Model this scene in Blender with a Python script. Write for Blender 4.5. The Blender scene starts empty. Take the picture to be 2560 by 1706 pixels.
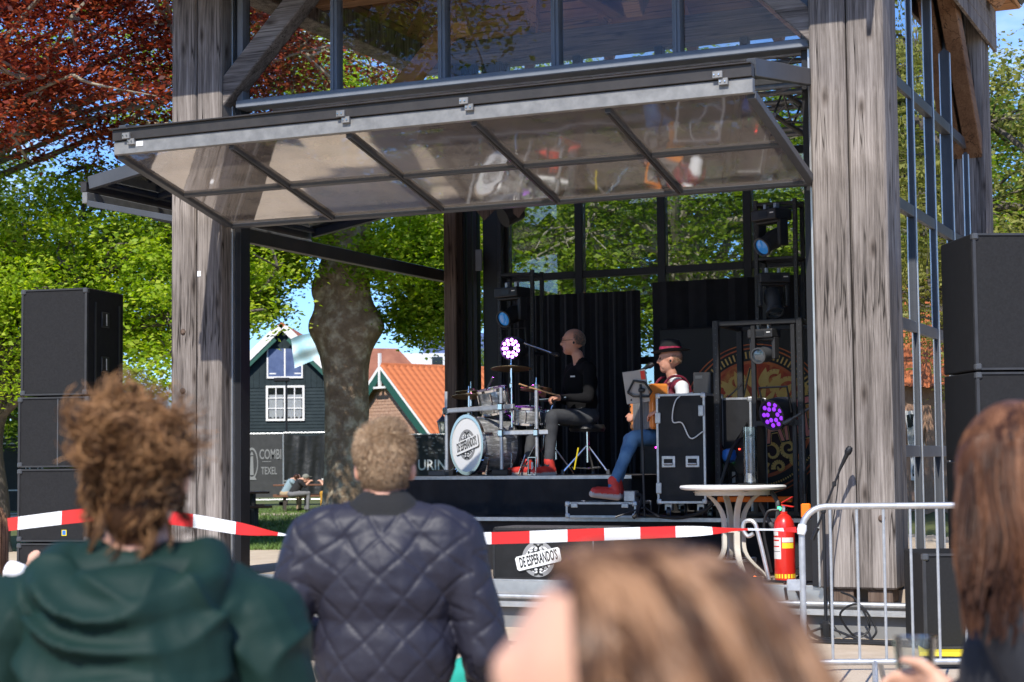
import bpy, bmesh, math, random
import numpy as np
from mathutils import Vector, Matrix, Euler
R = math.radians
scene = bpy.context.scene
# ---------------------------------------------------------------- camera
cd = bpy.data.cameras.new('camera'); cam = bpy.data.objects.new('camera', cd)
scene.collection.objects.link(cam); scene.camera = cam
cd.sensor_width = 36; cd.lens = 61.59; cd.clip_start = .1; cd.clip_end = 2000
cam.matrix_world = Matrix.Translation((0, 0, 1.4)) @ Matrix.Rotation(R(93.88), 4, 'X') @ Matrix.Rotation(R(-.58), 4, 'Z')
cd.dof.use_dof = True; cd.dof.focus_distance = 15.5; cd.dof.aperture_fstop = 4.6; cd.dof.aperture_blades = 9
# ---------------------------------------------------------------- sky, sun, exposure
SUN_AZ, SUN_EL = 16.0, 45.2                      # degrees left of straight behind the camera, elevation
sd = Vector((-math.sin(R(SUN_AZ)) * math.cos(R(SUN_EL)), -math.cos(R(SUN_AZ)) * math.cos(R(SUN_EL)), math.sin(R(SUN_EL))))
world = bpy.data.worlds.new('World'); scene.world = world; world.use_nodes = True
wn, wl = world.node_tree.nodes, world.node_tree.links
bg = wn['Background']; sky = wn.new('ShaderNodeTexSky'); sky.sky_type = 'NISHITA'; sky.sun_disc = False
sky.sun_elevation = R(SUN_EL); sky.sun_rotation = math.atan2(sd.x, sd.y); sky.air_density = 1.0; sky.dust_density = .15; sky.ozone_density = 3.0
tc = wn.new('ShaderNodeTexCoord'); mp = wn.new('ShaderNodeMapping'); mp.inputs['Scale'].default_value = (1, 1, 2.6)
nz = wn.new('ShaderNodeTexNoise'); nz.inputs['Scale'].default_value = 2.3; nz.inputs['Detail'].default_value = 7; nz.inputs['Roughness'].default_value = .58
rp = wn.new('ShaderNodeValToRGB'); rp.color_ramp.elements[0].position = .55; rp.color_ramp.elements[1].position = .74
rp.color_ramp.elements[1].color = (.85, .85, .85, 1)
mx = wn.new('ShaderNodeMix'); mx.data_type = 'RGBA'; mx.inputs[7].default_value = (7.5, 7.8, 8.2, 1)
wl.new(tc.outputs['Generated'], mp.inputs[0]); wl.new(mp.outputs[0], nz.inputs['Vector']); wl.new(nz.outputs['Fac'], rp.inputs[0])
wl.new(rp.outputs['Color'], mx.inputs[0]); tn = wn.new('ShaderNodeMix'); tn.data_type = 'RGBA'; tn.blend_type = 'MULTIPLY'; tn.inputs[0].default_value = 1; tn.inputs[7].default_value = (.46, .66, 1.0, 1)
wl.new(sky.outputs[0], tn.inputs[6]); wl.new(tn.outputs[2], mx.inputs[6]); wl.new(mx.outputs[2], bg.inputs['Color'])
bg.inputs['Strength'].default_value = .15
sl = bpy.data.lights.new('sun', 'SUN'); sl.energy = 4.2; sl.angle = R(.5); sl.color = (1, .955, .88)
so = bpy.data.objects.new('sun', sl); scene.collection.objects.link(so); so.rotation_euler = sd.to_track_quat('Z', 'Y').to_euler()
vs = scene.view_settings; vs.view_transform = 'Standard'; vs.look = 'None'; vs.exposure = 0.6; vs.gamma = 1
scene.render.film_transparent = False
scene.cycles.max_bounces = 6; scene.cycles.diffuse_bounces = 3; scene.cycles.glossy_bounces = 3; scene.cycles.transparent_max_bounces = 12; scene.cycles.caustics_reflective = False; scene.cycles.caustics_refractive = False
# ---------------------------------------------------------------- pavilion frame: u along the facade, v into the stage
TH = R(24.2); AX, AY = -2.319, 15.833
def PV(u, v, z=0.): return Vector((AX + u * math.cos(TH) + v * math.sin(TH), AY - u * math.sin(TH) + v * math.cos(TH), z))
# ---------------------------------------------------------------- helpers
C = scene.collection
rnd = random.Random(7)
class MB:
    """collects shapes; build() links them as ONE mesh object"""
    def __init__(s): s.v = []; s.f = []; s.m = []; s.mi = 0
    def add(s, vs, fs):
        o = len(s.v); s.v += [tuple(p) for p in vs]; s.f += [tuple(i + o for i in f) for f in fs]; s.m += [s.mi] * len(fs); return s
    def box(s, x0, y0, z0, x1, y1, z1, M=None):
        P = [Vector(p) for p in ((x0,y0,z0),(x1,y0,z0),(x1,y1,z0),(x0,y1,z0),(x0,y0,z1),(x1,y0,z1),(x1,y1,z1),(x0,y1,z1))]
        if M is not None: P = [M @ p for p in P]
        return s.add(P, [(3,2,1,0),(4,5,6,7),(0,1,5,4),(1,2,6,5),(2,3,7,6),(3,0,4,7)])
    def cb(s, c, d, M=None):
        return s.box(c[0]-d[0]/2, c[1]-d[1]/2, c[2]-d[2]/2, c[0]+d[0]/2, c[1]+d[1]/2, c[2]+d[2]/2, M)
    def bar(s, a, b, w, h, up=(0,0,1)):
        """box beam from a to b, width w across, height h along up"""
        a, b = Vector(a), Vector(b); d = (b - a).normalized(); x = d.cross(Vector(up)).normalized(); y = x.cross(d)
        P = [p + x * (i * w / 2) + y * (j * h / 2) for p in (a, b) for i, j in ((-1,-1),(1,-1),(1,1),(-1,1))]
        return s.add(P, [(3,2,1,0),(4,5,6,7),(0,1,5,4),(1,2,6,5),(2,3,7,6),(3,0,4,7)])
    def rings(s, rs, closed=False, cap=True):
        n = len(rs[0]); o = []
        for r in rs: o += list(r)
        fs = []; m = len(rs)
        for i in range(m if closed else m - 1):
            a, b = i * n, ((i + 1) % m) * n
            for j in range(n): k = (j + 1) % n; fs.append((a + j, a + k, b + k, b + j))
        if cap and not closed: fs += [tuple(range(n - 1, -1, -1)), tuple(range((m - 1) * n, m * n))]
        return s.add(o, fs)
    def cyl(s, a, b, r0, r1=None, n=12):
        a, b = Vector(a), Vector(b); r1 = r0 if r1 is None else r1
        d = (b - a).normalized(); x = d.orthogonal().normalized(); y = d.cross(x)
        return s.rings([[p + (x * math.cos(t) + y * math.sin(t)) * r for t in [2 * math.pi * i / n for i in range(n)]] for p, r in ((a, r0), (b, r1))])
    def tube(s, pts, r, n=6):
        pts = [Vector(p) for p in pts]; rr = r if isinstance(r, (list, tuple)) else [r] * len(pts)
        x = None; rs = []
        for i, p in enumerate(pts):
            d = (pts[min(i + 1, len(pts) - 1)] - pts[max(i - 1, 0)]).normalized()
            if x is None: x = d.orthogonal().normalized()
            x = (x - d * x.dot(d)).normalized(); y = d.cross(x)
            rs.append([p + (x * math.cos(t) + y * math.sin(t)) * rr[i] for t in [2 * math.pi * k / n for k in range(n)]])
        return s.rings(rs)
    def lathe(s, prof, c=(0,0,0), axis=(0,0,1), n=24, cap=True, ring=False):
        c = Vector(c); d = Vector(axis).normalized(); x = d.orthogonal().normalized(); y = d.cross(x)
        return s.rings([[c + d * h + (x * math.cos(t) + y * math.sin(t)) * max(r, 1e-4) for t in [2 * math.pi * i / n for i in range(n)]] for r, h in prof], closed=ring, cap=cap)
    def ell(s, c, r, n=12, m=8, M=None):
        c = Vector(c); rs = []
        for i in range(m + 1):
            a = math.pi * i / m; z = -math.cos(a); q = max(math.sin(a), 1e-3)
            ring = [Vector((q * math.cos(2*math.pi*j/n) * r[0], q * math.sin(2*math.pi*j/n) * r[1], z * r[2])) for j in range(n)]
            rs.append([c + ((M @ p) if M else p) for p in ring])
        return s.rings(rs)
    def prism(s, poly, z0, z1, M=None):
        n = len(poly); P = [Vector((x, y, z0)) for x, y in poly] + [Vector((x, y, z1)) for x, y in poly]
        if M is not None: P = [M @ p for p in P]
        return s.add(P, [tuple(range(n - 1, -1, -1)), tuple(range(n, 2 * n))] + [(i, (i+1) % n, n + (i+1) % n, n + i) for i in range(n)])
    def build(s, name, mat, parent=None, smooth=False, bevel=0, seg=1, loc=None, rot=None):
        me = bpy.data.meshes.new(name); me.from_pydata(s.v, [], s.f)
        for m in (mat if isinstance(mat, (list, tuple)) else [mat]): me.materials.append(MATS[m] if isinstance(m, str) else m)
        if any(s.m): me.polygons.foreach_set('material_index', s.m)
        if bevel or smooth:
            bm = bmesh.new(); bm.from_mesh(me)
            if bevel:
                ed = [e for e in bm.edges if len(e.link_faces) == 2 and e.calc_face_angle(0) > .6]
                bmesh.ops.bevel(bm, geom=ed, offset=bevel, segments=seg, affect='EDGES', profile=.5, clamp_overlap=True)
            if smooth:
                for f in bm.faces: f.smooth = True
                for e in bm.edges:
                    if len(e.link_faces) == 2 and e.calc_face_angle(0) > R(38): e.smooth = False
            bm.to_mesh(me); bm.free()
        return link(name, me, parent, loc, rot)
def link(name, me, parent=None, loc=None, rot=None):
    o = bpy.data.objects.new(name, me); C.objects.link(o)
    if parent is not None: o.parent = parent
    if loc is not None: o.location = loc
    if rot is not None: o.rotation_euler = rot
    return o
def tag(o, label, cat, group=None):
    o['label'] = label; o['category'] = cat
    if group: o['group'] = group
    return o
def thing(name, label, cat, loc=(0,0,0), rz=0., group=None):
    o = bpy.data.objects.new(name, None); C.objects.link(o); o.empty_display_size = .1
    o.location = loc; o.rotation_euler = (0, 0, rz)
    return tag(o, label, cat, group)
def struct(o, kind='structure'): o['kind'] = kind; return o
def copy_tree(o, parent=None):
    c = o.copy(); C.objects.link(c)
    if parent is not None: c.parent = parent
    for ch in list(o.children): copy_tree(ch, c)
    return c
def sag(a, b, n=12, d=.1):
    a, b = Vector(a), Vector(b)
    return [a.lerp(b, i / n) - Vector((0, 0, d * 4 * (i / n) * (1 - i / n))) for i in range(n + 1)]
def spline(pts, n=8):
    """Catmull-Rom through pts"""
    P = [Vector(p) for p in pts]; P = [P[0] * 2 - P[1]] + P + [P[-1] * 2 - P[-2]]; o = []
    for i in range(1, len(P) - 2):
        p0, p1, p2, p3 = P[i-1:i+3]
        for k in range(n):
            t = k / n; o.append(.5 * (2 * p1 + (p2 - p0) * t + (2*p0 - 5*p1 + 4*p2 - p3) * t*t + (3*p1 - p0 - 3*p2 + p3) * t**3))
    o.append(P[-2]); return o
# ---------------------------------------------------------------- materials
MATS = {}
def mat(name, col, rough=.6, metal=0., var=None, vs_=6., stretch=None, bump=0., bs=40., det=6., spec=.5, coat=0., emit=None, sheen=0., trans=0., ior=1.45, attr=None, alpha=1., col3=None, bdist=.004):
    """principled surface: colour varied between col and var by noise (scale vs_, stretched), fine bump of scale bs"""
    m = bpy.data.materials.new(name); m.use_nodes = True; n, l = m.node_tree.nodes, m.node_tree.links
    b = n['Principled BSDF']; b.inputs['Roughness'].default_value = rough; b.inputs['Metallic'].default_value = metal
    b.inputs['Specular IOR Level'].default_value = spec; b.inputs['Coat Weight'].default_value = coat; b.inputs['Sheen Weight'].default_value = sheen
    b.inputs['Transmission Weight'].default_value = trans; b.inputs['IOR'].default_value = ior; b.inputs['Alpha'].default_value = alpha
    c4 = lambda c: (c[0], c[1], c[2], 1)
    b.inputs['Base Color'].default_value = c4(col)
    if emit: b.inputs['Emission Color'].default_value = c4(emit[0]); b.inputs['Emission Strength'].default_value = emit[1]
    tcn = n.new('ShaderNodeTexCoord'); mp = n.new('ShaderNodeMapping'); l.new(tcn.outputs['Object'], mp.inputs[0])
    if stretch: mp.inputs['Scale'].default_value = stretch
    if var is not None:
        z = n.new('ShaderNodeTexNoise'); z.inputs['Scale'].default_value = vs_; z.inputs['Detail'].default_value = det; z.inputs['Roughness'].default_value = .62
        l.new(mp.outputs[0], z.inputs['Vector'])
        r = n.new('ShaderNodeValToRGB'); e = r.color_ramp.elements; e[0].position = .3; e[1].position = .7; e[0].color = c4(col); e[1].color = c4(var)
        if col3: q = e.new(.5); q.color = c4(col3)
        src = z.outputs['Fac']
        if attr:
            at = n.new('ShaderNodeAttribute'); at.attribute_name = attr; ad = n.new('ShaderNodeMath'); ad.operation = 'MULTIPLY_ADD'
            l.new(at.outputs['Fac'], ad.inputs[0]); ad.inputs[1].default_value = .42; ml = n.new('ShaderNodeMath'); ml.operation = 'MULTIPLY'; ml.inputs[1].default_value = .6
            l.new(z.outputs['Fac'], ml.inputs[0]); l.new(ml.outputs[0], ad.inputs[2]); src = ad.outputs[0]
        l.new(src, r.inputs[0]); l.new(r.outputs[0], b.inputs['Base Color'])
    if bump:
        z2 = n.new('ShaderNodeTexNoise'); z2.inputs['Scale'].default_value = bs; z2.inputs['Detail'].default_value = 5
        l.new(mp.outputs[0], z2.inputs['Vector']); bn = n.new('ShaderNodeBump'); bn.inputs['Strength'].default_value = bump; bn.inputs['Distance'].default_value = bdist
        l.new(z2.outputs['Fac'], bn.inputs['Height']); l.new(bn.outputs[0], b.inputs['Normal'])
    MATS[name] = m; return m
def glass(name, tint=(.9, .93, .94), dust=.05, dcol=(.5, .47, .42), ior=1.5, wav=0., mult=1.75, grough=0.):
    """thin window pane: fresnel reflection over clear tinted glass with a little dust"""
    m = bpy.data.materials.new(name); m.use_nodes = True; n, l = m.node_tree.nodes, m.node_tree.links; n.remove(n['Principled BSDF'])
    o = n['Material Output']; t = n.new('ShaderNodeBsdfTransparent'); t.inputs[0].default_value = (*tint, 1)
    g = n.new('ShaderNodeBsdfGlossy'); g.inputs['Roughness'].default_value = grough; g.inputs[0].default_value = (1, 1, 1, 1)
    fr = n.new('ShaderNodeFresnel'); fr.inputs[0].default_value = ior; mu = n.new('ShaderNodeMath'); mu.operation = 'MULTIPLY'; mu.inputs[1].default_value = mult; mu.use_clamp = True
    d = n.new('ShaderNodeBsdfDiffuse'); d.inputs[0].default_value = (*dcol, 1); tl = n.new('ShaderNodeBsdfTranslucent'); tl.inputs[0].default_value = (*dcol, 1)
    a0 = n.new('ShaderNodeMixShader'); l.new(d.outputs[0], a0.inputs[1]); l.new(tl.outputs[0], a0.inputs[2])
    tcn = n.new('ShaderNodeTexCoord'); z = n.new('ShaderNodeTexNoise'); z.inputs['Scale'].default_value = 3.; z.inputs['Detail'].default_value = 8; z.inputs['Roughness'].default_value = .7
    l.new(tcn.outputs['Object'], z.inputs['Vector']); mr = n.new('ShaderNodeMapRange'); mr.inputs[1].default_value = .3; mr.inputs[2].default_value = .75; mr.inputs[3].default_value = dust * .5; mr.inputs[4].default_value = dust * 1.6
    l.new(z.outputs['Fac'], mr.inputs[0]); a1 = n.new('ShaderNodeMixShader'); l.new(mr.outputs[0], a1.inputs[0]); l.new(t.outputs[0], a1.inputs[1]); l.new(a0.outputs[0], a1.inputs[2])
    a2 = n.new('ShaderNodeMixShader'); l.new(fr.outputs[0], mu.inputs[0]); l.new(mu.outputs[0], a2.inputs[0]); l.new(a1.outputs[0], a2.inputs[1]); l.new(g.outputs[0], a2.inputs[2])
    if wav:
        z2 = n.new('ShaderNodeTexNoise'); z2.inputs['Scale'].default_value = 1.6; z2.inputs['Detail'].default_value = 1.5; l.new(tcn.outputs['Object'], z2.inputs['Vector'])
        bn = n.new('ShaderNodeBump'); bn.inputs['Strength'].default_value = 1; bn.inputs['Distance'].default_value = wav; l.new(z2.outputs['Fac'], bn.inputs['Height']); l.new(bn.outputs[0], g.inputs['Normal'])
    l.new(a2.outputs[0], o.inputs[0]); MATS[name] = m; return m
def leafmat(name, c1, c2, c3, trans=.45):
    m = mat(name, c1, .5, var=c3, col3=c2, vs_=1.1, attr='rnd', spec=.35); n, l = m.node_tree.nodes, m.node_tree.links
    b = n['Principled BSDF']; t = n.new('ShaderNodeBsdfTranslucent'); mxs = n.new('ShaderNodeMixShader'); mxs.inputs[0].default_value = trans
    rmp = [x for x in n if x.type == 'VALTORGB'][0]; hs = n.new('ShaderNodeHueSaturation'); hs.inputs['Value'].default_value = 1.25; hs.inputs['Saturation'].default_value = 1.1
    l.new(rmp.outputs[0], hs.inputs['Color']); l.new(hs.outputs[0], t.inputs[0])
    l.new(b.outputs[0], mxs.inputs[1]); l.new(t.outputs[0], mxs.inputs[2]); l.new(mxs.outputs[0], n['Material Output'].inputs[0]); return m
def woodmat(name, c1, c2, c3, axis='z', rough=.8, bump=.6, knots=True, sc=1.):
    """boards: long grain streaks along axis, dark checks and knots"""
    m = bpy.data.materials.new(name); m.use_nodes = True; n, l = m.node_tree.nodes, m.node_tree.links; b = n['Principled BSDF']
    b.inputs['Roughness'].default_value = rough; b.inputs['Specular IOR Level'].default_value = .3
    tcn = n.new('ShaderNodeTexCoord'); mp = n.new('ShaderNodeMapping'); l.new(tcn.outputs['Object'], mp.inputs[0])
    s = [10 * sc] * 3; s['xyz'.index(axis)] = .55 * sc; mp.inputs['Scale'].default_value = s
    wz = n.new('ShaderNodeTexNoise'); wz.inputs['Scale'].default_value = 2.2; wz.inputs['Detail'].default_value = 2; l.new(tcn.outputs['Object'], wz.inputs['Vector'])
    va = n.new('ShaderNodeVectorMath'); va.operation = 'SCALE'; va.inputs[3].default_value = .55; l.new(wz.outputs['Color'], va.inputs[0])
    v2 = n.new('ShaderNodeVectorMath'); l.new(mp.outputs[0], v2.inputs[0]); l.new(va.outputs[0], v2.inputs[1])
    z = n.new('ShaderNodeTexNoise'); z.inputs['Scale'].default_value = 1; z.inputs['Detail'].default_value = 9; z.inputs['Roughness'].default_value = .68; l.new(v2.outputs[0], z.inputs['Vector'])
    r = n.new('ShaderNodeValToRGB'); e = r.color_ramp.elements; e[0].position = .36; e[1].position = .66; e[0].color = (*c1, 1); e[1].color = (*c3, 1); q = e.new(.48); q.color = (*c2, 1)
    mpf = n.new('ShaderNodeMapping'); sf = [70.] * 3; sf['xyz'.index(axis)] = 1.6; mpf.inputs['Scale'].default_value = sf; l.new(tcn.outputs['Object'], mpf.inputs[0])
    zf = n.new('ShaderNodeTexNoise'); zf.inputs['Scale'].default_value = 1; zf.inputs['Detail'].default_value = 6; zf.inputs['Roughness'].default_value = .7; l.new(mpf.outputs[0], zf.inputs['Vector'])
    mxf = n.new('ShaderNodeMath'); mxf.operation = 'MULTIPLY_ADD'; mxf.inputs[1].default_value = .55; sub = n.new('ShaderNodeMath'); sub.operation = 'MULTIPLY'; sub.inputs[1].default_value = .46; l.new(z.outputs['Fac'], mxf.inputs[0]); l.new(zf.outputs['Fac'], sub.inputs[0]); l.new(sub.outputs[0], mxf.inputs[2])
    l.new(mxf.outputs[0], r.inputs[0]); col = r.outputs[0]
    big = n.new('ShaderNodeTexNoise'); big.inputs['Scale'].default_value = .9; big.inputs['Detail'].default_value = 4; l.new(tcn.outputs['Object'], big.inputs['Vector'])
    mb = n.new('ShaderNodeMix'); mb.data_type = 'RGBA'; mb.blend_type = 'MULTIPLY'; mb.inputs[0].default_value = 1
    rb = n.new('ShaderNodeValToRGB'); rb.color_ramp.elements[0].position = .3; rb.color_ramp.elements[0].color = (.62, .6, .6, 1); rb.color_ramp.elements[1].position = .65; rb.color_ramp.elements[1].color = (1.08, 1.06, 1.04, 1)
    l.new(big.outputs['Fac'], rb.inputs[0]); l.new(col, mb.inputs[6]); l.new(rb.outputs[0], mb.inputs[7]); col = mb.outputs[2]
    h = mxf.outputs[0]
    # checks: thin dark cracks along the grain
    mpc = n.new('ShaderNodeMapping'); sc3 = [9.] * 3; sc3['xyz'.index(axis)] = .35; mpc.inputs['Scale'].default_value = sc3; l.new(tcn.outputs['Object'], mpc.inputs[0])
    zc = n.new('ShaderNodeTexNoise'); zc.inputs['Scale'].default_value = 1.; zc.inputs['Detail'].default_value = 3; l.new(mpc.outputs[0], zc.inputs['Vector'])
    ck = n.new('ShaderNodeValToRGB'); ce = ck.color_ramp.elements; ce[0].position = .484; ce[0].color = (1, 1, 1, 1); ce[1].position = .516; ce[1].color = (1, 1, 1, 1); k = ce.new(.5); k.color = (.1, .085, .075, 1)
    gate = n.new('ShaderNodeMapRange'); gate.inputs[1].default_value = .4; gate.inputs[2].default_value = .52; l.new(big.outputs['Fac'], gate.inputs[0])
    l.new(zc.outputs['Fac'], ck.inputs[0]); mc = n.new('ShaderNodeMix'); mc.data_type = 'RGBA'; mc.blend_type = 'MULTIPLY'; l.new(gate.outputs[0], mc.inputs[0]); l.new(col, mc.inputs[6]); l.new(ck.outputs[0], mc.inputs[7]); col = mc.outputs[2]
    if knots:
        sx = n.new('ShaderNodeSeparateXYZ'); l.new(tcn.outputs['Object'], sx.inputs[0]); cx = n.new('ShaderNodeCombineXYZ'); sm = n.new('ShaderNodeMath'); oth = [i for i in range(3) if i != 'xyz'.index(axis)]
        l.new(sx.outputs[oth[0]], sm.inputs[0]); l.new(sx.outputs[oth[1]], sm.inputs[1]); l.new(sm.outputs[0], cx.inputs[0]); l.new(sx.outputs['xyz'.index(axis)], cx.inputs[1])
        oi = n.new('ShaderNodeObjectInfo'); l.new(oi.outputs['Random'], cx.inputs[2]); mk = n.new('ShaderNodeMapping'); mk.inputs['Scale'].default_value = (3.1, 1.15, 0); l.new(cx.outputs[0], mk.inputs[0]); of = n.new('ShaderNodeVectorMath'); of.operation = 'MULTIPLY_ADD'; l.new(oi.outputs['Random'], of.inputs[0]); of.inputs[1].default_value = (37, 91, 0); l.new(mk.outputs[0], of.inputs[2])
        vo = n.new('ShaderNodeTexVoronoi'); vo.voronoi_dimensions = '2D'; vo.inputs['Scale'].default_value = 1; l.new(of.outputs[0], vo.inputs['Vector'])
        rk = n.new('ShaderNodeValToRGB'); ke = rk.color_ramp.elements; ke[0].position = .02; ke[0].color = (.2, .17, .15, 1); ke[1].position = .12; ke[1].color = (1, 1, 1, 1); q = ke.new(.06); q.color = (.6, .56, .53, 1)
        l.new(vo.outputs['Distance'], rk.inputs[0]); mk2 = n.new('ShaderNodeMix'); mk2.data_type = 'RGBA'; mk2.blend_type = 'MULTIPLY'; mk2.inputs[0].default_value = .85
        l.new(col, mk2.inputs[6]); l.new(rk.outputs[0], mk2.inputs[7]); col = mk2.outputs[2]
    l.new(col, b.inputs['Base Color'])
    bn = n.new('ShaderNodeBump'); bn.inputs['Strength'].default_value = bump; bn.inputs['Distance'].default_value = .006; l.new(h, bn.inputs['Height']); l.new(bn.outputs[0], b.inputs['Normal'])
    MATS[name] = m; return m
woodmat('oak', (.026, .021, .018), (.18, .156, .139), (.42, .38, .348))
woodmat('oak_u', (.026, .021, .018), (.18, .156, .139), (.42, .38, .348), axis='x')
woodmat('oak_brown', (.06, .04, .03), (.13, .09, .068), (.22, .165, .13))
woodmat('roof_wood', (.3, .15, .07), (.5, .26, .12), (.62, .36, .18), axis='x', rough=.6, knots=False)
woodmat('roof_wood_v', (.3, .15, .07), (.5, .26, .12), (.62, .36, .18), axis='y', rough=.6, knots=False)
woodmat('brace_brown', (.1, .05, .026), (.2, .11, .06), (.3, .18, .105), axis='y', knots=False)
mat('anthracite', (.052, .056, .064), .42, var=(.075, .08, .09), vs_=3, bump=.05, bs=60)
mat('frame_grey', (.15, .165, .19), .45, var=(.2, .215, .24), vs_=4, spec=.5)
mat('alu_bar', (.17, .17, .168), .5, .25, var=(.27, .268, .26), vs_=5, stretch=(2, 2, 2), bump=.06, bs=25)
mat('dark_bar', (.028, .025, .024), .4, var=(.045, .04, .037), vs_=6)
mat('black_frame', (.012, .012, .014), .45)
mat('galv', (.42, .43, .44), .42, .7, var=(.6, .61, .62), vs_=18, bump=.08, bs=30)
mat('steel_edge', (.55, .55, .54), .35, .85, var=(.68, .68, .67), vs_=8)
mat('chrome', (.75, .76, .78), .14, 1.)
mat('plinth_grey', (.15, .15, .15), .8, var=(.21, .21, .205), vs_=3, bump=.3, bs=25)
mat('ledge_wood', (.3, .24, .18), .8, var=(.42, .35, .28), vs_=4, bump=.2)
mat('sand', (.42, .33, .235), .95, var=(.56, .46, .35), col3=(.5, .4, .295), vs_=2.6, bump=.9, bs=55, bdist=.012)
mat('grass_ground', (.05, .075, .018), .95, var=(.13, .14, .045), vs_=.6, bump=.8, bs=25, bdist=.03)
mat('grass', (.06, .12, .02), .6, var=(.13, .2, .04), vs_=.8)
mat('bark_plane', (.2, .13, .075), .9, var=(.66, .55, .38), col3=(.31, .215, .13), vs_=4.6, det=9, bump=.9, bs=14, bdist=.03)
mat('bark', (.055, .045, .035), .9, var=(.14, .12, .095), vs_=3, stretch=(3, 3, .7), bump=.8, bs=20, bdist=.02)
mat('bark_pale', (.2, .17, .12), .9, var=(.38, .34, .25), vs_=2, bump=.6, bs=12, bdist=.02)
leafmat('leaf_red', (.08, .017, .014), (.27, .05, .03), (.5, .15, .08), .45)
leafmat('leaf_green', (.08, .15, .012), (.19, .30, .022), (.38, .46, .06), .55)
leafmat('leaf_bright', (.14, .24, .016), (.31, .46, .03), (.53, .62, .09), .58)
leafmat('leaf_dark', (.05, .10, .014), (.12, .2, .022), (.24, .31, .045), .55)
leafmat('leaf_olive', (.10, .12, .025), (.24, .25, .055), (.42, .42, .13), .5)
glass('pane', tint=(.96, .965, .97), dust=.012, mult=.5)
glass('pane_upper', tint=(.93, .925, .92), dust=.03, mult=1.)
glass('pane_canopy', tint=(.86, .84, .82), dust=.5, dcol=(.46, .405, .36), wav=.004, mult=.46, grough=.05)
glass('pane_side', tint=(.3, .33, .35), dust=.01, ior=1.75, wav=.004, mult=2.2)
glass('pane_back', tint=(.8, .83, .83), dust=.03, dcol=(.35, .36, .34))
mat('black_cloth', (.009, .009, .011), .95, var=(.016, .016, .019), vs_=9, bump=.3, bs=90, sheen=.1)
mat('black_paint', (.012, .012, .013), .5, var=(.02, .02, .022), vs_=12, bump=.15, bs=70)
mat('black_plastic', (.015, .015, .016), .38)
mat('case_black', (.009, .009, .0095), .6, var=(.018, .018, .019), vs_=5, bump=.2, bs=60, spec=.3)
mat('speaker_box', (.007, .007, .0075), .65, spec=.3, var=(.013, .013, .0135), vs_=14, bump=.5, bs=160)
mat('white_paint', (.74, .73, .7), .5, var=(.82, .81, .79), vs_=6)
mat('white', (.8, .8, .8), .5)
# ================================================================= the setting
def sheet(name, rows, x0, x1, m, nx=2):
    b = MB(); vs = []; n = nx + 1
    for y, z in rows: vs += [(x0 + (x1 - x0) * i / nx, y, z) for i in range(n)]
    b.add(vs, [(j*n+i, j*n+i+1, (j+1)*n+i+1, (j+1)*n+i) for j in range(len(rows)-1) for i in range(nx)])
    return struct(b.build(name, m))
sheet('ground', [(-400, -.28), (4.5, -.28), (9.3, -.02), (26, -.012), (900, -.012)], -700, 700, 'grass_ground', 4)
plaza = sheet('plaza', [(-40, -.22), (4.5, -.22), (6, -.13), (9.3, 0), (14, 0), (28.5, 0)], -40, 40, 'sand', 8)
sheet('footpath', [(46.5, -.004), (49, -.004)], -40, 12, 'sand', 4)
# leaf and blade builder -----------------------------------------------------
def leaf_mesh(name, P, size, rng, m, flat=.6, asp=.62, droop=.25):
    """P: n x 3 points; one folded pointed leaf per point, facing mostly up when flat is high"""
    n = len(P); a = rng.uniform(0, 2*np.pi, n); d = np.stack([np.cos(a), np.sin(a), rng.normal(-droop, .35, n)], 1); d /= np.linalg.norm(d, axis=1)[:, None]
    up = rng.normal(0, 1, (n, 3)) * (1 - flat) + np.array([0, -.15, 1.]) * flat
    s = np.cross(d, up); s /= np.linalg.norm(s, axis=1)[:, None] + 1e-9; nn = np.cross(s, d)
    L = (size * rng.uniform(.45, 1.4, n))[:, None]; w = L * asp * .5
    V = np.stack([P - d*L*.5, P + s*w + nn*L*.1, P + d*L*.5, P - s*w + nn*L*.1], 1).reshape(-1, 3)
    me = bpy.data.meshes.new(name); me.vertices.add(4*n); me.vertices.foreach_set('co', V.astype(np.float32).ravel())
    me.loops.add(4*n); me.loops.foreach_set('vertex_index', np.arange(4*n, dtype=np.int32)); me.polygons.add(n)
    me.polygons.foreach_set('loop_start', np.arange(0, 4*n, 4, dtype=np.int32)); me.polygons.foreach_set('loop_total', np.full(n, 4, np.int32))
    me.update(calc_edges=True)
    at = me.attributes.new('rnd', 'FLOAT', 'POINT'); at.data.foreach_set('value', np.repeat(rng.random(n), 4).astype(np.float32))
    me.materials.append(MATS[m]); return me
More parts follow.
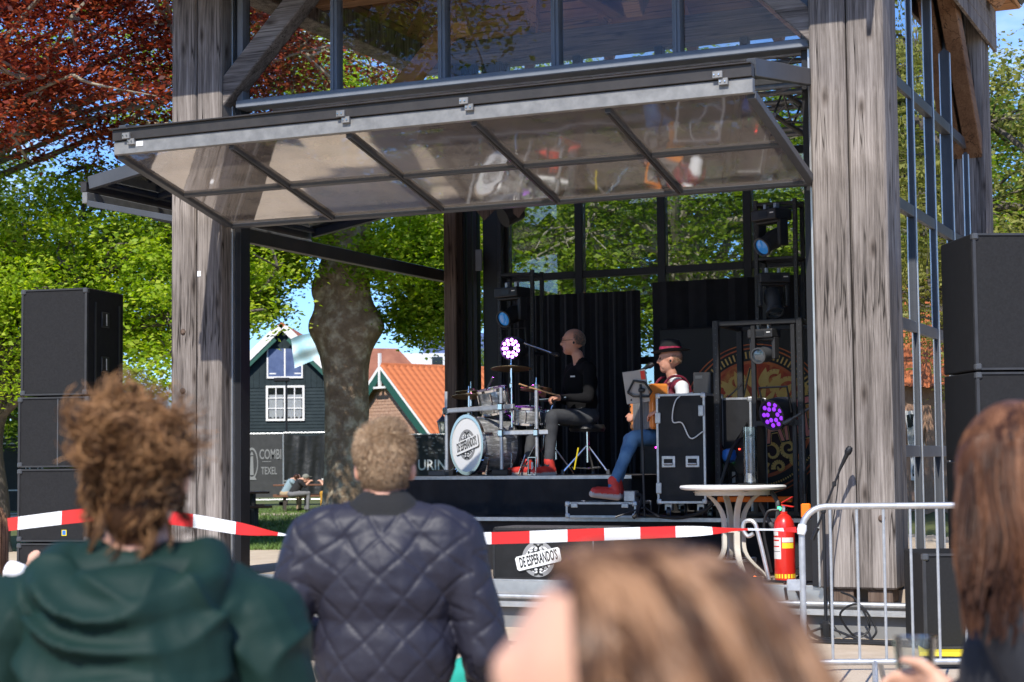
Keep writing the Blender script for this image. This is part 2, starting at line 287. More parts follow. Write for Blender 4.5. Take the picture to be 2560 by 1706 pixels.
def tree(name, label, base, trunk_r, trunk_top, blobs, K, M, lsize, lm, bm='bark', seed=1, flat=.6, cr=(.45, .95), cz=.5, group=None, limbs=14, lean=(0, 0), trunk=None, shell=.45, twigs=True, lo=.55, lr=.36):
    """blobs: crown ellipsoids (centre, radii) relative to base; K leaf clumps of M leaves"""
    rng = np.random.default_rng(seed); r = random.Random(seed)
    t = thing(name, label, 'tree', base, 0, group)
    top = Vector((lean[0], lean[1], trunk_top)); b = MB()
    if trunk: trunk(b)
    else:
        pts = [Vector((lean[0]*q*q, lean[1]*q*q, trunk_top*q)) + Vector((r.uniform(-1,1), r.uniform(-1,1), 0))*trunk_r*.25*(q > 0) for q in (0, .08, .25, .5, .75, 1)]
        b.tube(spline(pts, 4), [trunk_r*(1.5 - .5*min(1, i/3)) * (1 - .45*i/20) for i in range(21)], 12)
    vol = np.array([q[2] if len(q) > 2 else q[1][0]*q[1][1]*q[1][2] for q in blobs]); vol = vol / vol.sum(); cl = []
    for k in range(K):
        c, rad = blobs[rng.choice(len(blobs), p=vol)][:2]
        d = rng.normal(0, 1, 3); d /= np.linalg.norm(d); q = (shell + (1-shell)*rng.random()) if rng.random() < .8 else rng.random()**.5*shell
        cl.append(np.array(c) + d*np.array(rad)*q)
    cl = np.array(cl)
    sel = cl[rng.choice(K, min(limbs, K), replace=False)]
    for e in sel:
        s = top * r.uniform(lo, 1.); e = Vector(e); mid = s.lerp(e, .5) + Vector((r.uniform(-.5,.5), r.uniform(-.5,.5), r.uniform(-.2,.8)))
        p = spline([s, s.lerp(mid, .5) + Vector((r.uniform(-.2,.2), r.uniform(-.2,.2), .1)), mid, mid.lerp(e, .6) + Vector((r.uniform(-.3,.3), r.uniform(-.3,.3), r.uniform(-.2,.2))), e], 4); nn = len(p)
        b.tube(p, [trunk_r*lr*(1 - .86*i/nn) + .008 for i in range(nn)], 7)
    if twigs:
        for i in rng.choice(K, min(K, limbs*7), replace=False):
            e = cl[i]; j = sel[np.argmin(((sel - e)**2).sum(1))]; a, z = Vector(j), Vector(e)
            if (a - z).length < 4.5: b.tube(spline([a, a.lerp(z, .5) + Vector((r.uniform(-.3,.3), r.uniform(-.3,.3), r.uniform(-.3,.3))), z], 3), [.03, .028, .024, .02, .016, .012, .008], 5)
    tr = b.build('trunk', bm, t, smooth=True)
    R_ = rng.uniform(cr[0], cr[1], K)
    P = np.repeat(cl, M, 0) + np.clip(rng.normal(0, .42, (K*M, 3)), -1.1, 1.1) * np.repeat(R_, M)[:, None] * np.array([1, 1, cz])
    me = leaf_mesh('crown', P, lsize, rng, lm, flat); link('crown', me, t); return t
def respot(t, loc, rz, label, s=1.):
    c = copy_tree(t); c.location = loc; c.rotation_euler = (0, 0, rz); c.scale = (s, s, s); c['label'] = label; return c
G1 = 'park trees around the pavilion'
tree('copper_beech_tree', 'copper beech with dark red leaves and grey limbs at upper left', (-11.2, 30, 0), .45, 6.2,
     [((3.6, -1.5, 9.2), (5.0, 4.2, 3.0)), ((3.4, -3, 7.1), (3.2, 2.4, 1.1)), ((7, 0, 8.3), (3, 3, 2.1))], 520, 150, .105, 'leaf_red', 'bark_pale', seed=3, flat=.75, cr=(.55, 1.15), cz=.33, limbs=30, lr=.15, lo=.8)
lt = tree('green_tree', 'sunlit fresh green tree behind the left speaker stack', (-8.4, 28.5, 0), .22, 3.4,
     [((.3, 0, 4.6), (4.5, 2.2, 2.0)), ((2.4, -1, 3.6), (2.2, 1.6, 1.3)), ((-1.8, -1, 3.2), (2.6, 1.6, 1.3))], 560, 170, .092, 'leaf_bright', seed=5, cr=(.45, .9), cz=.45, group=G1, limbs=22)
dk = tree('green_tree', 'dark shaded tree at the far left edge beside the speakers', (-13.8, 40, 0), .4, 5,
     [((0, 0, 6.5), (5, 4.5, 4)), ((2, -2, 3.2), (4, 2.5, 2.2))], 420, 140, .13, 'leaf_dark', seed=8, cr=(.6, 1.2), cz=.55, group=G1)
def plane_trunk(b):
    prof = [(-.15, .98), (.0, .82), (.25, .68), (.7, .60), (1.4, .56), (2.1, .53), (2.8, .54), (3.35, .60), (3.7, .70), (3.95, .78), (4.15, .80), (4.4, .70), (4.7, .66), (4.95, .63), (5.2, .62), (5.5, .60), (6.1, .62), (6.8, .58)]
    rs = []; n = 36; rr = random.Random(2); zs = [p_[0] for p_ in prof]; rv = [p_[1] for p_ in prof]
    for z in np.linspace(-.15, 6.8, 70):
        r = float(sum(np.interp(z + d_, zs, rv) for d_ in (-.18, -.09, 0, .09, .18))/5)
        ring = []
        for k in range(n):
            t = 2*math.pi*k/n; q = 1 + .05*math.sin(3*t + z) + .035*math.sin(5*t - 2*z) + .02*math.sin(11*t + 3*z) + .012*math.sin(17*t - 7*z) + rr.uniform(-.006, .006)
            q += .34*math.exp(-((z-4.1)/.36)**2) * max(0, math.cos(t - .1))**3 + .36*math.exp(-((z-4.85)/.3)**2) * max(0, math.cos(t - 2.9))**3 + .16*math.exp(-((z-4.05)/.25)**2)*max(0, math.cos(t-3.3))**6
            ring.append((.78*r*q*math.cos(t) - .12*max(0, .6-z) , .78*r*q*math.sin(t), z))
        rs.append(ring)
    b.rings(rs)
tree('plane_tree', 'thick mottled plane tree trunk with burls beside the stage opening', (-3.28, 34.5, 0), .6, 6.6,
     [((0, 1, 9.4), (7, 6, 3.2), 40), ((-1.7, -.8, 5.6), (1.5, 1.3, 1.0), 19), ((-2.1, 0, 4.55), (.8, .8, .35), 5), ((1.6, -.6, 5.5), (1.4, 1.3, 1.1), 19), ((1.7, 0, 4.3), (.9, .8, .55), 9), ((-4.2, 1, 5.9), (1.6, 1.4, 1.0), 8)], 700, 135, .105, 'leaf_bright', 'bark_plane', seed=11, cr=(.4, .85), cz=.6, trunk=plane_trunk, limbs=20, lo=.97, lr=.26)
bk = tree('park_tree', 'big leafy tree with pale leaning trunk behind the stage windows', (4.6, 34, 0), .3, 6,
     [((-.5, 0, 6.6), (5.5, 3.6, 3.2)), ((-3, -.5, 5), (2.4, 2, 1.6))], 420, 110, .12, 'leaf_green', 'bark_pale', seed=15, cr=(.45, .95), cz=.55, group=G1, lean=(-1.3, 0), limbs=20)
ol = tree('park_tree', 'yellowish green tree at the right edge behind the right speaker stack', (9.2, 25.5, 0), .3, 4.5,
     [((0, 0, 5.4), (3.3, 3, 3.2)), ((-1, -.5, 3.4), (2.2, 2, 1.6))], 330, 150, .09, 'leaf_olive', seed=21, cr=(.4, .8), cz=.5, group=G1, limbs=22)
for k, (src, loc, rz, s, lb) in enumerate((
    (bk, (0.4, 47, 0), 2.1, 1.15, 'leafy tree farther behind the stage windows'),
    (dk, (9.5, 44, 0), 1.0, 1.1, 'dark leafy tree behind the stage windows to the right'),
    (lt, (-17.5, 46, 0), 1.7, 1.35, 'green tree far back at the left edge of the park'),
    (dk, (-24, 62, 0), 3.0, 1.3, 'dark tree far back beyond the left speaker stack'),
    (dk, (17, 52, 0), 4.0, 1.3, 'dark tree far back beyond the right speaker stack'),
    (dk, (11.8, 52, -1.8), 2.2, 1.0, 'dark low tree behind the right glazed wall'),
    (lt, (13, 40, -.4), 2.6, 1.2, 'green tree seen through the right glazed wall'),
    (dk, (1.5, 92, -1.2), .4, 1.0, 'dark tree behind the brick house seen by the drums'),
    (ol, (17, 30, 0), 2.0, 1.5, 'tall tree reflected in the pavilion side windows'),
    (bk, (27, 48, 0), .6, 1.4, 'broad tree reflected in the pavilion side windows'),
    (dk, (33, 57, 0), 1.2, 1.5, 'dark tree far right reflected in the side windows'),
    (lt, (23, 51, 0), 3.3, 1.5, 'green tree behind the reflected terrace house'),
    (lt, (-24, -9, 0), .3, 1.7, 'tree behind the audience reflected in the upper front windows'),
    (bk, (-31, 0, 0), 2.9, 1.8, 'wide tree behind the audience reflected in the upper front windows'),
    (dk, (-16, -24, 0), 1.9, 1.6, 'dark tree behind the audience reflected in the upper front windows'))):
    respot(src, loc, rz, lb, s)
# ----------------------------------------------------------------- grass blades on the near lawn
rg = np.random.default_rng(4); n = 42000
gy = 28.2 + rg.random(n)**1.6 * 26; gx = rg.uniform(-.21, .04, n) * gy
P = np.stack([gx, gy, np.zeros(n)], 1); hh = rg.uniform(.03, .1, n); a = rg.uniform(0, 6.28, n); w = np.stack([np.cos(a), np.sin(a), 0*a], 1) * .012
V = np.stack([P - w, P + w, P + np.stack([rg.normal(0, .03, n), rg.normal(0, .03, n), hh], 1)], 1).reshape(-1, 3)
me = bpy.data.meshes.new('lawn_grass'); me.from_pydata(V.tolist(), [], np.arange(3*n).reshape(-1, 3).tolist()); me.materials.append(MATS['grass'])
o = link('lawn_grass', me); struct(o, 'stuff'); o['label'] = 'short green grass of the park lawn'
# ================================================================= the pavilion
pav = thing('pavilion', 'weathered oak pavilion with raised glass doors housing the stage', 'pavilion', PV(0, 0), -TH)
def pb(name, m, x0, y0, z0, x1, y1, z1, bevel=.006, parent=None): return MB().box(x0, y0, z0, x1, y1, z1).build(name, m, parent or pav, bevel=bevel)
ZT = 6.05
for x0, x1 in ((-1.0, -.728), (-.716, -.444), (5.125, 5.416), (5.428, 5.72)):
    o = MB().box(0, 0, .37, x1-x0, .3, ZT).build('post_beam', 'oak', pav, bevel=.016, loc=(x0, .1, 0)); o.rotation_euler.z = rnd.uniform(-.003, .003)
    MB().box(x0+.06, .14, .27, x1-.04, .36, .368).build('post_foot', 'oak_brown', pav, bevel=.004)
for x0, y0 in ((-1.0, .42), (5.424, .42)): pb('post_beam', 'oak', x0, y0, .37, x0+.28, y0+.26, ZT, .012)
for x0, x1, y0, y1, m in ((-.46, -.30, 4.75, 5.05, 'oak_brown'), (5.44, 5.72, 4.94, 5.22, 'oak'), (5.44, 5.70, 5.24, 5.5, 'oak')):
    pb('post_beam', m, x0, y0, .37, x1, y1, ZT, .012)
for u, z in ((-.86, 2.07), (-.86, 2.62), (5.62, .92)):                         # bolts
    MB().lathe([(.028, 0), (.028, .008), (.016, .018)], (u, .1, z), (0, -1, 0), 10).build('bolt', 'oak_brown', pav)
# braces
for s, u0 in ((1, -.444), (-1, 5.125)):
    M = Matrix.Translation((u0, .13, 4.86)) @ (Matrix.Rotation(R(-45 if s > 0 else -135), 4, 'Y'))
    b = MB().box(-.15, 0, -.1, 1.75, .2, .1, M); o = b.build('brace', 'oak_u', pav, bevel=.01)
MB().bar((5.61, 5.0, 4.55), (5.61, 3.35, 6.1), .17, .2).build('brace', 'brace_brown', pav, bevel=.01)
# plinth, ledges, deck
pl = pb('plinth', 'plinth_grey', -1.25, .06, -.05, 5.9, 5.5, .2, .01)
for i in range(6): pb('plinth_panel', 'plinth_grey', -1.25 + i*1.195, .02, -.03, -1.25 + (i+1)*1.195 - .012, .058, .17, .004)
MB().box(-1.28, -.06, .2, 5.93, .35, .222).box(-1.28, -.06, .176, 5.93, -.052, .2).build('ledge_plate', 'steel_edge', pav, bevel=.002)
for i in range(3): pb('ledge_plank', 'ledge_wood', -1.27 + i*2.4, -.03, .2225, -1.27 + (i+1)*2.4 - .01, .34, .246, .003)
MB().tube([(-1.28, -.035, .262), (5.93, -.035, .262)], .022, 10).build('edge_tube', 'galv', pav, smooth=True)
pb('deck', 'ledge_wood', -1.2, .36, .2, 5.85, 5.45, .355, .004)
pb('deck_edge', 'steel_edge', -.4, .335, .25, 5.1, .359, .362, .002)
pb('guide_track', 'galv', -.42, .37, .356, 5.1, .41, .372, .002)
# jambs beside the front opening
for u, w in ((-.443, .055), (5.07, .05)):
    pb('jamb_strip', 'steel_edge', u, .26, .37, u + .018, .31, 5.95, .002); pb('jamb', 'black_frame', u + .02 if u < 0 else u - .06, .3, .37, u + .085 if u < 0 else u, .46, 5.95, .003)
# upper front window
pb('window_sill', 'frame_grey', -.36, .21, 4.70, 5.10, .40, 4.775, .008)
MU = [-.36, .675, 1.775, 2.865, 3.965, 5.07]
for u in MU[1:-1]: pb('mullion', 'frame_grey', u - .035, .24, 4.7755, u + .035, .36, 5.95, .004); pb('mullion_fin', 'frame_grey', u - .008, .222, 4.7755, u + .008, .2395, 5.95, .002)
for u in (-.36, 5.03): pb('mullion', 'frame_grey', u, .24, 4.7755, u + .06, .36, 5.95, .004)
for i in range(5):
    a = rnd.uniform(-.004, .004); o = MB().box(MU[i] + .03, -.003, 0, MU[i+1] - .03, .003, 1.18).build('pane', 'pane', pav, loc=(0, .3, 4.772)); o.rotation_euler = (a, 0, rnd.uniform(-.003, .003))
# wall plates and roof
pb('wall_plate', 'oak_u', -1.05, .08, ZT, 5.77, .38, ZT + .3, .01); pb('wall_plate', 'oak_u', -1.05, 4.95, ZT, 5.77, 5.25, ZT + .3, .01)
for u in (-1.04, 5.46): pb('wall_plate', 'oak', u, .385, ZT, u + .3, 4.945, ZT + .3, .01)
for u in (5.735,):
    for k in range(3): pb('fascia_board', 'oak', u, -.9, 5.72 + k*.152, u + .035, 5.62, 5.868 + k*.152, .004)
for k in range(3): pb('fascia_board', 'oak_u', -1.08, -.94, 5.9 + k*.11, 5.80, -.905, 6.007 + k*.11, .004)  # fascia of the out-of-view front eave, set forward for its shade
ec = [(-1.3, -.98), (6.0, -.98), (6.0, 5.75), (-1.3, 5.75)]; rc = [(1.6, 2.385), (3.1, 2.385)]; ze, zr = 6.2, 8.6  # unseen front overhang made deep to keep sun off the drummer's face
def slope(i):
    A_, B_ = [Vector((*ec[j], ze)) for j in (i, (i+1) % 4)]
    top = {0: (rc[0], rc[1]), 1: (rc[1], rc[1]), 2: (rc[1], rc[0]), 3: (rc[0], rc[0])}[i]
    return A_, B_, Vector((*top[1], zr)), Vector((*top[0], zr))
for i in range(4):
    A_, B_, T1, T0 = slope(i); nb = 22; nrm = (B_ - A_).cross(T0 - A_).normalized()
    for k in range(nb):
        q0, q1 = k/nb, (k + .93)/nb; P = [A_.lerp(T0, q0), B_.lerp(T1, q0), B_.lerp(T1, q1), A_.lerp(T0, q1)]
        P += [p + nrm*.03 for p in P]
        MB().add(P, [(3,2,1,0),(4,5,6,7),(0,1,5,4),(1,2,6,5),(2,3,7,6),(3,0,4,7)]).build('roof_board', 'roof_wood' if i % 2 == 0 else 'roof_wood_v', pav)
    P = [p + nrm*.04 for p in (A_, B_, T1, T0)]; P += [p + nrm*.1 for p in P]
    MB().add(P, [(3,2,1,0),(4,5,6,7),(0,1,5,4),(1,2,6,5),(2,3,7,6),(3,0,4,7)]).build('roof_slope', 'anthracite', pav)
    nr = 7 if i % 2 == 0 else 6
    for k in range(nr):
        q = (k + .5)/nr; a = A_.lerp(B_, q); t = T0.lerp(T1, q); MB().bar(a - nrm*.1 + (t-a)*.01, t - nrm*.1, .11, .17, nrm).build('rafter', 'roof_wood_v' if i % 2 == 0 else 'roof_wood', pav)
for z, w in ((6.2, .2),): MB().box(-1.0, 2.3, z, 5.7, 2.5, z + .24).build('tie_beam', 'roof_wood', pav, bevel=.01); MB().box(1.5, .3, z + .25, 1.7, 5.1, z + .45).build('tie_beam', 'roof_wood_v', pav, bevel=.01); MB().box(3.2, .3, z + .25, 3.4, 5.1, z + .45).build('tie_beam', 'roof_wood_v', pav, bevel=.01)
for (a, c) in (((1.6, 1.0, 5.4), (1.6, 2.4, 6.9)), ((3.3, 1.0, 5.4), (3.3, 2.4, 6.9)), ((.2, 2.4, 5.2), (1.4, 2.4, 6.4)), ((4.7, 2.4, 5.2), (3.5, 2.4, 6.4))): MB().bar(a, c, .16, .18).build('roof_strut', 'roof_wood', pav, bevel=.008)
# back window wall
BU = [.2, 1.13, 2.13, 3.13, 4.13, 5.03]
for u in BU: pb('mullion', 'black_frame', u - .045, 5.02, .36, u + .045, 5.14, ZT, .004)
for z in (2.5, 3.51, 4.75):
    for i in range(5): pb('transom', 'black_frame', BU[i] + .046, 5.03, z - .04, BU[i+1] - .046, 5.13, z + .04, .004)
for j, (z0, z1) in enumerate(((.4, 2.46), (2.54, 3.47), (3.55, 4.71), (4.79, ZT))):
    for i in range(5): pb('pane', 'pane_back', BU[i] + .046, 5.075, z0, BU[i+1] - .046, 5.081, z1, 0)
# black door tracks at the rear left corner
for u, w, v in ((-.285, .03, 4.9), (-.235, .06, 4.92), (-.15, .05, 4.9), (-.06, .22, 4.98), (.165, .05, 4.9)): pb('door_track', 'black_frame', u, v, .36, u + w, v + .1, ZT, .004)
pb('track_hook', 'frame_grey', -.1, 4.86, 3.6, -.02, 4.89, 3.85, .004)
# right glazed wall
GU = 5.50; RV = [.45, 1.12, 2.07, 3.02, 3.97, 4.9]; RZ = [.36, 1.44, 2.53, 3.56, 4.62, ZT]
for v in RV: pb('mullion', 'anthracite', GU - .06, v - .03, .36, GU + .05, v + .03, ZT, .004); pb('mullion_cap', 'steel_edge', GU + .0505, v - .012, .5, GU + .064, v + .012, ZT - .05, .003)
for z in RZ[1:-1]:
    for i in range(5): pb('transom', 'anthracite', GU - .06, RV[i] + .031, z - .05, GU + .05, RV[i+1] - .031, z + .05, .004)
for j in range(5):
    for i in range(5):
        o = MB().box(-.003, RV[i] + .03, RZ[j] + .05, .003, RV[i+1] - .03, RZ[j+1] - .05).build('pane', 'pane_side', pav, loc=(GU + .02, 0, 0)); o.rotation_euler.z = rnd.uniform(-.004, .004); o.rotation_euler.y = rnd.uniform(-.002, .002)
pb('corner_strip', 'anthracite', 5.45, .405, .36, 5.715, .418, ZT, .003)
# ----------------------------------------------------------------- folding glass doors held up as canopies
def fold_door(name, label, W_, nb, D, zr_low, zf, zr_up, loc, rz):
    """bi-fold door, local x along the opening 0..W_, -y outwards by D; lower leaf rises from zr_low to zf, upper leaf from zf+.22 to zr_up"""
    t = thing(name, label, 'glass door', loc, rz, 'raised folding doors of the pavilion')
    a, b_ = Vector((0, 0, zr_low)), Vector((0, -D, zf)); d = (b_ - a).normalized(); nrm = Vector((1, 0, 0)).cross(d).normalized()
    if nrm.z < 0: nrm = -nrm
    X = Vector((1, 0, 0)); L = (b_ - a).length
    lo = MB().bar(a + X*0, a + X*W_, .05, .055, nrm).build('lower_rail', 'anthracite', t, bevel=.004)
    MB().box(-.03, -D - .03, zf - .005, W_ + .03, -D + .03, zf + .105).build('front_bar', 'alu_bar', t, bevel=.004)
    MB().box(-.03, -D - .05, zf + .11, W_ + .03, -D + .02, zf + .2).box(-.05, -D - .075, zf + .2, W_ + .03, -D + .03, zf + .212).build('gutter_bar', 'dark_bar', t, bevel=.003)
    for i in range(nb + 1):
        x = W_ * i / nb; w = .05 if 0 < i < nb else .07
        MB().bar(a + X*x + d*.03, a + X*x + d*(L - .035), w, .06, nrm).build('side_frame' if i in (0, nb) else 'glazing_bar', 'anthracite', t, bevel=.004)
        if 0 < i < nb: MB().bar(a + X*x + d*.04 - nrm*.033, a + X*x + d*(L - .05) - nrm*.033, .018, .012, nrm).build('bar_bead', 'dark_bar', t)
    for i in range(nb):
        MB().bar(a + X*(W_*i/nb + .03) + d*(L*.46), a + X*(W_*(i+1)/nb - .03) + d*(L*.46), .045, .05, nrm).build('glazing_bar', 'anthracite', t, bevel=.004)
        for q0, q1 in ((.02, .455), (.468, .985)):
            P = [a + X*(W_*i/nb + .025) + d*(L*q0), a + X*(W_*(i+1)/nb - .025) + d*(L*q0), a + X*(W_*(i+1)/nb - .025) + d*(L*q1), a + X*(W_*i/nb + .025) + d*(L*q1)]
            tl = nrm * rnd.uniform(-.004, .004); P[0] += tl; P[2] -= tl*.5; P += [p + nrm*.006 for p in P]
            MB().add(P, [(3,2,1,0),(4,5,6,7),(0,1,5,4),(1,2,6,5),(2,3,7,6),(3,0,4,7)]).build('pane', 'pane_canopy', t)
    # upper leaf
    a2, b2 = Vector((0, -D + .02, zf + .19)), Vector((0, .02, zr_up)); d2 = (b2 - a2).normalized(); n2 = X.cross(d2); L2 = (b2 - a2).length
    if n2.z < 0: n2 = -n2
    for i in range(nb + 1):
        x = W_*i/nb; MB().bar(a2 + X*x + d2*.03, a2 + X*x + d2*L2, .07, .13 if i in (0, nb) else .06, n2).build('upper_frame', 'anthracite', t, bevel=.004)
    for q in (.04, .5, .98): MB().bar(a2 + X*.036 + d2*L2*q - n2*.001, a2 + X*(W_ - .036) + d2*L2*q - n2*.001, .05, .05, n2).build('upper_bar', 'anthracite', t, bevel=.003)
    for i in range(nb):
        P = [a2 + X*(W_*i/nb + .035) + d2*L2*.05, a2 + X*(W_*(i+1)/nb - .035) + d2*L2*.05, a2 + X*(W_*(i+1)/nb - .035) + d2*L2*.97, a2 + X*(W_*i/nb + .035) + d2*L2*.97]; P += [p + n2*.006 for p in P]
        MB().add(P, [(3,2,1,0),(4,5,6,7),(0,1,5,4),(1,2,6,5),(2,3,7,6),(3,0,4,7)]).build('upper_pane', 'pane_upper', t)
    return t
def hinges(t, xs, D, zf):
    for x in xs:
        h = MB().box(x - .055, -D - .075, zf + .115, x + .02, -D - .045, zf + .165).box(x - .015, -D - .06, zf + .065, x + .055, -D - .031, zf + .115).build('hinge', 'alu_bar', t, bevel=.003)
        for dx, dz in ((-.04, .14), (-.005, .14), (.0, .09), (.035, .09)): MB().lathe([(.009, 0), (.006, .008)], (x + dx, -D - (.075 if dz > .1 else .06), zf + dz), (0, -1, 0), 8).build('screw', 'chrome', h)
fd = fold_door('folding_door', 'wide raised glass door over the stage front with alloy edge bar', 5.5, 5, 1.7, 3.6, 4.0, 4.45, PV(-.4, .2), -TH)
hinges(fd, (.14, 2.2, 3.28, 5.3), 1.7, 4.0)
MB().box(.2, -1.734, 4.05, .27, -1.7305, 4.09).build('sticker', 'white', fd)
fd2 = fold_door('folding_door', 'raised glass door on the left side of the stage behind the post', 4.3, 4, 1.75, 3.62, 4.0, 4.5, PV(-.55, .55) , -TH)
fd2.rotation_euler.z = -TH - R(90); fd2.location = PV(-.62, 4.9)
MB().box(-.3, .03, 3.5, 4.6, .12, 3.63).build('carrier_beam', 'dark_bar', fd2, bevel=.005)
MB().box(2.2, .07, 3.62, 3.2, .1, 3.64).build('beam_clip', 'galv', fd2)
# paper tag on the left post
o = MB().box(-.70, .094, 3.13, -.662, .0985, 3.18).build('paper_tag', 'white', pav)
# ================================================================= lettering
def text(name, s, size, m, parent=None, M=None, ext=.001, off=0., sx=1., shear=0.):
    cu = bpy.data.curves.new(name, 'FONT'); cu.body = s; cu.size = size; cu.align_x = 'CENTER'; cu.align_y = 'CENTER'; cu.extrude = ext; cu.offset = off; cu.shear = shear; cu.resolution_u = 3
    o = bpy.data.objects.new(name, cu); me = bpy.data.meshes.new_from_object(o); bpy.data.objects.remove(o); bpy.data.curves.remove(cu)
    me.transform((M or Matrix()) @ Matrix.Diagonal((sx, 1, 1, 1))); me.materials.clear(); me.materials.append(MATS[m]); me.name = name
    return link(name, me, parent)
STAND = Matrix.Rotation(R(90), 4, 'X')            # xy plane -> upright plane facing -y
mat('print_grey', (.27, .27, .27), .6); mat('print_black', (.012, .012, .012), .6); mat('print_white', (.8, .8, .79), .55)
def swirl(b, c, r, turns, w, M, ph=0., n=22, flip=1):
    pts = []
    for i in range(n + 1):
        q = i / n; t = ph + flip*q*turns*2*math.pi; rr = r*(1 - .8*q); pts.append((c[0] + rr*math.cos(t), c[1] + rr*math.sin(t), w*(1 - .6*q) + .001))
    for i in range(n):
        (x0, y0, w0), (x1, y1, w1) = pts[i], pts[i+1]; dx, dy = x1-x0, y1-y0; L = math.hypot(dx, dy) + 1e-9; nx, ny = -dy/L, dx/L
        b.add([M @ Vector(p) for p in ((x0+nx*w0, y0+ny*w0, 0), (x0-nx*w0, y0-ny*w0, 0), (x1-nx*w1, y1-ny*w1, 0), (x1+nx*w1, y1+ny*w1, 0))], [(0, 1, 2, 3)])
def disc(b, c, r0, r1, M, n=48, z=0.):
    P = [M @ Vector((c[0] + r*math.cos(2*math.pi*i/n), c[1] + r*math.sin(2*math.pi*i/n), z)) for r in (r1, r0) for i in range(n)]
    b.add(P, [(i, (i+1) % n, n + (i+1) % n, n + i) for i in range(n)])
def band_logo(parent, M, k, bold=True):
    """grey roundel with scrolls behind a tilted wordmark; k = roundel radius"""
    Z = lambda z: M @ Matrix.Translation((0, 0, z))
    b = MB(); disc(b, (0, 0), 0, k, Z(.0008)); b.build('logo_roundel', 'print_grey', parent)
    b = MB(); disc(b, (0, 0), .0, k*.78, Z(.0014)); b.build('logo_field', 'print_white', parent)
    b = MB()
    for i in range(9):
        y = -.66*k + i*.165*k; h = math.sqrt(max(0, (.74*k)**2 - y*y)); b.box(-h, y, .0018, h, y + .05*k, .002, M)
    b.build('logo_lines', 'print_grey', parent)
    for sx in (1, -1):
        b = MB(); swirl(b, (sx*.2*k, .55*k), .26*k, 1.1, .055*k, Z(.0024), 1.2 if sx > 0 else 1.9, flip=sx); b.build('logo_scroll', 'print_black', parent); b = MB(); swirl(b, (sx*.38*k, .32*k), .22*k, 1.0, .05*k, Z(.0025), .5 if sx > 0 else 2.6, flip=-sx)
        b.build('logo_scroll', 'print_black', parent); b = MB(); swirl(b, (sx*.18*k, -.62*k), .26*k, 1.1, .055*k, Z(.0026), -1.2 if sx > 0 else -1.9, flip=-sx); b.build('logo_scroll', 'print_black', parent); b = MB(); swirl(b, (sx*.42*k, -.5*k), .16*k, 1.0, .04*k, Z(.0027), 0, flip=sx)
        b.build('logo_scroll', 'print_black', parent)
    b = MB()
    for i in range(5):
        t = R(-48 + 12*i); b.bar(M @ Vector((.62*k*math.cos(t), .62*k*math.sin(t), .0028)), M @ Vector((.74*k*math.cos(t), .74*k*math.sin(t), .0028)), .03*k, .0006, M.to_3x3() @ Vector((0, 0, 1)))
    struct(b.build('logo_rays', 'print_black', parent), 'stuff')
    T = M @ Matrix.Rotation(R(13), 4, 'Z')
    s = .66*k
    def plate(nm, m_, hw_, hh, z, dx=0., dy=0.):
        c_ = .1*k; q = [(-hw_, -hh + c_), (-hw_ + c_, -hh), (hw_ - c_, -hh), (hw_, -hh + c_), (hw_, hh - c_), (hw_ - c_, hh), (-hw_ + c_, hh), (-hw_, hh - c_)]
        MB().prism([(x + dx, y + dy) for x, y in q], z, z + .0006, T).build(nm, m_, parent)
    plate('logo_shadow', 'print_black', 1.4*k, .42*k, .003, .04*k, -.05*k); plate('logo_outline', 'print_white', 1.38*k, .4*k, .004)
    text('logo_letters', "DE ESPERANDO'S", s, 'print_black', parent, T @ Matrix.Translation((0, 0, .0056)) @ Matrix.Diagonal((.46, 1.2, 1, 1)), .0004, .028*s, shear=.1)
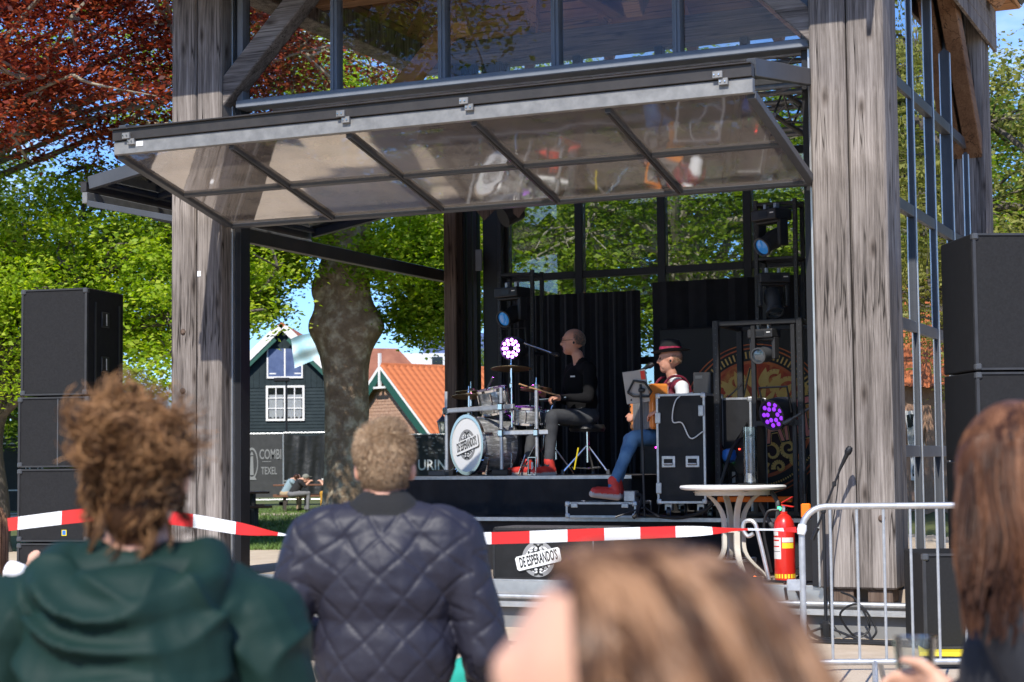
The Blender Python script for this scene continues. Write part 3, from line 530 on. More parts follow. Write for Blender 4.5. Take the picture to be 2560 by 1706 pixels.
# ================================================================= flight cases and stage boxes
def case(name, label, w, d, h, loc, rz=-TH, handles=(), casters=False, rail='galv', group=None, ball=True, body='case_black', rw=.022):
    t = thing(name, label, 'flight case', loc, rz, group); z0 = .13 if casters else 0.
    MB().box(-w/2 + .004, -d/2 + .004, z0 + .004, w/2 - .004, d/2 - .004, z0 + h - .004).build('shell', body, t)
    for sx in (-1, 1):
        for sy in (-1, 1): MB().cb((sx*(w/2 - rw/2), sy*(d/2 - rw/2), z0 + h/2), (rw, rw, h - .05)).build('edge_rail', rail, t, bevel=.002)
        for sz in (0, 1): MB().cb((sx*(w/2 - rw/2), 0, z0 + rw/2 + sz*(h - rw)), (rw, d - .05, rw)).build('edge_rail', rail, t, bevel=.002)
    for sy in (-1, 1):
        for sz in (0, 1): MB().cb((0, sy*(d/2 - rw/2), z0 + rw/2 + sz*(h - rw)), (w - .05, rw, rw)).build('edge_rail', rail, t, bevel=.002)
    if ball:
        for sx in (-1, 1):
            for sy in (-1, 1):
                for sz in (0, 1): MB().cb((sx*(w/2 - .018), sy*(d/2 - .018), z0 + .018 + sz*(h - .036)), (.05, .05, .05)).build('corner', rail, t, bevel=.014, seg=2)
    for hx, hz in handles:
        o = MB().cb((hx, -d/2 - .002, z0 + hz), (.13, .012, .105)).build('handle', rail, t, bevel=.012, seg=2); MB().cb((hx, -d/2 - .009, z0 + hz - .004), (.085, .006, .06)).build('dish', 'case_black', o, bevel=.004); MB().tube([(hx - .04, -d/2 - .014, z0 + hz - .02), (hx + .04, -d/2 - .014, z0 + hz - .02)], .008, 8).build('grip', rail, o)
    if casters:
        for sx in (-1, 1):
            for sy in (-1, 1):
                c = (sx*(w/2 - .08), sy*(d/2 - .08), .05); o = MB().lathe([(.02, -.016), (.05, -.016), (.05, .016), (.02, .016)], c, (1, .3, 0), 18).build('caster', 'black_plastic', t)
                MB().lathe([(.008, -.018), (.036, -.018), (.036, .018), (.008, .018)], c, (1, .3, 0), 16).build('rim', 'blue', o); MB().cb((c[0], c[1] + .02, .095), (.07, .06, .06)).build('fork', 'galv', o, bevel=.004)
    return t
mat('blue', (.02, .12, .42), .45); mat('wire_black', (.012, .012, .013), .5); mat('wire_white', (.62, .62, .6), .5); mat('orange', (.85, .2, .012), .45); mat('carpet', (.03, .03, .032), .95, var=(.09, .085, .08), vs_=30, bump=.8, bs=120)
# inner stage platform and drum riser
pt = thing('stage_platform', 'low black platform carrying the drum riser and cases', 'platform', PV(2.6, 3.2, .357), -TH)
MB().box(-2.5, -1.42, 0, 2.3, 1.55, .47).build('skirt', 'black_cloth', pt)
for i in range(4): MB().box(-2.52 + i*1.2, -1.46, .47, -2.52 + (i+1)*1.2 - .006, 1.6, .497).build('deck_panel', 'carpet', pt, bevel=.003)
MB().box(-2.52, -1.475, .465, 2.28, -1.462, .5).build('deck_edge', 'galv', pt)
def drape(x0, x1, y, z0, z1, folds, amp, seed, nz=8, curve=0.):
    r = random.Random(seed); n = max(40, folds*9); rs = []; ph = [r.uniform(0, 6.28) for _ in range(3)]
    for j in range(nz + 1):
        q = j/nz; row = []
        for i in range(n + 1):
            s = i/n; a = amp*(1.15 - .35*q); off = a*math.sin(s*folds*6.283 + ph[0] + .5*math.sin(q*2 + ph[1])) + a*.5*math.sin(s*folds*2.7*6.283 + ph[2] + q)
            row.append((x0 + (x1-x0)*s, y + off + curve*4*s*(1-s), z0 + (z1-z0)*q + (amp*.4*math.sin(s*folds*4 + ph[1]) if j == 0 else 0)))
        rs.append(row)
    b = MB(); b.add([p for r_ in rs for p in r_], [(j*(n+1)+i, j*(n+1)+i+1, (j+1)*(n+1)+i+1, (j+1)*(n+1)+i) for j in range(nz) for i in range(n)]); return b
rs_ = thing('drum_riser', 'black skirted riser with pale edge under the drum kit', 'riser', PV(1.45, 3.3, .855), -TH)
MB().box(-1.33, -1.0, 0, 1.3, 1.1, .36).build('frame', 'black_cloth', rs_)
MB().box(-1.35, -1.05, .361, 1.32, 1.12, .385).build('deck', 'carpet', rs_, bevel=.003); MB().box(-1.35, -1.064, .355, 1.32, -1.051, .388).build('deck_edge', 'galv', rs_)
drape(-1.36, 1.33, -1.085, -.0, .352, 5, .016, 5).build('skirt', 'black_cloth', rs_, smooth=True)
# curtains at the back
for k, (a, b_, z1, lb) in enumerate(((.22, 1.98, 3.26, 'plain black stage curtain hanging behind the drummer'), (2.12, 5.0, 3.34, 'wide black stage curtain hanging behind the accordion player'))):
    o = drape(a, b_, 4.72, .9, z1, 9 if k == 0 else 7, .03, 3 + k, 10).build('stage_curtain', 'black_cloth', smooth=True, loc=PV(0, 0), rot=(0, 0, -TH)); tag(o, lb, 'curtain', 'black stage curtains')
# ----------------------------------------------------------------- banner with fiery roundel
mat('fire_a', (.75, .16, .02), .6, var=(.9, .5, .1), col3=(.5, .05, .02), vs_=3.2); mat('fire_gold', (.8, .46, .09), .6, var=(.9, .62, .2), vs_=5); mat('fire_dark', (.035, .012, .012), .7); mat('fire_red', (.45, .05, .03), .6, var=(.8, .24, .05), vs_=4); mat('fire_pink', (.9, .13, .26), .6, var=(.95, .48, .2), vs_=1.3, stretch=(1, 1, 1.2)); mat('fire_glow', (.7, .45, .5), .6, var=(.8, .25, .05), vs_=4, stretch=(1, 1, 5))
bn = thing('round_banner', 'black banner printed with a large fiery orange roundel and gold lettering', 'banner', PV(3.36, 4.42, 1.80), -TH)
MB().box(-1.05, 0, -.97, 1.35, .012, .98).build('cloth', 'print_black', bn)
M = Matrix.Translation((0, -.001, 0)) @ STAND; rad = .80
b = MB(); disc(b, (0, 0), rad*.985, rad, M, 72, .0005); disc(b, (0, 0), rad*.93, rad*.95, M, 72, .0005); disc(b, (0, 0), rad*.74, rad*.78, M, 72, .001); b.build('ring', 'fire_red', bn)
b = MB(); disc(b, (0, 0), 0, rad*.74, M, 72, .0004); b.build('field', 'fire_a', bn)
b = MB()
for i in range(96):
    t = 2*math.pi*i/96
    if math.sin(t) > -.2: b.bar(M @ Vector((rad*.81*math.cos(t), rad*.81*math.sin(t), .001)), M @ Vector((rad*.9*math.cos(t), rad*.9*math.sin(t), .001)), .017, .001, (0, 1, 0))
b.build('ticks', 'fire_gold', bn)
b = MB(); b.prism([(rad*.735*math.cos(t), rad*.735*math.sin(t)) for t in [math.pi + math.pi*i/24 for i in range(25)]], .0008, .0012, M); b.build('lower_field', 'fire_dark', bn)
b = MB(); b.box(-rad*.66, -.02, .0012, rad*.66, .16, .0016, M); b.build('glow_band', 'fire_glow', bn)
b = MB()
for i in range(9):                                                # flame leaves fanning out of the centre
    t = R(18 + i*18)
    for q0, q1, w in ((.16, .4, .035), (.38, .56, .05)):
        c0, c1 = rad*q0*1.1, rad*q1*1.25; n = 8; poly = [(c0 + (c1-c0)*j/n, w*math.sin(math.pi*(j/n)**.7)) for j in range(n+1)] + [(c0 + (c1-c0)*j/n, -w*math.sin(math.pi*(j/n)**.7)) for j in range(n-1, 0, -1)]
        b.prism(poly, .0018, .0022, M @ Matrix.Rotation(t + (.09 if q0 > .3 else 0), 4, 'Z'))
for sx in (-1, 1):
    for (cx, cy, r_, tn, ph) in ((.42, .3, .13, 1.3, .4), (.55, .12, .1, 1.2, 2), (.25, .42, .09, 1.2, 1), (.6, .33, .08, 1.2, 3)): swirl(b, (sx*cx*rad*1.05, cy*rad*1.2), r_*1.15, tn, .026, M @ Matrix.Translation((0, 0, .0025)), ph, 22, sx)
b.build('flames', 'fire_gold', bn)
b = MB()
for sx in (-1, 1):
    for (cx, cy, r_, tn, ph) in ((.2, -.42, .14, 1.2, 4.5), (.42, -.36, .1, 1.2, 5.5), (.5, -.5, .06, 1., 5.5), (.3, -.6, .07, 1.1, 3.5), (.12, -.66, .05, 1., 4.2)): swirl(b, (sx*cx*rad*1.05, cy*rad*1.05), r_, tn, .024, M @ Matrix.Translation((0, 0, .0025)), ph, 20, -sx)
for i in range(80):
    t = math.pi + math.pi*i/80; b.bar(M @ Vector((rad*.86*math.cos(t), rad*.86*math.sin(t), .001)), M @ Vector((rad*.885*math.cos(t), rad*.885*math.sin(t), .001)), .014, .001, (0, 1, 0))
b.build('scrolls', 'fire_gold', bn)
T = M @ Matrix.Rotation(R(10), 4, 'Z')
for nm, mm, off, z in (('letter_edge', 'fire_gold', .042, .004), ('letter_body', 'print_black', .03, .0055), ('letters', 'fire_pink', .008, .0075)): text(nm, "DE ESPERANDO'S", .5, mm, bn, T @ Matrix.Translation((.02, -.1, z)) @ Matrix.Diagonal((.56, 1.15, 1, 1)), .0005, off*.62, shear=.1)
MB().tube([(-1.05, .02, .985), (1.35, .02, .985)], .015, 8).build('top_pole', 'black_frame', bn)
for x in (-.9, 1.2): MB().tube([(x, .03, -.97), (x, .03, 1.0)], .014, 8).build('side_pole', 'black_frame', bn)
# ================================================================= lights
mat('lens_glass', (.05, .07, .09), .05, spec=1., coat=1.); mat('lens_blue', (.01, .06, .16), .08, coat=1., emit=((.03, .2, .55), .35)); mat('led_purple', (.5, .1, .9), .3, emit=((.62, .22, 1.), 7.)); mat('led_violet', (.25, .02, .5), .3, emit=((.3, .04, .85), .8)); mat('led_magenta', (.8, .02, .5), .3, emit=((1., .03, .6), 5.)); mat('led_red', (.8, .02, .02), .3, emit=((1., .05, .03), 4.)); mat('led_green', (.02, .8, .2), .3, emit=((.05, 1., .25), 3.)); mat('led_orange', (.9, .2, .02), .3, emit=((1., .16, .02), 9.))
mat('fixture', (.025, .025, .027), .45, var=(.04, .04, .042), vs_=8); mat('fixture_grey', (.06, .063, .068), .4, spec=.6)
def moving_head(label, loc, rz, tilt, k=1., lens='lens_glass', body='fixture'):
    t = thing('moving_head_light', label, 'stage light', loc, rz, 'moving head lights on the stage trusses')
    MB().cb((0, 0, .3*k), (.34*k, .24*k, .11*k)).build('base', body, t, bevel=.012, seg=2)
    o = MB().cb((0, -.122*k, .3*k), (.12*k, .004, .05*k)).build('display', 'black_plastic', t); MB().cb((.12*k, -.122*k, .31*k), (.05*k, .004, .012*k)).build('mark', 'print_white', t)
    y = MB()
    for s in (-1, 1): y.cb((s*.15*k, 0, .12*k), (.045*k, .12*k, .27*k))
    y.cb((0, 0, .232*k), (.33*k, .14*k, .03*k)); y.build('yoke', body, t, bevel=.012*k, seg=2)
    d = Vector((0, -math.cos(tilt), -math.sin(tilt))); c = Vector((0, 0, .05*k))
    h = MB().lathe([(.03*k, -.15*k), (.085*k, -.13*k), (.1*k, -.02*k), (.088*k, .03*k), (.082*k, .12*k), (.1*k, .14*k), (.1*k, .17*k), (.083*k, .172*k), (.078*k, .15*k)], c, d, 24).build('head', 'fixture_grey' if body == 'fixture' else body, t, smooth=True)
    MB().lathe([(.078*k, .152*k), (.05*k, .162*k), (.001, .167*k)], c, d, 20).build('lens', lens, h, smooth=True)
    for s in (-1, 1): MB().cb((s*.07*k, -.0, .385*k), (.035*k, .06*k, .07*k)).build('clamp', 'galv', t, bevel=.006)
    return t
def par_light(label, loc, aim, k, led, n_out=11):
    t = thing('par_light', label, 'stage light', loc, 0, 'round LED par lights'); d = Vector(aim).normalized()
    sh = MB().lathe([(.04*k, -.13*k), (.09*k, -.12*k), (.11*k, -.03*k), (.115*k, .05*k), (.115*k, .075*k), (.104*k, .076*k), (.1*k, .055*k)], (0, 0, 0), d, 28).build('housing', 'fixture', t, smooth=True)
    MB().lathe([(.1*k, .056*k), (.001, .057*k)], (0, 0, 0), d, 24).build('plate', 'black_plastic', sh)
    x = d.cross(Vector((0, 0, 1))).normalized(); y = x.cross(d)
    for r_, m_ in ((.08*k, n_out), (.046*k, 6)):
        for i in range(m_):
            a = 2*math.pi*i/m_; c = d*.058*k + (x*math.cos(a) + y*math.sin(a))*r_; MB().lathe([(.0165*k, 0), (.0155*k, .006*k), (.001, .01*k)], c, d, 10).build('led', led, t)
    b = MB(); b.tube([x*.13*k, x*.13*k + y*.19*k, -x*.13*k + y*.19*k, -x*.13*k], .009*k, 6); b.build('bracket', 'black_frame', t)
    return t
def truss(b, p0, p1, side, up, s=.26, r=.024, seg=.3):
    """four chords plus zigzag webs from p0 to p1"""
    p0, p1, x, y = Vector(p0), Vector(p1), Vector(side).normalized(), Vector(up).normalized(); L = (p1-p0).length; n = max(1, round(L/seg)); ch = MB()
    cs = [(-1, -1), (1, -1), (1, 1), (-1, 1)]
    for i, j in cs: ch.cyl(p0 + x*i*s/2 + y*j*s/2, p1 + x*i*s/2 + y*j*s/2, r, n=8)
    for k in range(4):
        a, c = cs[k], cs[(k+1) % 4]
        for q in range(n):
            f, g = p0.lerp(p1, q/n), p0.lerp(p1, (q+1)/n); u_, v_ = (a, c) if q % 2 else (c, a)
            b.cyl(f + x*u_[0]*s/2 + y*u_[1]*s/2, g + x*v_[0]*s/2 + y*v_[1]*s/2, r*.45, n=6)
    return ch
for (lb, p0, p1, sd_) in (('alloy truss hanging behind the upper front window', (-.2, .75, 4.62), (5.2, .75, 4.62), (0, 1, 0)), ('alloy truss running back along the right side under the roof', (4.72, .95, 4.45), (4.72, 4.6, 4.45), (1, 0, 0)), ('alloy truss across the middle under the roof', (-.1, 2.3, 4.55), (5.0, 2.3, 4.55), (0, 1, 0))):
    t = thing('ceiling_truss', lb, 'truss', PV(0, 0), -TH, 'alloy trusses under the roof'); w = MB(); c = truss(w, p0, p1, sd_, (0, 0, 1)); c.build('chords', 'alu_bar', t, smooth=True); w.build('web', 'alu_bar', t)
t = thing('ceiling_spotlight', 'brown barndoor spotlight hanging from the truss near the rear left window', 'stage light', PV(.62, 4.3, 4.16), -TH)
MB().lathe([(.09, -.12), (.12, -.1), (.12, .12)], (0, 0, 0), (-.5, -.6, -.4), 16).build('housing', 'fixture', t); 
for a in (-1, 1): MB().box(-.12, -.004, 0, .12, .004, .2, Matrix.Translation(Vector((-.08, -.1, -.06)) + Vector((a*.12, 0, .06))) @ Matrix.Rotation(a*.7, 4, 'Y')).build('barndoor', 'oak_brown', t)
MB().tube([(0, 0, .1), (0, 0, .4)], .02, 6).build('hanger', 'black_frame', t)
def tower(name, label, loc, w, d, h, rungs, tube=.04):
    t = thing(name, label, 'truss tower', loc, -TH)
    for x in (-1, 1):
        for y in (-1, 1): o = MB().cb((x*(w - tube)/2, y*(d - tube)/2, h/2), (tube, tube, h)).build('upright', 'black_paint', t, bevel=.004)
    for z in rungs:
        for y in (-1, 1): MB().cb((0, y*(d - tube)/2, z), (w - 2*tube, tube*.8, tube*.8)).build('crossbar', 'black_paint', t, bevel=.004)
        for x in (-1, 1): MB().cb((x*(w - tube)/2, 0, z), (tube*.8, d - 2*tube, tube*.8)).build('crossbar', 'black_paint', t, bevel=.004)
    b = MB()
    for x in (-1, 1):
        for i in range(int(h/.06)): b.cb((x*(w/2 - tube/2), -d/2 - .001, .05 + i*.06), (.009, .003, .009))
    struct(b.build('punch_holes', 'fixture_grey', t), 'stuff')
    return t
tower('light_tower', 'black truss tower holding lamps behind the drums', PV(.97, 3.75, .858), .42, .3, 2.57, (.02, .95, 1.68, 2.53))
tower('light_tower', 'tall black truss tower holding lamps beside the right post', PV(4.13, 2.72, 2.66), .42, .3, 1.18, (.02, .62, 1.14))
fr = tower('truss_frame', 'black box frame under the right light tower', PV(4.12, 2.32, .858), .84, .8, 1.8, (.03, 1.77), .055)
for z in (.85,): MB().cb((.18, -.37, z), (.42, .05, .05)).build('crossbar', 'black_paint', fr, bevel=.004)
for x in (-.04, .33): MB().cb((x, -.375, .88), (.04, .04, 1.72)).build('upright', 'black_paint', fr, bevel=.003)
moving_head('black moving head with blue lens in the tower behind the drums', PV(.95, 3.56, 2.9), -TH - .3, .35, .95, 'lens_blue', 'black_paint')
moving_head('topmost moving head in the tower by the right post', PV(4.1, 2.56, 3.40), -TH - .5, .5, .95, 'lens_blue')
moving_head('tilted moving head in the middle of the tower by the right post', PV(4.1, 2.56, 2.83), -TH + .5, 1.0, .85)
moving_head('small moving head hanging in the box frame', PV(4.16, 2.02, 2.30), -TH - .2, .15, .75)
p1 = par_light('lit purple LED par behind the drum cymbals', PV(.99, 3.5, 2.585), PV(.6, -2.2, 2.3) - PV(.99, 3.5, 2.585), 1.12, 'led_purple')
p2 = par_light('violet LED par hanging in the box frame on the right', PV(4.30, 1.93, 1.80), Vector((-.72, -.62, -.25)), 1.25, 'led_violet', 9)
pl_ = bpy.data.lights.new('par_glow', 'SPOT'); pl_.energy = 55; pl_.color = (.55, .08, 1); pl_.spot_size = R(70); pl_.spot_blend = .6; pl_.shadow_soft_size = .09
po = bpy.data.objects.new('par_glow', pl_); C.objects.link(po); po.parent = p1; dv = (PV(1.3, 2.6, 2.2) - PV(.99, 3.5, 2.585)).normalized(); po.location = dv*.09; po.rotation_euler = dv.to_track_quat('-Z', 'Y').to_euler()
t = thing('floor_light', 'tiny magenta indicator lights of a dark floor fixture behind the accordion player', 'stage light', PV(2.52, 3.7, .86), -TH)
MB().cb((0, .06, .35), (.4, .1, .7)).build('housing', 'black_paint', t, bevel=.01)
for i in range(4):
    for j in range(2): MB().cb((-.02 + .022*i, .005, .655 + j*.045), (.016, .006, .022)).build('led', 'led_magenta', t)
t = thing('led_bar', 'row of small orange lamps in a dark bar on the deck by the table', 'stage light', PV(3.95, .62, .357), -TH)
MB().cb((0, 0, .03), (1.1, .07, .06)).build('housing', 'black_paint', t, bevel=.006)
for i in range(12): MB().lathe([(.018, 0), (.001, .008)], (-.5 + .09*i, 0, .06), (0, 0, 1), 10).build('led', 'led_orange', t)
# ================================================================= cases
ZP = .858
tcs = case('flight_case', 'tall black flight case on casters beside the accordion player', .47, .55, 1.0, PV(3.45, 1.98, ZP), handles=((-.12, .38), (.11, .38)), casters=True)
for x, z in ((-.215, .78), (.2, .84), (-.215, .14)): MB().cb((x, -.282, z + .13), (.055, .012, .1)).build('latch', 'galv', tcs, bevel=.006)
MB().tube(spline([(.1, -.2, 1.14), (-.03, -.285, 1.08), (-.07, -.29, .88), (.02, -.29, .86), (.1, -.29, .72), (.22, -.3, .78)], 6), .006, 6).build('white_lead', 'wire_white', tcs)
lc = case('flight_case', 'low black flight case serving as foot rest for the accordion player', .70, .42, .145, PV(2.68, 1.86, ZP), ball=True)
for x in (-.26, .24): MB().cb((x, -.214, .115), (.07, .012, .045)).build('latch', 'galv', lc, bevel=.01)
case('flight_case', 'flat black flight case under the tall one behind the table', .9, .5, .16, PV(3.72, 1.35, .357))
kb = case('flight_case', 'black rack case with cables behind the tall flight case', .44, .5, 1.1, PV(3.74, 2.5, ZP), body='black_paint')
lg = case('logo_box', 'wide black box with the round band logo at the stage front', 1.13, .45, .45, PV(2.68, .72, .357), rail='black_paint', ball=False)
lg['category'] = 'stage box'
MB().box(-.55, -.215, .4505, .55, .22, .458).build('grit_top', 'carpet', lg); MB().cb((.38, -.227, .22), (.006, .004, .42)).build('seam', 'galv', lg)
band_logo(lg, Matrix.Translation((-.13, -.2262, .185)) @ STAND, .155)
mk = thing('control_box', 'small grey box standing on the tall flight case', 'box', PV(3.56, 2.0, 1.99), -TH); MB().box(-.07, -.03, 0, .1, .06, .2).build('shell', 'fixture', mk, bevel=.006); MB().box(-.05, -.033, .14, .02, -.0305, .17).build('panel', 'fixture_grey', mk)
pdl = thing('foot_pedal', 'grey metal foot pedal box by the red shoes', 'pedal', PV(2.95, 1.72, 1.005), -TH); MB().box(-.05, -.05, 0, .06, .06, .1).build('housing', 'galv', pdl, bevel=.006)
for x in (-.2, -.33): MB().box(x, -.06, .0, x + .11, .1, .02, Matrix.Rotation(-.06, 4, 'Y')).build('treadle', 'fixture', pdl, bevel=.004)
MB().tube(spline([(.06, 0, .06), (.13, -.04, .05), (.12, -.16, -.1), (.1, -.2, -.14)], 6), .018, 8).build('lead', 'wire_black', pdl)
for k, (pts, r_, lb) in enumerate((
    ([(3.05, 1.7, .9), (3.25, 1.62, .875), (3.5, 1.66, .87), (3.75, 1.7, 1.0), (3.9, 1.85, 1.5), (4.0, 2.1, 1.6)], .017, 'thick black cable looping up past the tall flight case'),
    ([(3.85, 1.25, .6), (3.9, 1.1, .42), (4.2, .9, .375), (4.7, .7, .372), (5.05, .5, .37)], .012, 'black cable trailing along the deck behind the extinguisher'),
    ([(4.3, 1.3, 1.0), (4.45, 1.2, .8), (4.5, 1.15, 1.0), (4.38, 1.25, 1.12), (4.2, 1.4, 1.05)], .02, 'grey hose curling beside the white table'),
    ([(4.8, .5, .37), (4.95, .15, .28), (5.05, -.1, .12), (5.2, -.25, .02), (5.6, -.3, .015), (6.2, -.35, .02), (7.2, -.9, .02)], .014, 'black cable hanging off the stage edge behind the barrier'),
    ([(4.7, .6, .37), (4.85, .1, .3), (4.95, -.12, .05), (4.8, -.3, .015), (5.3, -.45, .015), (5.9, -.5, .015), (7.6, -1.3, .02)], .012, 'second black cable hanging off the stage edge behind the barrier'),
    ([(5.3, .05, .35), (5.45, -.08, .3), (5.55, -.1, .1), (5.45, -.14, .03), (5.35, -.2, .2), (5.5, -.22, .28), (5.62, -.2, .1), (5.6, -.3, .02)], .009, 'coil of thin black cable at the right post foot'),
    ([(-.3, -.5, .03), (-.2, .05, .27), (.1, .3, .3), (.4, .4, .37)], .016, 'black cable lying over the stage edge beside the left post'),
    ([(-1.6, -1.7, .015), (.0, -1.0, .015), (1.2, -.95, .015), (2.5, -1.2, .015), (5.4, -1.6, .015)], .018, 'black cable lying across the sand in front of the stage'),
    ([(-1.5, -3.2, .008), (.3, -2.4, .01), (1.2, -2.5, .01), (3.5, -2.9, .01)], .012, 'thin black cable nearest the audience on the sand'))):
    b = MB().tube(spline([PV(*p) for p in pts], 8), r_, 7); o = b.build('cable', 'wire_black' if k != 2 else 'fixture_grey', smooth=True); tag(o, lb, 'cable', 'loose stage cables')
for i in range(5):                                                 # tangle inside the rack
    r = random.Random(i); b = MB().tube(spline([(r.uniform(-.2, .2), -.27, r.uniform(.3, .9)), (r.uniform(-.2, .2), -.33, r.uniform(.2, .8)), (r.uniform(-.2, .2), -.3, r.uniform(.1, .5)), (r.uniform(-.2, .2), -.29, .05)], 6), .008, 6); b.build('patch_lead', 'wire_black', kb, smooth=True)
for x, z, m_ in ((.1, .62, 'led_red'), (.12, .25, 'led_red'), (.02, .5, 'led_green')): MB().cb((x, -.262, z), (.014, .006, .014)).build('indicator', m_, kb)
for k, x in enumerate((-.1, .04, .15)): MB().cb((x, -.258, .3), (.03, .006, .22)).build('rack_strip', 'galv', kb)
MB().tube([(.1, -.1, 1.1), (.17, -.1, 1.38)], .008, 6).build('antenna', 'black_plastic', kb); MB().tube([(-.06, -.1, 1.1), (.1, -.1, 1.24)], .008, 6).build('antenna', 'black_plastic', kb)
t = tag(MB().lathe([(.001, -.06), (.05, -.055), (.068, -.01), (.062, .04), (.03, .06), (.001, .062)], (0, 0, 0), (0, .3, 1), 16).build('blue_cap', 'blue', smooth=True, loc=PV(3.83, 1.95, 1.42)), 'bright blue plastic plug hanging beside the tall flight case', 'plug')
# ================================================================= buildings beyond the park
mat('board_green', (.016, .025, .028), .75, spec=.2, var=(.028, .04, .043), vs_=2, bump=.1); mat('trim_green', (.02, .085, .06), .5); mat('trim_white', (.72, .7, .66), .6, var=(.8, .78, .75), vs_=3); mat('tile_orange', (.33, .085, .026), .8, var=(.52, .18, .065), col3=(.43, .12, .038), vs_=1.4, bump=.3, bs=8); mat('tile_dark', (.2, .07, .04), .8, var=(.34, .14, .08), vs_=1.4)
mat('brick', (.36, .2, .13), .85, var=(.5, .32, .22), vs_=9, bump=.4, bs=20); mat('window_dark', (.02, .024, .028), .1, spec=.8); mat('curtain_white', (.62, .62, .58), .8, var=(.75, .75, .72), vs_=14); mat('slate_blue', (.045, .07, .16), .5, var=(.1, .14, .26), vs_=2.5); mat('wall_white', (.7, .7, .69), .8)
def window(parent, x0, x1, z0, z1, y, cols, rows, fr='trim_white', inner='curtain_white'):
    b = MB(); w = .09
    for a in ((x0 - w, z0 - w, x1 + w, z0), (x0 - w, z1, x1 + w, z1 + w), (x0 - w, z0 + .001, x0, z1 - .001), (x1, z0 + .001, x1 + w, z1 - .001)): b.box(a[0], y - .06, a[1], a[2], y, a[3])
    o = b.build('window', fr, parent); mid = (x0 + x1)/2
    MB().box(mid - .06, y - .058, z0 + .002, mid + .06, y - .002, z1 - .002).build('window_post', fr, o)
    for s, (p, q) in enumerate(((x0, mid - .06), (mid + .06, x1))):
        for i in range(1, cols): MB().box(p + (q-p)*i/cols - .02, y - .05, z0 + .002, p + (q-p)*i/cols + .02, y - .004, z1 - .002).build('glazing_bar', fr, o)
        for j in range(1, rows): MB().box(p + .001, y - .048, z0 + (z1-z0)*j/rows - .02, q - .001, y - .006, z0 + (z1-z0)*j/rows + .02).build('glazing_bar', fr, o)
        MB().box(p, y - .02, z0, q, y - .012, z1).build('pane', 'pane', o)
        for c0, c1 in ((p + .06*(q-p), p + .46*(q-p)), (p + .54*(q-p), q - .06*(q-p))):
            n = 9; b = MB()
            for i in range(n): b.box(c0 + (c1-c0)*i/n, y - .011 + .003*(i % 2), z0 + .04*math.sin(i) + .05, c0 + (c1-c0)*(i+.97)/n, y - .006 + .003*(i % 2), z1 - .3)
            b.build('net_curtain', inner, o)
    MB().box(x0, y - .003, z0, x1, y + .001, z1).build('room_dark', 'window_dark', o); return o
gh = thing('wooden_house', 'dark green clapboard house with white gable trim beyond the fence', 'house', (-9.85, 75, 0), 0)
hw, ha, he = 3.7, 7.25, 3.65
for i in range(32):
    z = i*.143; MB().add([(-hw, 0, z), (hw, 0, z), (hw, -.03, z), (-hw, -.03, z), (-hw, 0, z + .143), (hw, 0, z + .143), (hw, -.006, z + .143), (-hw, -.006, z + .143)], [(0,1,2,3),(7,6,5,4),(3,2,6,7),(1,5,6,2),(0,3,7,4)]).build('clapboard', 'board_green', gh)
MB().add([(-hw, .01, 0), (hw, .01, 0), (hw, .01, he), (0, .01, ha - .1), (-hw, .01, he), (-hw, 8, 0), (hw, 8, 0), (hw, 8, he), (0, 8, ha - .1), (-hw, 8, he)], [(0,1,2,3,4), (9,8,7,6,5), (1,6,7,2), (0,4,9,5)]).build('wall', 'board_green', gh)
n = 30
for i in range(n):                                                 # vertical boards of the gable
    x0, x1 = -hw + 2*hw*i/n, -hw + 2*hw*(i + .96)/n; zt = lambda x: he + (ha - .1 - he)*(1 - abs(x)/hw)
    if min(zt(x0), zt(x1)) > 4.62: MB().add([(x0, -.035, 4.578), (x1, -.035, 4.578), (x1, -.035, zt(x1)), (x0, -.035, zt(x0)), (x0, 0, 4.578), (x1, 0, 4.578), (x1, 0, zt(x1)), (x0, 0, zt(x0))], [(0,1,2,3),(1,5,6,2),(4,0,3,7),(3,2,6,7),(4,5,1,0)]).build('gable_board', 'board_green', gh)
for s in (-1, 1):
    d = Vector((s*hw, 0, he - ha)).normalized(); a = Vector((0, -.35, ha)); 
    MB().bar(a + d*.12, a + d*5.3, .05, .3, Vector((s*-d.z*-1, 0, abs(d.x)))).build('barge_board', 'trim_white', gh); MB().bar(a + d*.4 + Vector((0, .04, -.3)), a + d*5.2 + Vector((0, .04, -.3)), .05, .22, Vector((s*d.z*-1*-1, 0, abs(d.x)))).build('barge_trim', 'trim_green', gh)
    P = [Vector((0, -.32, ha + .02)), Vector((0, 8.2, ha + .02)), Vector((s*(hw + .35), 8.2, he - .33)), Vector((s*(hw + .35), -.32, he - .33))]; P += [p + Vector((0, 0, .12)) for p in P]
    MB().add(P, [(3,2,1,0),(4,5,6,7),(0,1,5,4),(1,2,6,5),(2,3,7,6),(3,0,4,7)]).build('roof', 'tile_orange', gh)
window(gh, -.61, .86, 3.25, 4.58, -.035, 2, 3)
hd = MB().box(-.66, -.1, 4.98, .88, -.04, 5.06).box(-.66, -.1, 5.061, -.6, -.04, 6.25).box(.82, -.1, 5.061, .88, -.04, 6.25).box(.08, -.1, 5.061, .14, -.04, 6.25).build('hatch_frame', 'trim_white', gh)
for x in (-.6, .14): MB().box(x, -.08, 5.062, x + .68, -.045, 6.25).build('hatch_door', 'slate_blue', gh)
for x in (-.55, .52): MB().box(x, -.09, 5.16, x + .28, -.081, 5.21).build('hatch_hinge', 'trim_white', gh)
bh = thing('brick_house', 'brick house with orange tiled roof and green gable boards', 'house', (-4.75, 66, 0), R(-48))
hw, ha, he = 2.95, 4.95, 2.35
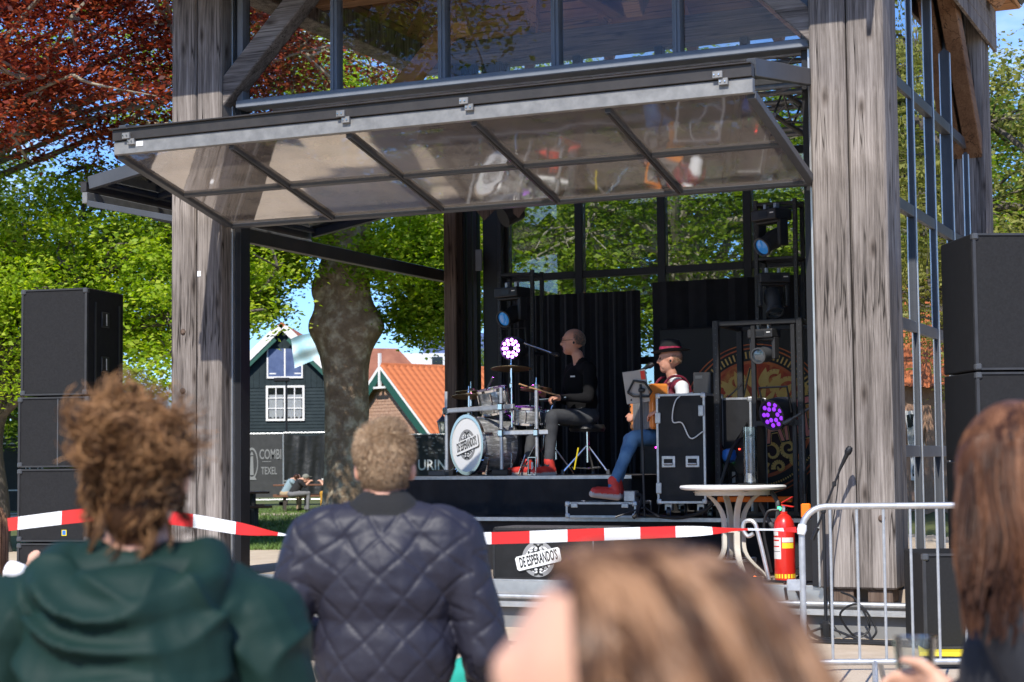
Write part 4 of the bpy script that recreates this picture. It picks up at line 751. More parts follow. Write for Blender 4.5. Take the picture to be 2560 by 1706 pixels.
MB().add([(-hw, 0, 0), (hw, 0, 0), (hw, 0, he), (0, 0, ha - .1), (-hw, 0, he), (-hw, 9, 0), (hw, 9, 0), (hw, 9, he), (0, 9, ha - .1), (-hw, 9, he)], [(0,1,2,3,4), (9,8,7,6,5), (1,6,7,2), (0,4,9,5)]).build('wall', 'brick', bh)
for j in range(26):                                                # brick courses on the gable
    z = 1.4 + j*.125; lim = hw if z < he else hw*(ha - .1 - z)/(ha - .1 - he)
    n = max(1, int(2*lim/.26))
    for i in range(n):
        x = -lim + 2*lim*(i + (.5 if j % 2 else 0)*.0)/n; MB().box(x + .008, -.022, z + .008, x + 2*lim/n - .008, 0, z + .117).build('brick', 'brick', bh)
for s in (-1, 1):
    d = Vector((s*hw, 0, he - ha)).normalized(); a = Vector((0, -.3, ha)); up = Vector((s*-d.z, 0, abs(d.x)))
    MB().bar(a + d*.05, a + d*4.2, .05, .12, up).build('barge_edge', 'trim_white', bh); MB().bar(a + d*.1 - up*.21, a + d*4.1 - up*.21, .045, .29, up).build('barge_board', 'trim_green', bh)
    rows, cols = 15, 28; slope_v = Vector((s*(hw + .3), 0, (he - ha)*(hw + .3)/hw))
    P = [Vector((0, -.28, ha)), Vector((0, 9, ha)), Vector((0, 9, ha)) + slope_v, Vector((0, -.28, ha)) + slope_v]; P += [p + up*.03 for p in P]
    MB().add(P, [(3,2,1,0),(4,5,6,7),(0,1,5,4),(1,2,6,5),(2,3,7,6),(3,0,4,7)]).build('roof', 'tile_dark', bh)
    if s > 0:
        tb = MB(); cx = .155; tb.tube([(0, 0, 0), slope_v/rows*1.12 + up*-.03], .085, 6); tm = None
        for j in range(rows):
            for i in range(20):
                q = Vector((0, -.2 + i*.3, ha)) + slope_v*(j/rows) + up*(.06 + .0)
                if tm is None: o = tb.build('roof_tile', 'tile_orange', bh); tm = o.data
                else: o = link('roof_tile', tm, bh)
                o.location = q; o.scale = (1, 1.75, .8)
MB().tube([(0, -.3, ha + .03), (0, 9, ha + .03)], .12, 8).build('ridge', 'tile_orange', bh)
MB().box(-.05, -.36, ha - .75, .05, -.27, ha + .5).box(-.35, -.36, ha - .83, .35, -.29, ha - .751).build('finial', 'trim_white', bh)
window(bh, -1.2, .5, 1.2, 2.6, -.03, 2, 2, inner='window_dark')
dm = thing('roof_dormer', 'small white and green dormer on the orange roof', 'dormer', (-1.72, 68.6, 2.3), R(-12)); MB().box(-.9, 0, 0, .9, 1.2, 1.0).build('cheeks', 'trim_green', dm); MB().box(-1.05, -.12, 1.0, 1.05, 1.3, 1.14).build('cornice', 'trim_white', dm)
wh = thing('white_house', 'white house with steep blue slate roof behind the orange roof', 'house', (-3.6, 98, 0), R(8))
MB().box(-3.2, 0, 0, 1.0, 7, 7.4).build('wall', 'wall_white', wh); MB().box(-.9, -.03, 5.6, -.3, -.001, 7.2).build('window', 'window_dark', wh)
P = [(-1.6, -.4, 5.9), (6.5, -.4, 5.9), (6.5, 3.5, 9.), (-1.0, 3.5, 8.6)]; P += [(x, y + .2, z - .25) for x, y, z in P]
MB().add(P, [(0,1,2,3),(7,6,5,4),(0,4,5,1),(1,5,6,2),(2,6,7,3),(3,7,4,0)]).build('roof', 'slate_blue', wh); MB().box(1.01, 0, 0, 6.2, 7, 5.9).build('side_wall', 'wall_white', wh)
rh = thing('red_roof_house', 'house with dark red tiled roof between the trees far behind', 'house', (-5.8, 84, 0), R(20))
MB().box(-2.5, 0, 0, 2.5, 6, 4.2).build('wall', 'brick', rh); MB().add([(-2.8, -.3, 4.1), (2.8, -.3, 4.1), (2.8, 6.3, 4.1), (-2.8, 6.3, 4.1), (-1.2, 3, 7.0), (1.2, 3, 7.0)], [(0,1,5,4),(1,2,5),(2,3,4,5),(3,0,4),(3,2,1,0)]).build('roof', 'tile_dark', rh)
sh = thing('terrace_house', 'brick house with orange roof to the right, reflected in the side windows', 'house', (21, 38.5, 0), R(-35))
MB().box(-5, 0, 0, 5, 6, 3.2).build('wall', 'brick', sh); MB().add([(-5.3, -.4, 3.1), (5.3, -.4, 3.1), (5.3, 6.4, 3.1), (-5.3, 6.4, 3.1), (-5.3, 3, 6.2), (5.3, 3, 6.2)], [(0,1,5,4),(1,2,5),(2,3,4,5),(3,0,4),(3,2,1,0)]).build('roof', 'tile_orange', sh)
for x in (-3.5, -.6, 2.4): window(sh, x, x + 1.3, .9, 2.4, -.03, 2, 2, inner='curtain_white')
# clipped hedge and shrubs that close the park
def shrub(label, loc, rad, K, M_, m, seed, ls=.1):
    rng = np.random.default_rng(seed); t = thing('garden_shrub', label, 'shrub', loc, 0, 'shrubs along the park edge'); d = rng.normal(0, 1, (K, 3)); d /= np.linalg.norm(d, axis=1)[:, None]
    cl = np.array([0, 0, rad[2]]) + d*np.array(rad)*rng.uniform(.5, 1, K)[:, None]; P = np.repeat(cl, M_, 0) + rng.normal(0, .22, (K*M_, 3)); P[:, 2] = np.abs(P[:, 2])
    link('foliage', leaf_mesh('foliage', P, ls, rng, m, .4), t); b = MB()
    for i in range(6): b.tube([(0, 0, 0), tuple(cl[i]*.5), tuple(cl[i])], [.05, .03, .01], 5)
    b.build('stem', 'bark', t); return t
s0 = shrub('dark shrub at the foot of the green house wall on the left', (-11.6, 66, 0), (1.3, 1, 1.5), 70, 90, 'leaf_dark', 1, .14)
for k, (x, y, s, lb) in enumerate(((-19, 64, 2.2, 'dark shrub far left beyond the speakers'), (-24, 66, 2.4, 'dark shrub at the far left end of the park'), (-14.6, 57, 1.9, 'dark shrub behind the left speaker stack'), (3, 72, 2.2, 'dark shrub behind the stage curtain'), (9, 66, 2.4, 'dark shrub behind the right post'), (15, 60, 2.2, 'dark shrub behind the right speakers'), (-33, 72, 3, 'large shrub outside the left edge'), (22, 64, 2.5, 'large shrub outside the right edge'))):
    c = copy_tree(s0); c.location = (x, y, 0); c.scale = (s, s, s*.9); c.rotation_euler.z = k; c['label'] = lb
# ================================================================= fence panels with black covers
mat('tarp', (.012, .013, .014), .45, var=(.022, .023, .024), vs_=3, bump=.5, bs=5, bdist=.05); mat('mesh_print', (.03, .031, .032), .7, var=(.045, .046, .047), vs_=5); mat('print_pale', (.2, .205, .205), .7)
def fence_panel(label, loc, rz, w, h, m, sagged=False):
    t = thing('fence_panel', label, 'fence', loc, rz, 'covered site fence panels')
    b = MB()
    for x in (-w/2, w/2): b.tube([(x, 0, 0), (x, 0, h)], .022, 8)
    b.build('frame_post', 'galv', t); MB().tube([(-w/2, 0, h), (w/2, 0, h)], .02, 8).build('top_rail', 'galv', t); MB().tube([(-w/2, 0, .18), (w/2, 0, .18)], .018, 8).build('bottom_rail', 'galv', t)
    nx, nz = 24, 10; vs_ = []; r = random.Random(hash(label) % 999 if False else int(w*100 + loc[0]*10))
    for j in range(nz + 1):
        for i in range(nx + 1):
            s, q = i/nx, j/nz; y = -.03 + (.05*math.sin(s*9 + q*4) + .04*math.sin(s*23 - q*3) if sagged else .008*math.sin(s*12 + q*2)); z = .25 + (h - .27)*q - (.09*math.sin(math.pi*s)*q*q if sagged else 0)
            vs_.append((-w/2 + .03 + (w - .06)*s, y, z))
    MB().add(vs_, [(j*(nx+1)+i, j*(nx+1)+i+1, (j+1)*(nx+1)+i+1, (j+1)*(nx+1)+i) for j in range(nz) for i in range(nx)]).build('cover', m, t, smooth=True)
    for x in (-w/2, w/2): MB().cb((x, 0, .06), (.6 if False else .22, .6, .12)).build('foot_block', 'black_plastic', t, bevel=.02)
    return t
f1 = fence_panel('fence panel with dark cover printed COMBI TEXEL and a lighthouse', (-9.25, 57.5, 0), .0, 3.45, 2.34, 'mesh_print')
M = Matrix.Translation((.98, -.05, 1.5)) @ STAND @ Matrix.Diagonal((.78, .86, 1, 1))
text('cover_text', 'COMBI', .42, 'print_pale', f1, M @ Matrix.Translation((.42, .17, 0)) @ Matrix.Diagonal((.72, 1.25, 1, 1)), .001, .006); text('cover_text', 'TEXEL', .36, 'print_pale', f1, M @ Matrix.Translation((.36, -.45, 0)) @ Matrix.Diagonal((.66, 1.1, 1, 1)), .001, .005)
MB().box(.08, -.1, -.001, .45, -.075, .001, M).build('cover_rule', 'print_pale', f1)
b = MB(); 
for k in range(36):
    t0 = 2*math.pi*k/36; t1 = 2*math.pi*(k+1)/36; e = lambda t, q: M @ Vector((-.36 + .26*q*math.cos(t), -.15 + .6*q*math.sin(t), 0))
    b.add([e(t0, 1), e(t1, 1), e(t1, .85), e(t0, .85)], [(0, 1, 2, 3)])
b.build('emblem_ring', 'print_pale', f1)
MB().prism([(-.44, -.6), (-.28, -.6), (-.31, .12), (-.41, .12)], 0, .001, M).build('emblem_tower', 'print_pale', f1); MB().prism([(-.43, .16), (-.29, .16), (-.36, .32)], 0, .001, M).build('emblem_lamp', 'print_pale', f1); MB().prism([(-.56, -.78), (-.16, -.78), (-.24, -.64), (-.36, -.7), (-.48, -.64)], 0, .001, M).build('emblem_wave', 'print_pale', f1)
for k in range(3): MB().box(.95, -.85 - k*.1, 0, 1.1 + .1*(k == 0), -.8 - k*.1, .001, M).build('small_print', 'print_pale', f1)
fence_panel('fence panel with loose crumpled black tarp beside the tree', (-6.72, 57.5, 0), .0, 1.62, 2.36, 'tarp', True)
fence_panel('fence panel with black tarp hidden behind the plane tree', (-4.7, 57.5, 0), .0, 2.3, 2.3, 'tarp', True)
f3 = fence_panel('dark fence cover with large white letters URIN behind the bass drum', (-2.3, 44, 0), .0, 2.1, 2.06, 'mesh_print')
text('cover_text', 'URIN', .4, 'print_white', f3, Matrix.Translation((.27, -.045, 1.28)) @ STAND @ Matrix.Diagonal((.78, .92, 1, 1)), .001, .006)
r = random.Random(3); b = MB()
for i in range(70): x, z = r.uniform(-.9, .95), r.uniform(1.55, 2.0); b.box(x, -.048, z, x + r.uniform(.02, .09), -.046, z + r.uniform(.015, .05))
struct(b.build('cover_speckle', 'print_pale', f3), 'stuff')
f4 = fence_panel('dark printed fence cover with a thin white frame at the left edge', (-13.3, 44, 0), .0, 3.0, 2.1, 'mesh_print')
b = MB()
for a in ((.2, .75, 1.42, .78), (.2, 1.92, 1.42, 1.95), (1.39, .781, 1.42, 1.919), (.2, .781, .23, 1.919)): b.box(a[0], -.05, a[1], a[2], -.047, a[3])
b.build('cover_frame', 'print_white', f4); text('cover_text', 'D', .2, 'print_white', f4, Matrix.Translation((1.15, -.05, 1.28)) @ STAND, .001, .004); text('cover_text', 'N', .16, 'print_white', f4, Matrix.Translation((1.44, -.05, .62)) @ STAND, .001, .004)
fence_panel('fence panel with plain black cover left of the left post', (-12.4, 57.5, 0), .0, 2.8, 2.3, 'tarp', True)
# lamp posts, flag
def lamp_post(label, loc, h):
    t = thing('lamp_post', label, 'street lamp', loc, 0, 'old style lamp posts'); MB().tube([(0, 0, 0), (0, 0, h)], [.06, .035], 8).build('pole', 'black_frame', t)
    MB().lathe([(.09, 0), (.16, .34), (.001, .34)], (0, 0, h), (0, 0, 1), 6).build('lantern', 'curtain_white', t); MB().lathe([(.2, .34), (.08, .47), (.03, .52), (.001, .6)], (0, 0, h), (0, 0, 1), 6).build('cap', 'black_frame', t)
    for k in range(6): MB().tube([(.09*math.cos(k*1.047), .09*math.sin(k*1.047), h), (.16*math.cos(k*1.047), .16*math.sin(k*1.047), h + .34)], .012, 4).build('lantern_bar', 'black_frame', t)
    return t
lamp_post('black lantern in front of the orange roof beside the drum', (-2.08, 52, 0), 2.2)
t = thing('lamp_post', 'thin dark street lamp in front of the green house window', 'street lamp', (-7.75, 60, 0), 0); MB().tube([(0, 0, 0), (0, 0, 4.2)], [.05, .035], 8).build('pole', 'black_frame', t); MB().cb((-.15, 0, 4.22), (.55, .2, .14)).build('lamp_head', 'black_frame', t, bevel=.03)
mat('flag', (.5, .62, .68), .8, var=(.72, .78, .8), vs_=1.1, col3=(.35, .6, .72))
fl = thing('flag', 'pale blue and white flag hanging beside the plane tree trunk', 'flag', (-4.78, 46, 0), 0); MB().tube([(0, 0, 0), (0, 0, 6.2)], [.05, .03], 8).build('pole', 'trim_white', fl)
n, m = 16, 12; vs_ = []
for j in range(m + 1):
    for i in range(n + 1):
        s, q = i/n, j/m; vs_.append((-s*1.05 + .1*s*q, .1*math.sin(s*7 + q*2) + .05*math.sin(q*9), 5.0 - q*.68 - s*.5 - .04*math.sin(s*5) + .1*s*(1-q)))
MB().add(vs_, [(j*(n+1)+i, j*(n+1)+i+1, (j+1)*(n+1)+i+1, (j+1)*(n+1)+i) for j in range(m) for i in range(n)]).build('cloth', 'flag', fl, smooth=True)
# picnic tables
mat('plank_brown', (.09, .04, .022), .7, var=(.2, .09, .045), vs_=4, stretch=(1, 8, 8)); mat('plank_dark', (.035, .028, .024), .7, var=(.06, .05, .042), vs_=4)
def picnic(label, loc, rz):
    t = thing('picnic_table', label, 'picnic table', loc, rz, 'picnic tables on the lawn')
    for k in range(5): MB().cb((0, -.32 + .16*k, .74), (1.9, .15, .045)).build('top_plank', 'plank_brown', t, bevel=.006)
    for s in (-1, 1):
        bnch = MB().cb((0, s*.78, .44), (1.9, .28, .05)).build('bench', 'plank_brown', t, bevel=.006)
        for x in (-.62, .62): MB().bar((x, s*.2, .71), (x, s*.34, 0), .09, .09, (1, 0, 0)).build('leg', 'plank_dark', t); MB().cb((x, s*.78, .21), (.09, .09, .42)).build('bench_leg', 'plank_dark', t)
    for x in (-.62, .62): MB().cb((x, 0, .4), (.07, 1.7, .09)).build('cross_beam', 'plank_dark', t); MB().cb((x, 0, .69), (.07, .72, .06)).build('top_bearer', 'plank_dark', t)
    return t
pc = picnic('nearer empty picnic table beside the left post', (-6.35, 38.6, 0), R(14))
c2 = copy_tree(pc); c2.location = (-5.95, 50.5, 0); c2.rotation_euler.z = R(8); c2['label'] = 'farther picnic table with people seated at it'
# ================================================================= loudspeaker stacks
mat('grille', (.013, .013, .014), .75, spec=.25, var=(.02, .02, .0215), vs_=60, bump=.9, bs=420, bdist=.003)
def speaker(label, loc, rz, w, d, h, split=False, handles=False, badge=None, group='loudspeaker cabinets'):
    t = thing('speaker_cabinet', label, 'loudspeaker', loc, rz, group)
    MB().box(-w/2, -d/2 + .02, .004, w/2, d/2, h - .004).build('box', 'speaker_box', t, bevel=.008)
    b = MB(); e = .022
    for a in ((-w/2, .006, w/2, e), (-w/2, h - e, w/2, h - .006), (-w/2, e + .001, -w/2 + e, h - e - .001), (w/2 - e, e + .001, w/2, h - e - .001)): b.box(a[0], -d/2 - .01, a[1], a[2], -d/2 + .019, a[3])
    b.build('front_rim', 'fixture', t)
    for sx in (-1, 1):
        for z_ in (.03, h - .03): MB().cb((sx*(w/2 - .02), -d/2 + .012, z_), (.05, .06, .05)).build('corner_guard', 'fixture_grey', t, bevel=.01)
    xs = [(-w/2 + e, w/2 - e)] if not split else [(-w/2 + e, w/2 - w*.44 - .006), (w/2 - w*.44 + .006, w/2 - e)]
    for x0, x1 in xs: MB().box(x0, -d/2, e, x1, -d/2 + .012, h - e).build('grille', 'grille', t)
    if split: MB().box(xs[0][1], -d/2 - .004, e, xs[1][0], -d/2 + .012, h - e).build('divider', 'fixture_grey', t)
    if handles:
        for z in (.3*h, .72*h):
            o = MB().cb((w/2 + .004, -d*.02, z), (.012, .16, .15)).build('handle', 'black_plastic', t, bevel=.006); MB().cb((w/2 + .011, -.035 - d*.02, z), (.006, .07, .11)).build('recess', 'print_black', o); MB().cb((w/2 + .014, .012 - d*.02, z), (.008, .018, .11)).build('bar', 'galv', o)
        for y in (-d*.28, d*.38): MB().cb((w/2 + .003, y, h*.5), (.006, .03, h*.75)).build('fly_track', 'fixture', t)
    if badge: MB().cb((badge, -d/2 - .002, .09), (.05, .004, .055)).build('badge_edge', 'badge_yellow', t); MB().cb((badge, -d/2 - .005, .092), (.034, .004, .04)).build('badge_face', 'badge_blue', t)
    return t
mat('badge_yellow', (.8, .62, .03), .5); mat('badge_blue', (.03, .16, .55), .5)
LX, LY, LR = -4.28, 17.05, R(-14)
z = 0.
for h, w, kw, lb in ((.66, .74, {}, 'lowest speaker cabinet of the left stack'), (.70, .74, {'badge': .12}, 'left stack speaker cabinet with small blue and yellow badge'), (.68, .74, {'split': True}, 'left stack speaker cabinet with split grille under the top one'), (1.03, .69, {'handles': True}, 'tall top speaker cabinet of the left stack with two side handles')):
    speaker(lb, (LX, LY, z), LR, w, .75, h, **kw); z += h + .004
RX = 3.90; z = .0
RR = R(4)
for h, lb in ((.66, 'lowest speaker cabinet of the right stack'), (.69, 'right stack speaker cabinet second from the ground'), (.66, 'right stack speaker cabinet with split grille below the top one'), (1.03, 'tall top speaker cabinet of the right stack')):
    speaker(lb, (RX, 13.35, z), RR, 1.0, .75, h, split='split' in lb); z += h + .004
speaker('wide bass speaker standing in front of the right stack by the barrier', (3.46, 12.85, .03), R(-2), 1.1, .7, .68)
o = MB().box(0, 0, 0, .95, .5, .03).build('floor_mat', 'mat_yellow' if False else 'badge_yellow', loc=(2.82, 12.35, .002), rot=(0, 0, R(-12)), bevel=.004); tag(o, 'yellow board under the bass speaker by the barrier', 'board')
# cable ramp
t = thing('cable_ramp', 'dark rubber cable ramp on the sand behind the barrier', 'cable ramp', (2.75, 11.9, 0), R(-12))
for k in range(3): MB().prism([(-.22, 0), (-.1, .045), (.1, .045), (.22, 0)], k*.5, k*.5 + .49, Matrix.Rotation(R(90), 4, 'Y') @ Matrix.Rotation(R(90), 4, 'Z')).build('segment', 'speaker_box', t)
# monitor wedge between post and stack
wg = thing('monitor_wedge', 'dark wedge monitor leaning beside the right post', 'loudspeaker', PV(6.15, 1.0, .02), -TH - R(20)); MB().prism([(-.3, 0), (.3, 0), (.3, .5), (.1, .72), (-.3, .25)], -.3, .3, Matrix.Rotation(R(90), 4, 'X')).build('box', 'speaker_box', wg, bevel=.01); MB().box(-.2, -.26, 0, .28, .26, .01, Matrix.Translation((-.1, 0, .52)) @ Matrix.Rotation(R(-49.6), 4, 'Y') @ Matrix.Translation((-.05, 0, 0))).build('grille', 'grille', wg)
# ================================================================= crowd barrier
br = thing('crowd_barrier', 'galvanised steel crowd barrier in front of the right post', 'barrier', (1.735, 10.62, 0), R(-1.5))
Wb = 2.1
pts = [(0, 0, .19), (0, 0, .95)] + [(.15 - .15*math.cos(a), 0, .95 + .15*math.sin(a)) for a in [R(15*i) for i in range(1, 7)]] + [(Wb - .15 + .15*math.sin(a), 0, .95 + .15*math.cos(a)) for a in [R(15*i) for i in range(0, 7)]] + [(Wb, 0, .19)]
MB().tube(pts, .0195, 12).build('frame', 'galv', br, smooth=True); MB().tube([(0, 0, .17), (Wb, 0, .17)], .0195, 12).build('bottom_rail', 'galv', br, smooth=True)
for i in range(1, 13): MB().tube([(.012 + i*.16, 0, .185), (.012 + i*.16, 0, 1.085)], .0085, 8).build('bar', 'galv', br, smooth=True)
for x in (.42, 1.7): MB().tube([(x, 0, .17), (x - .06, -.35, 0)], .017, 8).build('foot', 'galv', br, smooth=True); MB().tube([(x + .03, 0, .17), (x + .12, .35, 0)], .017, 8).build('foot', 'galv', br, smooth=True)
MB().cb((-.05, 0, .63), (.09, .012, .07)).build('hook', 'galv', br, bevel=.004)
# ================================================================= red and white tape
mat('tape_red', (.62, .022, .014), .35, spec=.6); mat('tape_white', (.75, .75, .74), .35, spec=.6)
def tape(label, ctrl, wid, blk=.235, ph=.0):
    """ctrl: (point, half-height, twist)"""
    P = spline([c[0] for c in ctrl], 24); n = len(P); L = [0.]
    for i in range(1, n): L.append(L[-1] + (P[i] - P[i-1]).length)
    t = thing('barrier_tape', label, 'barrier tape', (0, 0, 0), 0); cur = None; segs = {}
    m = len(ctrl) - 1; tw = [0]*n; ww = [0]*n
    for i in range(n): q = i/(n-1)*m; k = min(int(q), m-1); f = q - k; tw[i] = ctrl[k][2]*(1-f) + ctrl[k+1][2]*f; ww[i] = ctrl[k][1]*(1-f) + ctrl[k+1][1]*f
    e = [Vector((0, math.sin(tw[i]), math.cos(tw[i])))*ww[i] for i in range(n)]
    # resample at block borders
    N = int(L[-1]/blk) + 2; out = []
    def samp(s):
        s = min(max(s, 0), L[-1] - 1e-6); i = max(k for k in range(n-1) if L[k] <= s); f = (s - L[i])/(L[i+1] - L[i]); return P[i].lerp(P[i+1], f), e[i].lerp(e[i+1], f)
    for k in range(N):
        a, b_ = k*blk - ph, (k+1)*blk - ph
        if b_ <= 0 or a >= L[-1]: continue
        S = [samp(a + (b_-a)*j/8) for j in range(9)]; V = [p + w for p, w in S] + [p - w for p, w in S] ; V2 = [v + Vector((0, .0006, 0)) for v in V]
        MB().add(V, [(j, j+1, 9+j+1, 9+j) for j in range(8)]).build('red_block' if k % 2 else 'white_block', 'tape_red' if k % 2 else 'tape_white', t, smooth=True)
    return t
tape('red and white barrier tape stretched from the man to the crowd barrier', [((-.30, 9.95, .96), .034, .1), ((-.05, 10.03, .957), .034, .1), ((.452, 10.2, .963), .036, .05), ((.98, 10.4, .967), .033, .2), ((1.2, 10.45, .969), .03, .9), ((1.348, 10.5, .972), .02, 1.25), ((1.55, 10.55, .967), .016, 1.3), ((1.7, 10.6, .963), .02, .6)], .07, .23, .05)
tape('red and white barrier tape hanging past the woman in green to the left', [((-2.95, 9.2, 1.05), .034, .1), ((-2.644, 9.2, 1.089), .034, .15), ((-2.268, 9.2, 1.131), .036, .1), ((-2.059, 9.2, 1.139), .036, .1), ((-1.764, 9.3, 1.106), .036, .1), ((-1.462, 9.4, 1.048), .034, .3), ((-1.3, 9.45, 1.02), .02, 1.0), ((-1.165, 9.5, 1.003), .006, 1.3), ((-.9, 9.6, .99), .02, .6)], .07, .23, .1)
o = MB().lathe([(.024, -.03), (.03, 0), (.026, .03)], (0, 0, 0), (.2, .1, 1), 10).build('tape_knot', 'tape_white', smooth=True, loc=(1.735, 10.61, .963)); tag(o, 'white knot of tape tied round the barrier corner', 'knot')
# ================================================================= table, vase, extinguisher
tb = thing('garden_table', 'round white plastic garden table at the stage front', 'table', PV(4.09, 1.2, .357), -TH)
MB().lathe([(.001, .765), (.42, .765), (.455, .775), (.462, .79), (.455, .803), (.43, .806), (.001, .806)], (0, 0, 0), (0, 0, 1), 48).build('top', 'white_paint', tb, smooth=True)
mat('cream_plastic', (.62, .58, .5), .45)
MB().lathe([(.31, .72), (.33, .72), (.33, .7645), (.31, .7645)], (0, 0, 0), (0, 0, 1), 40, ring=True).build('apron', 'cream_plastic', tb)
for k in range(4):
    a = R(35 + 90*k); d = Vector((math.cos(a), math.sin(a), 0)); b = MB(); p = spline([d*.34 + Vector((0, 0, .75)), d*.2 + Vector((0, 0, .70)), d*.1 + Vector((0, 0, .56)), d*.085 + Vector((0, 0, .38)), d*.11 + Vector((0, 0, .2)), d*.3 + Vector((0, 0, 0))], 6)
    x = Vector((-d.y, d.x, 0)); b.rings([[q + x*.025 + d*.018, q - x*.025 + d*.018, q - x*.025 - d*.018, q + x*.025 - d*.018] for q in p]); b.build('leg', 'cream_plastic', tb, bevel=.004)
MB().lathe([(.085, .4), (.1, .4), (.1, .44), (.085, .44)], (0, 0, 0), (0, 0, 1), 16, ring=True).build('leg_ring', 'cream_plastic', tb)
glass('clear_glass', (.93, .95, .95), .06, (.6, .6, .6))
vz = thing('glass_vase', 'tall glass cylinder on a dark plate standing on the white table', 'vase', PV(4.24, 1.24, 1.164), 0)
MB().lathe([(.11, 0), (.115, .006), (.11, .012), (.001, .012)], (0, 0, 0), (0, 0, 1), 28).build('plate', 'black_plastic', vz); MB().lathe([(.06, .013), (.062, .02), (.062, .5), (.058, .5), (.058, .022)], (0, 0, 0), (0, 0, 1), 32, cap=False, ring=True).build('glass', 'clear_glass', vz, smooth=True)
MB().lathe([(.03, .014), (.034, .1), (.001, .1)], (0, 0, 0), (0, 0, 1), 18).build('candle_cup', 'chrome', vz, smooth=True); MB().lathe([(.012, .1), (.012, .27), (.001, .272)], (0, 0, 0), (0, 0, 1), 12).build('candle', 'ledge_wood', vz)
mat('fire_red_paint', (.6, .022, .015), .3, coat=.6); mat('label_white', (.6, .6, .58), .6, var=(.72, .7, .68), vs_=40)
fx = thing('fire_extinguisher', 'red fire extinguisher with yellow band standing by the barrier', 'fire extinguisher', PV(4.60, .98, .357), -TH)
MB().lathe([(.07, 0), (.085, .008), (.088, .02), (.088, .45), (.08, .5), (.055, .545), (.03, .565), (.03, .585)], (0, 0, 0), (0, 0, 1), 36).build('cylinder', 'fire_red_paint', fx, smooth=True)
def wrap(r, z0, z1, a0, a1, m, nm): 
    n = 10; P = [(r*math.cos(a), r*math.sin(a), z) for z in (z0, z1) for a in [R(a0 + (a1-a0)*i/n) for i in range(n+1)]]
    MB().add(P, [(i, i+1, n+1+i+1, n+1+i) for i in range(n)]).build(nm, m, fx, smooth=True)
wrap(.0887, .385, .42, -170, -110, 'label_white', 'label'); wrap(.0887, .19, .37, -165, -95, 'label_white', 'label'); wrap(.0887, .28, .325, -88, -20, 'badge_yellow', 'band'); wrap(.0887, .03, .065, -180, 0, 'badge_yellow', 'band'); wrap(.0887, .33, .37, -88, -20, 'label_white', 'label')
wrap(.0891, .34, .352, -160, -105, 'tape_red', 'print'); wrap(.0891, .29, .3, -160, -105, 'tape_red', 'print'); wrap(.0891, .25, .255, -160, -100, 'fixture_grey', 'print')
MB().lathe([(.028, .585), (.028, .62), (.018, .635)], (0, 0, 0), (0, 0, 1), 14).build('valve', 'chrome', fx); MB().lathe([(.016, 0), (.016, .02)], (-.028, -.01, .61), (-1, 0, 0), 10).build('gauge', 'led_green', fx)
MB().bar((-.02, 0, .64), (.09, -.02, .625), .03, .012).build('carry_handle', 'fire_red_paint', fx, bevel=.004); MB().bar((-.02, 0, .655), (.085, -.02, .71), .028, .01).build('lever', 'fire_red_paint', fx, bevel=.004)
MB().tube(spline([(-.03, -.02, .6), (-.13, -.05, .58), (-.16, -.06, .42), (-.12, -.07, .2), (-.1, -.06, .08)], 6), .011, 8).build('hose', 'wire_black', fx, smooth=True)
o = MB().tube(spline([(0, 0, 0), (-.09, 0, .4), (-.13, 0, .5), (-.2, 0, .5), (-.22, 0, .44), (-.18, 0, .38), (-.13, 0, .4)], 6), .018, 8).build('steel_hook_pole', 'galv', smooth=True, loc=PV(4.5, .85, .36), rot=(0, 0, -TH)); tag(o, 'curled grey metal pole leaning behind the fire extinguisher', 'pole')
for k, (p, q, lb) in enumerate((((3.82, 1.62, 1.03), (4.5, 1.62, 1.03), 'orange bar under the table behind the legs'), ((4.68, 1.9, 1.03), (5.05, 1.9, 1.03), 'short orange bar beside the right post'))):
    o = MB().bar(PV(*p), PV(*q), .05, .05).build('orange_bar', 'orange', bevel=.008); tag(o, lb, 'bar', 'orange bars on the stage')
t = thing('strap_handle', 'orange plastic strap handle by the barrier corner', 'handle', PV(4.93, .6, .84), -TH); MB().tube(spline([(-.06, 0, .12), (.05, 0, .1), (.08, 0, .0), (.03, 0, -.06)], 6), .012, 8).build('loop', 'orange', t, smooth=True); MB().box(-.08, -.015, .06, .0, .015, .18).build('plate', 'orange', t, bevel=.01); MB().box(-.07, -.04, -.45, .04, .04, .055).build('strap_body', 'black_cloth', t, bevel=.006)
t = thing('road_box', 'black equipment box behind the orange handle', 'box', PV(4.98, 1.0, .358), -TH); MB().box(-.16, -.2, 0, .12, .2, .46).build('shell', 'case_black', t, bevel=.01); MB().box(-.165, -.205, .42, .125, .205, .44).build('lid_line', 'fixture_grey', t)
# ================================================================= microphones and stands
mat('mic_grille', (.03, .03, .032), .4, .6, bump=.8, bs=500, bdist=.002)
def mic(parent, p, d, k=1.):
    d = Vector(d).normalized(); p = Vector(p); MB().lathe([(.010*k, 0), (.017*k, .13*k), (.019*k, .135*k)], p, d, 12).build('mic_body', 'black_plastic', parent, smooth=True)
    MB().lathe([(.019*k, .135*k), (.026*k, .15*k), (.026*k, .175*k), (.018*k, .195*k), (.001, .2*k)], p, d, 14).build('mic_head', 'mic_grille', parent, smooth=True)
ms = thing('microphone_stand', 'black boom stand with microphone before the right post', 'microphone stand', PV(5.22, -.13, 0), -TH)
MB().tube([(0, 0, .05), (0, 0, 1.0)], .013, 10).build('pole', 'black_frame', ms, smooth=True); MB().lathe([(.04, .02), (.045, .12), (.02, .14)], (0, 0, 0), (0, 0, 1), 12).build('hub', 'black_plastic', ms)
for k in range(3): a = R(100 + 120*k); MB().tube([(0, 0, .1), (.3*math.cos(a), .3*math.sin(a), .015)], .01, 8).build('foot', 'black_frame', ms)
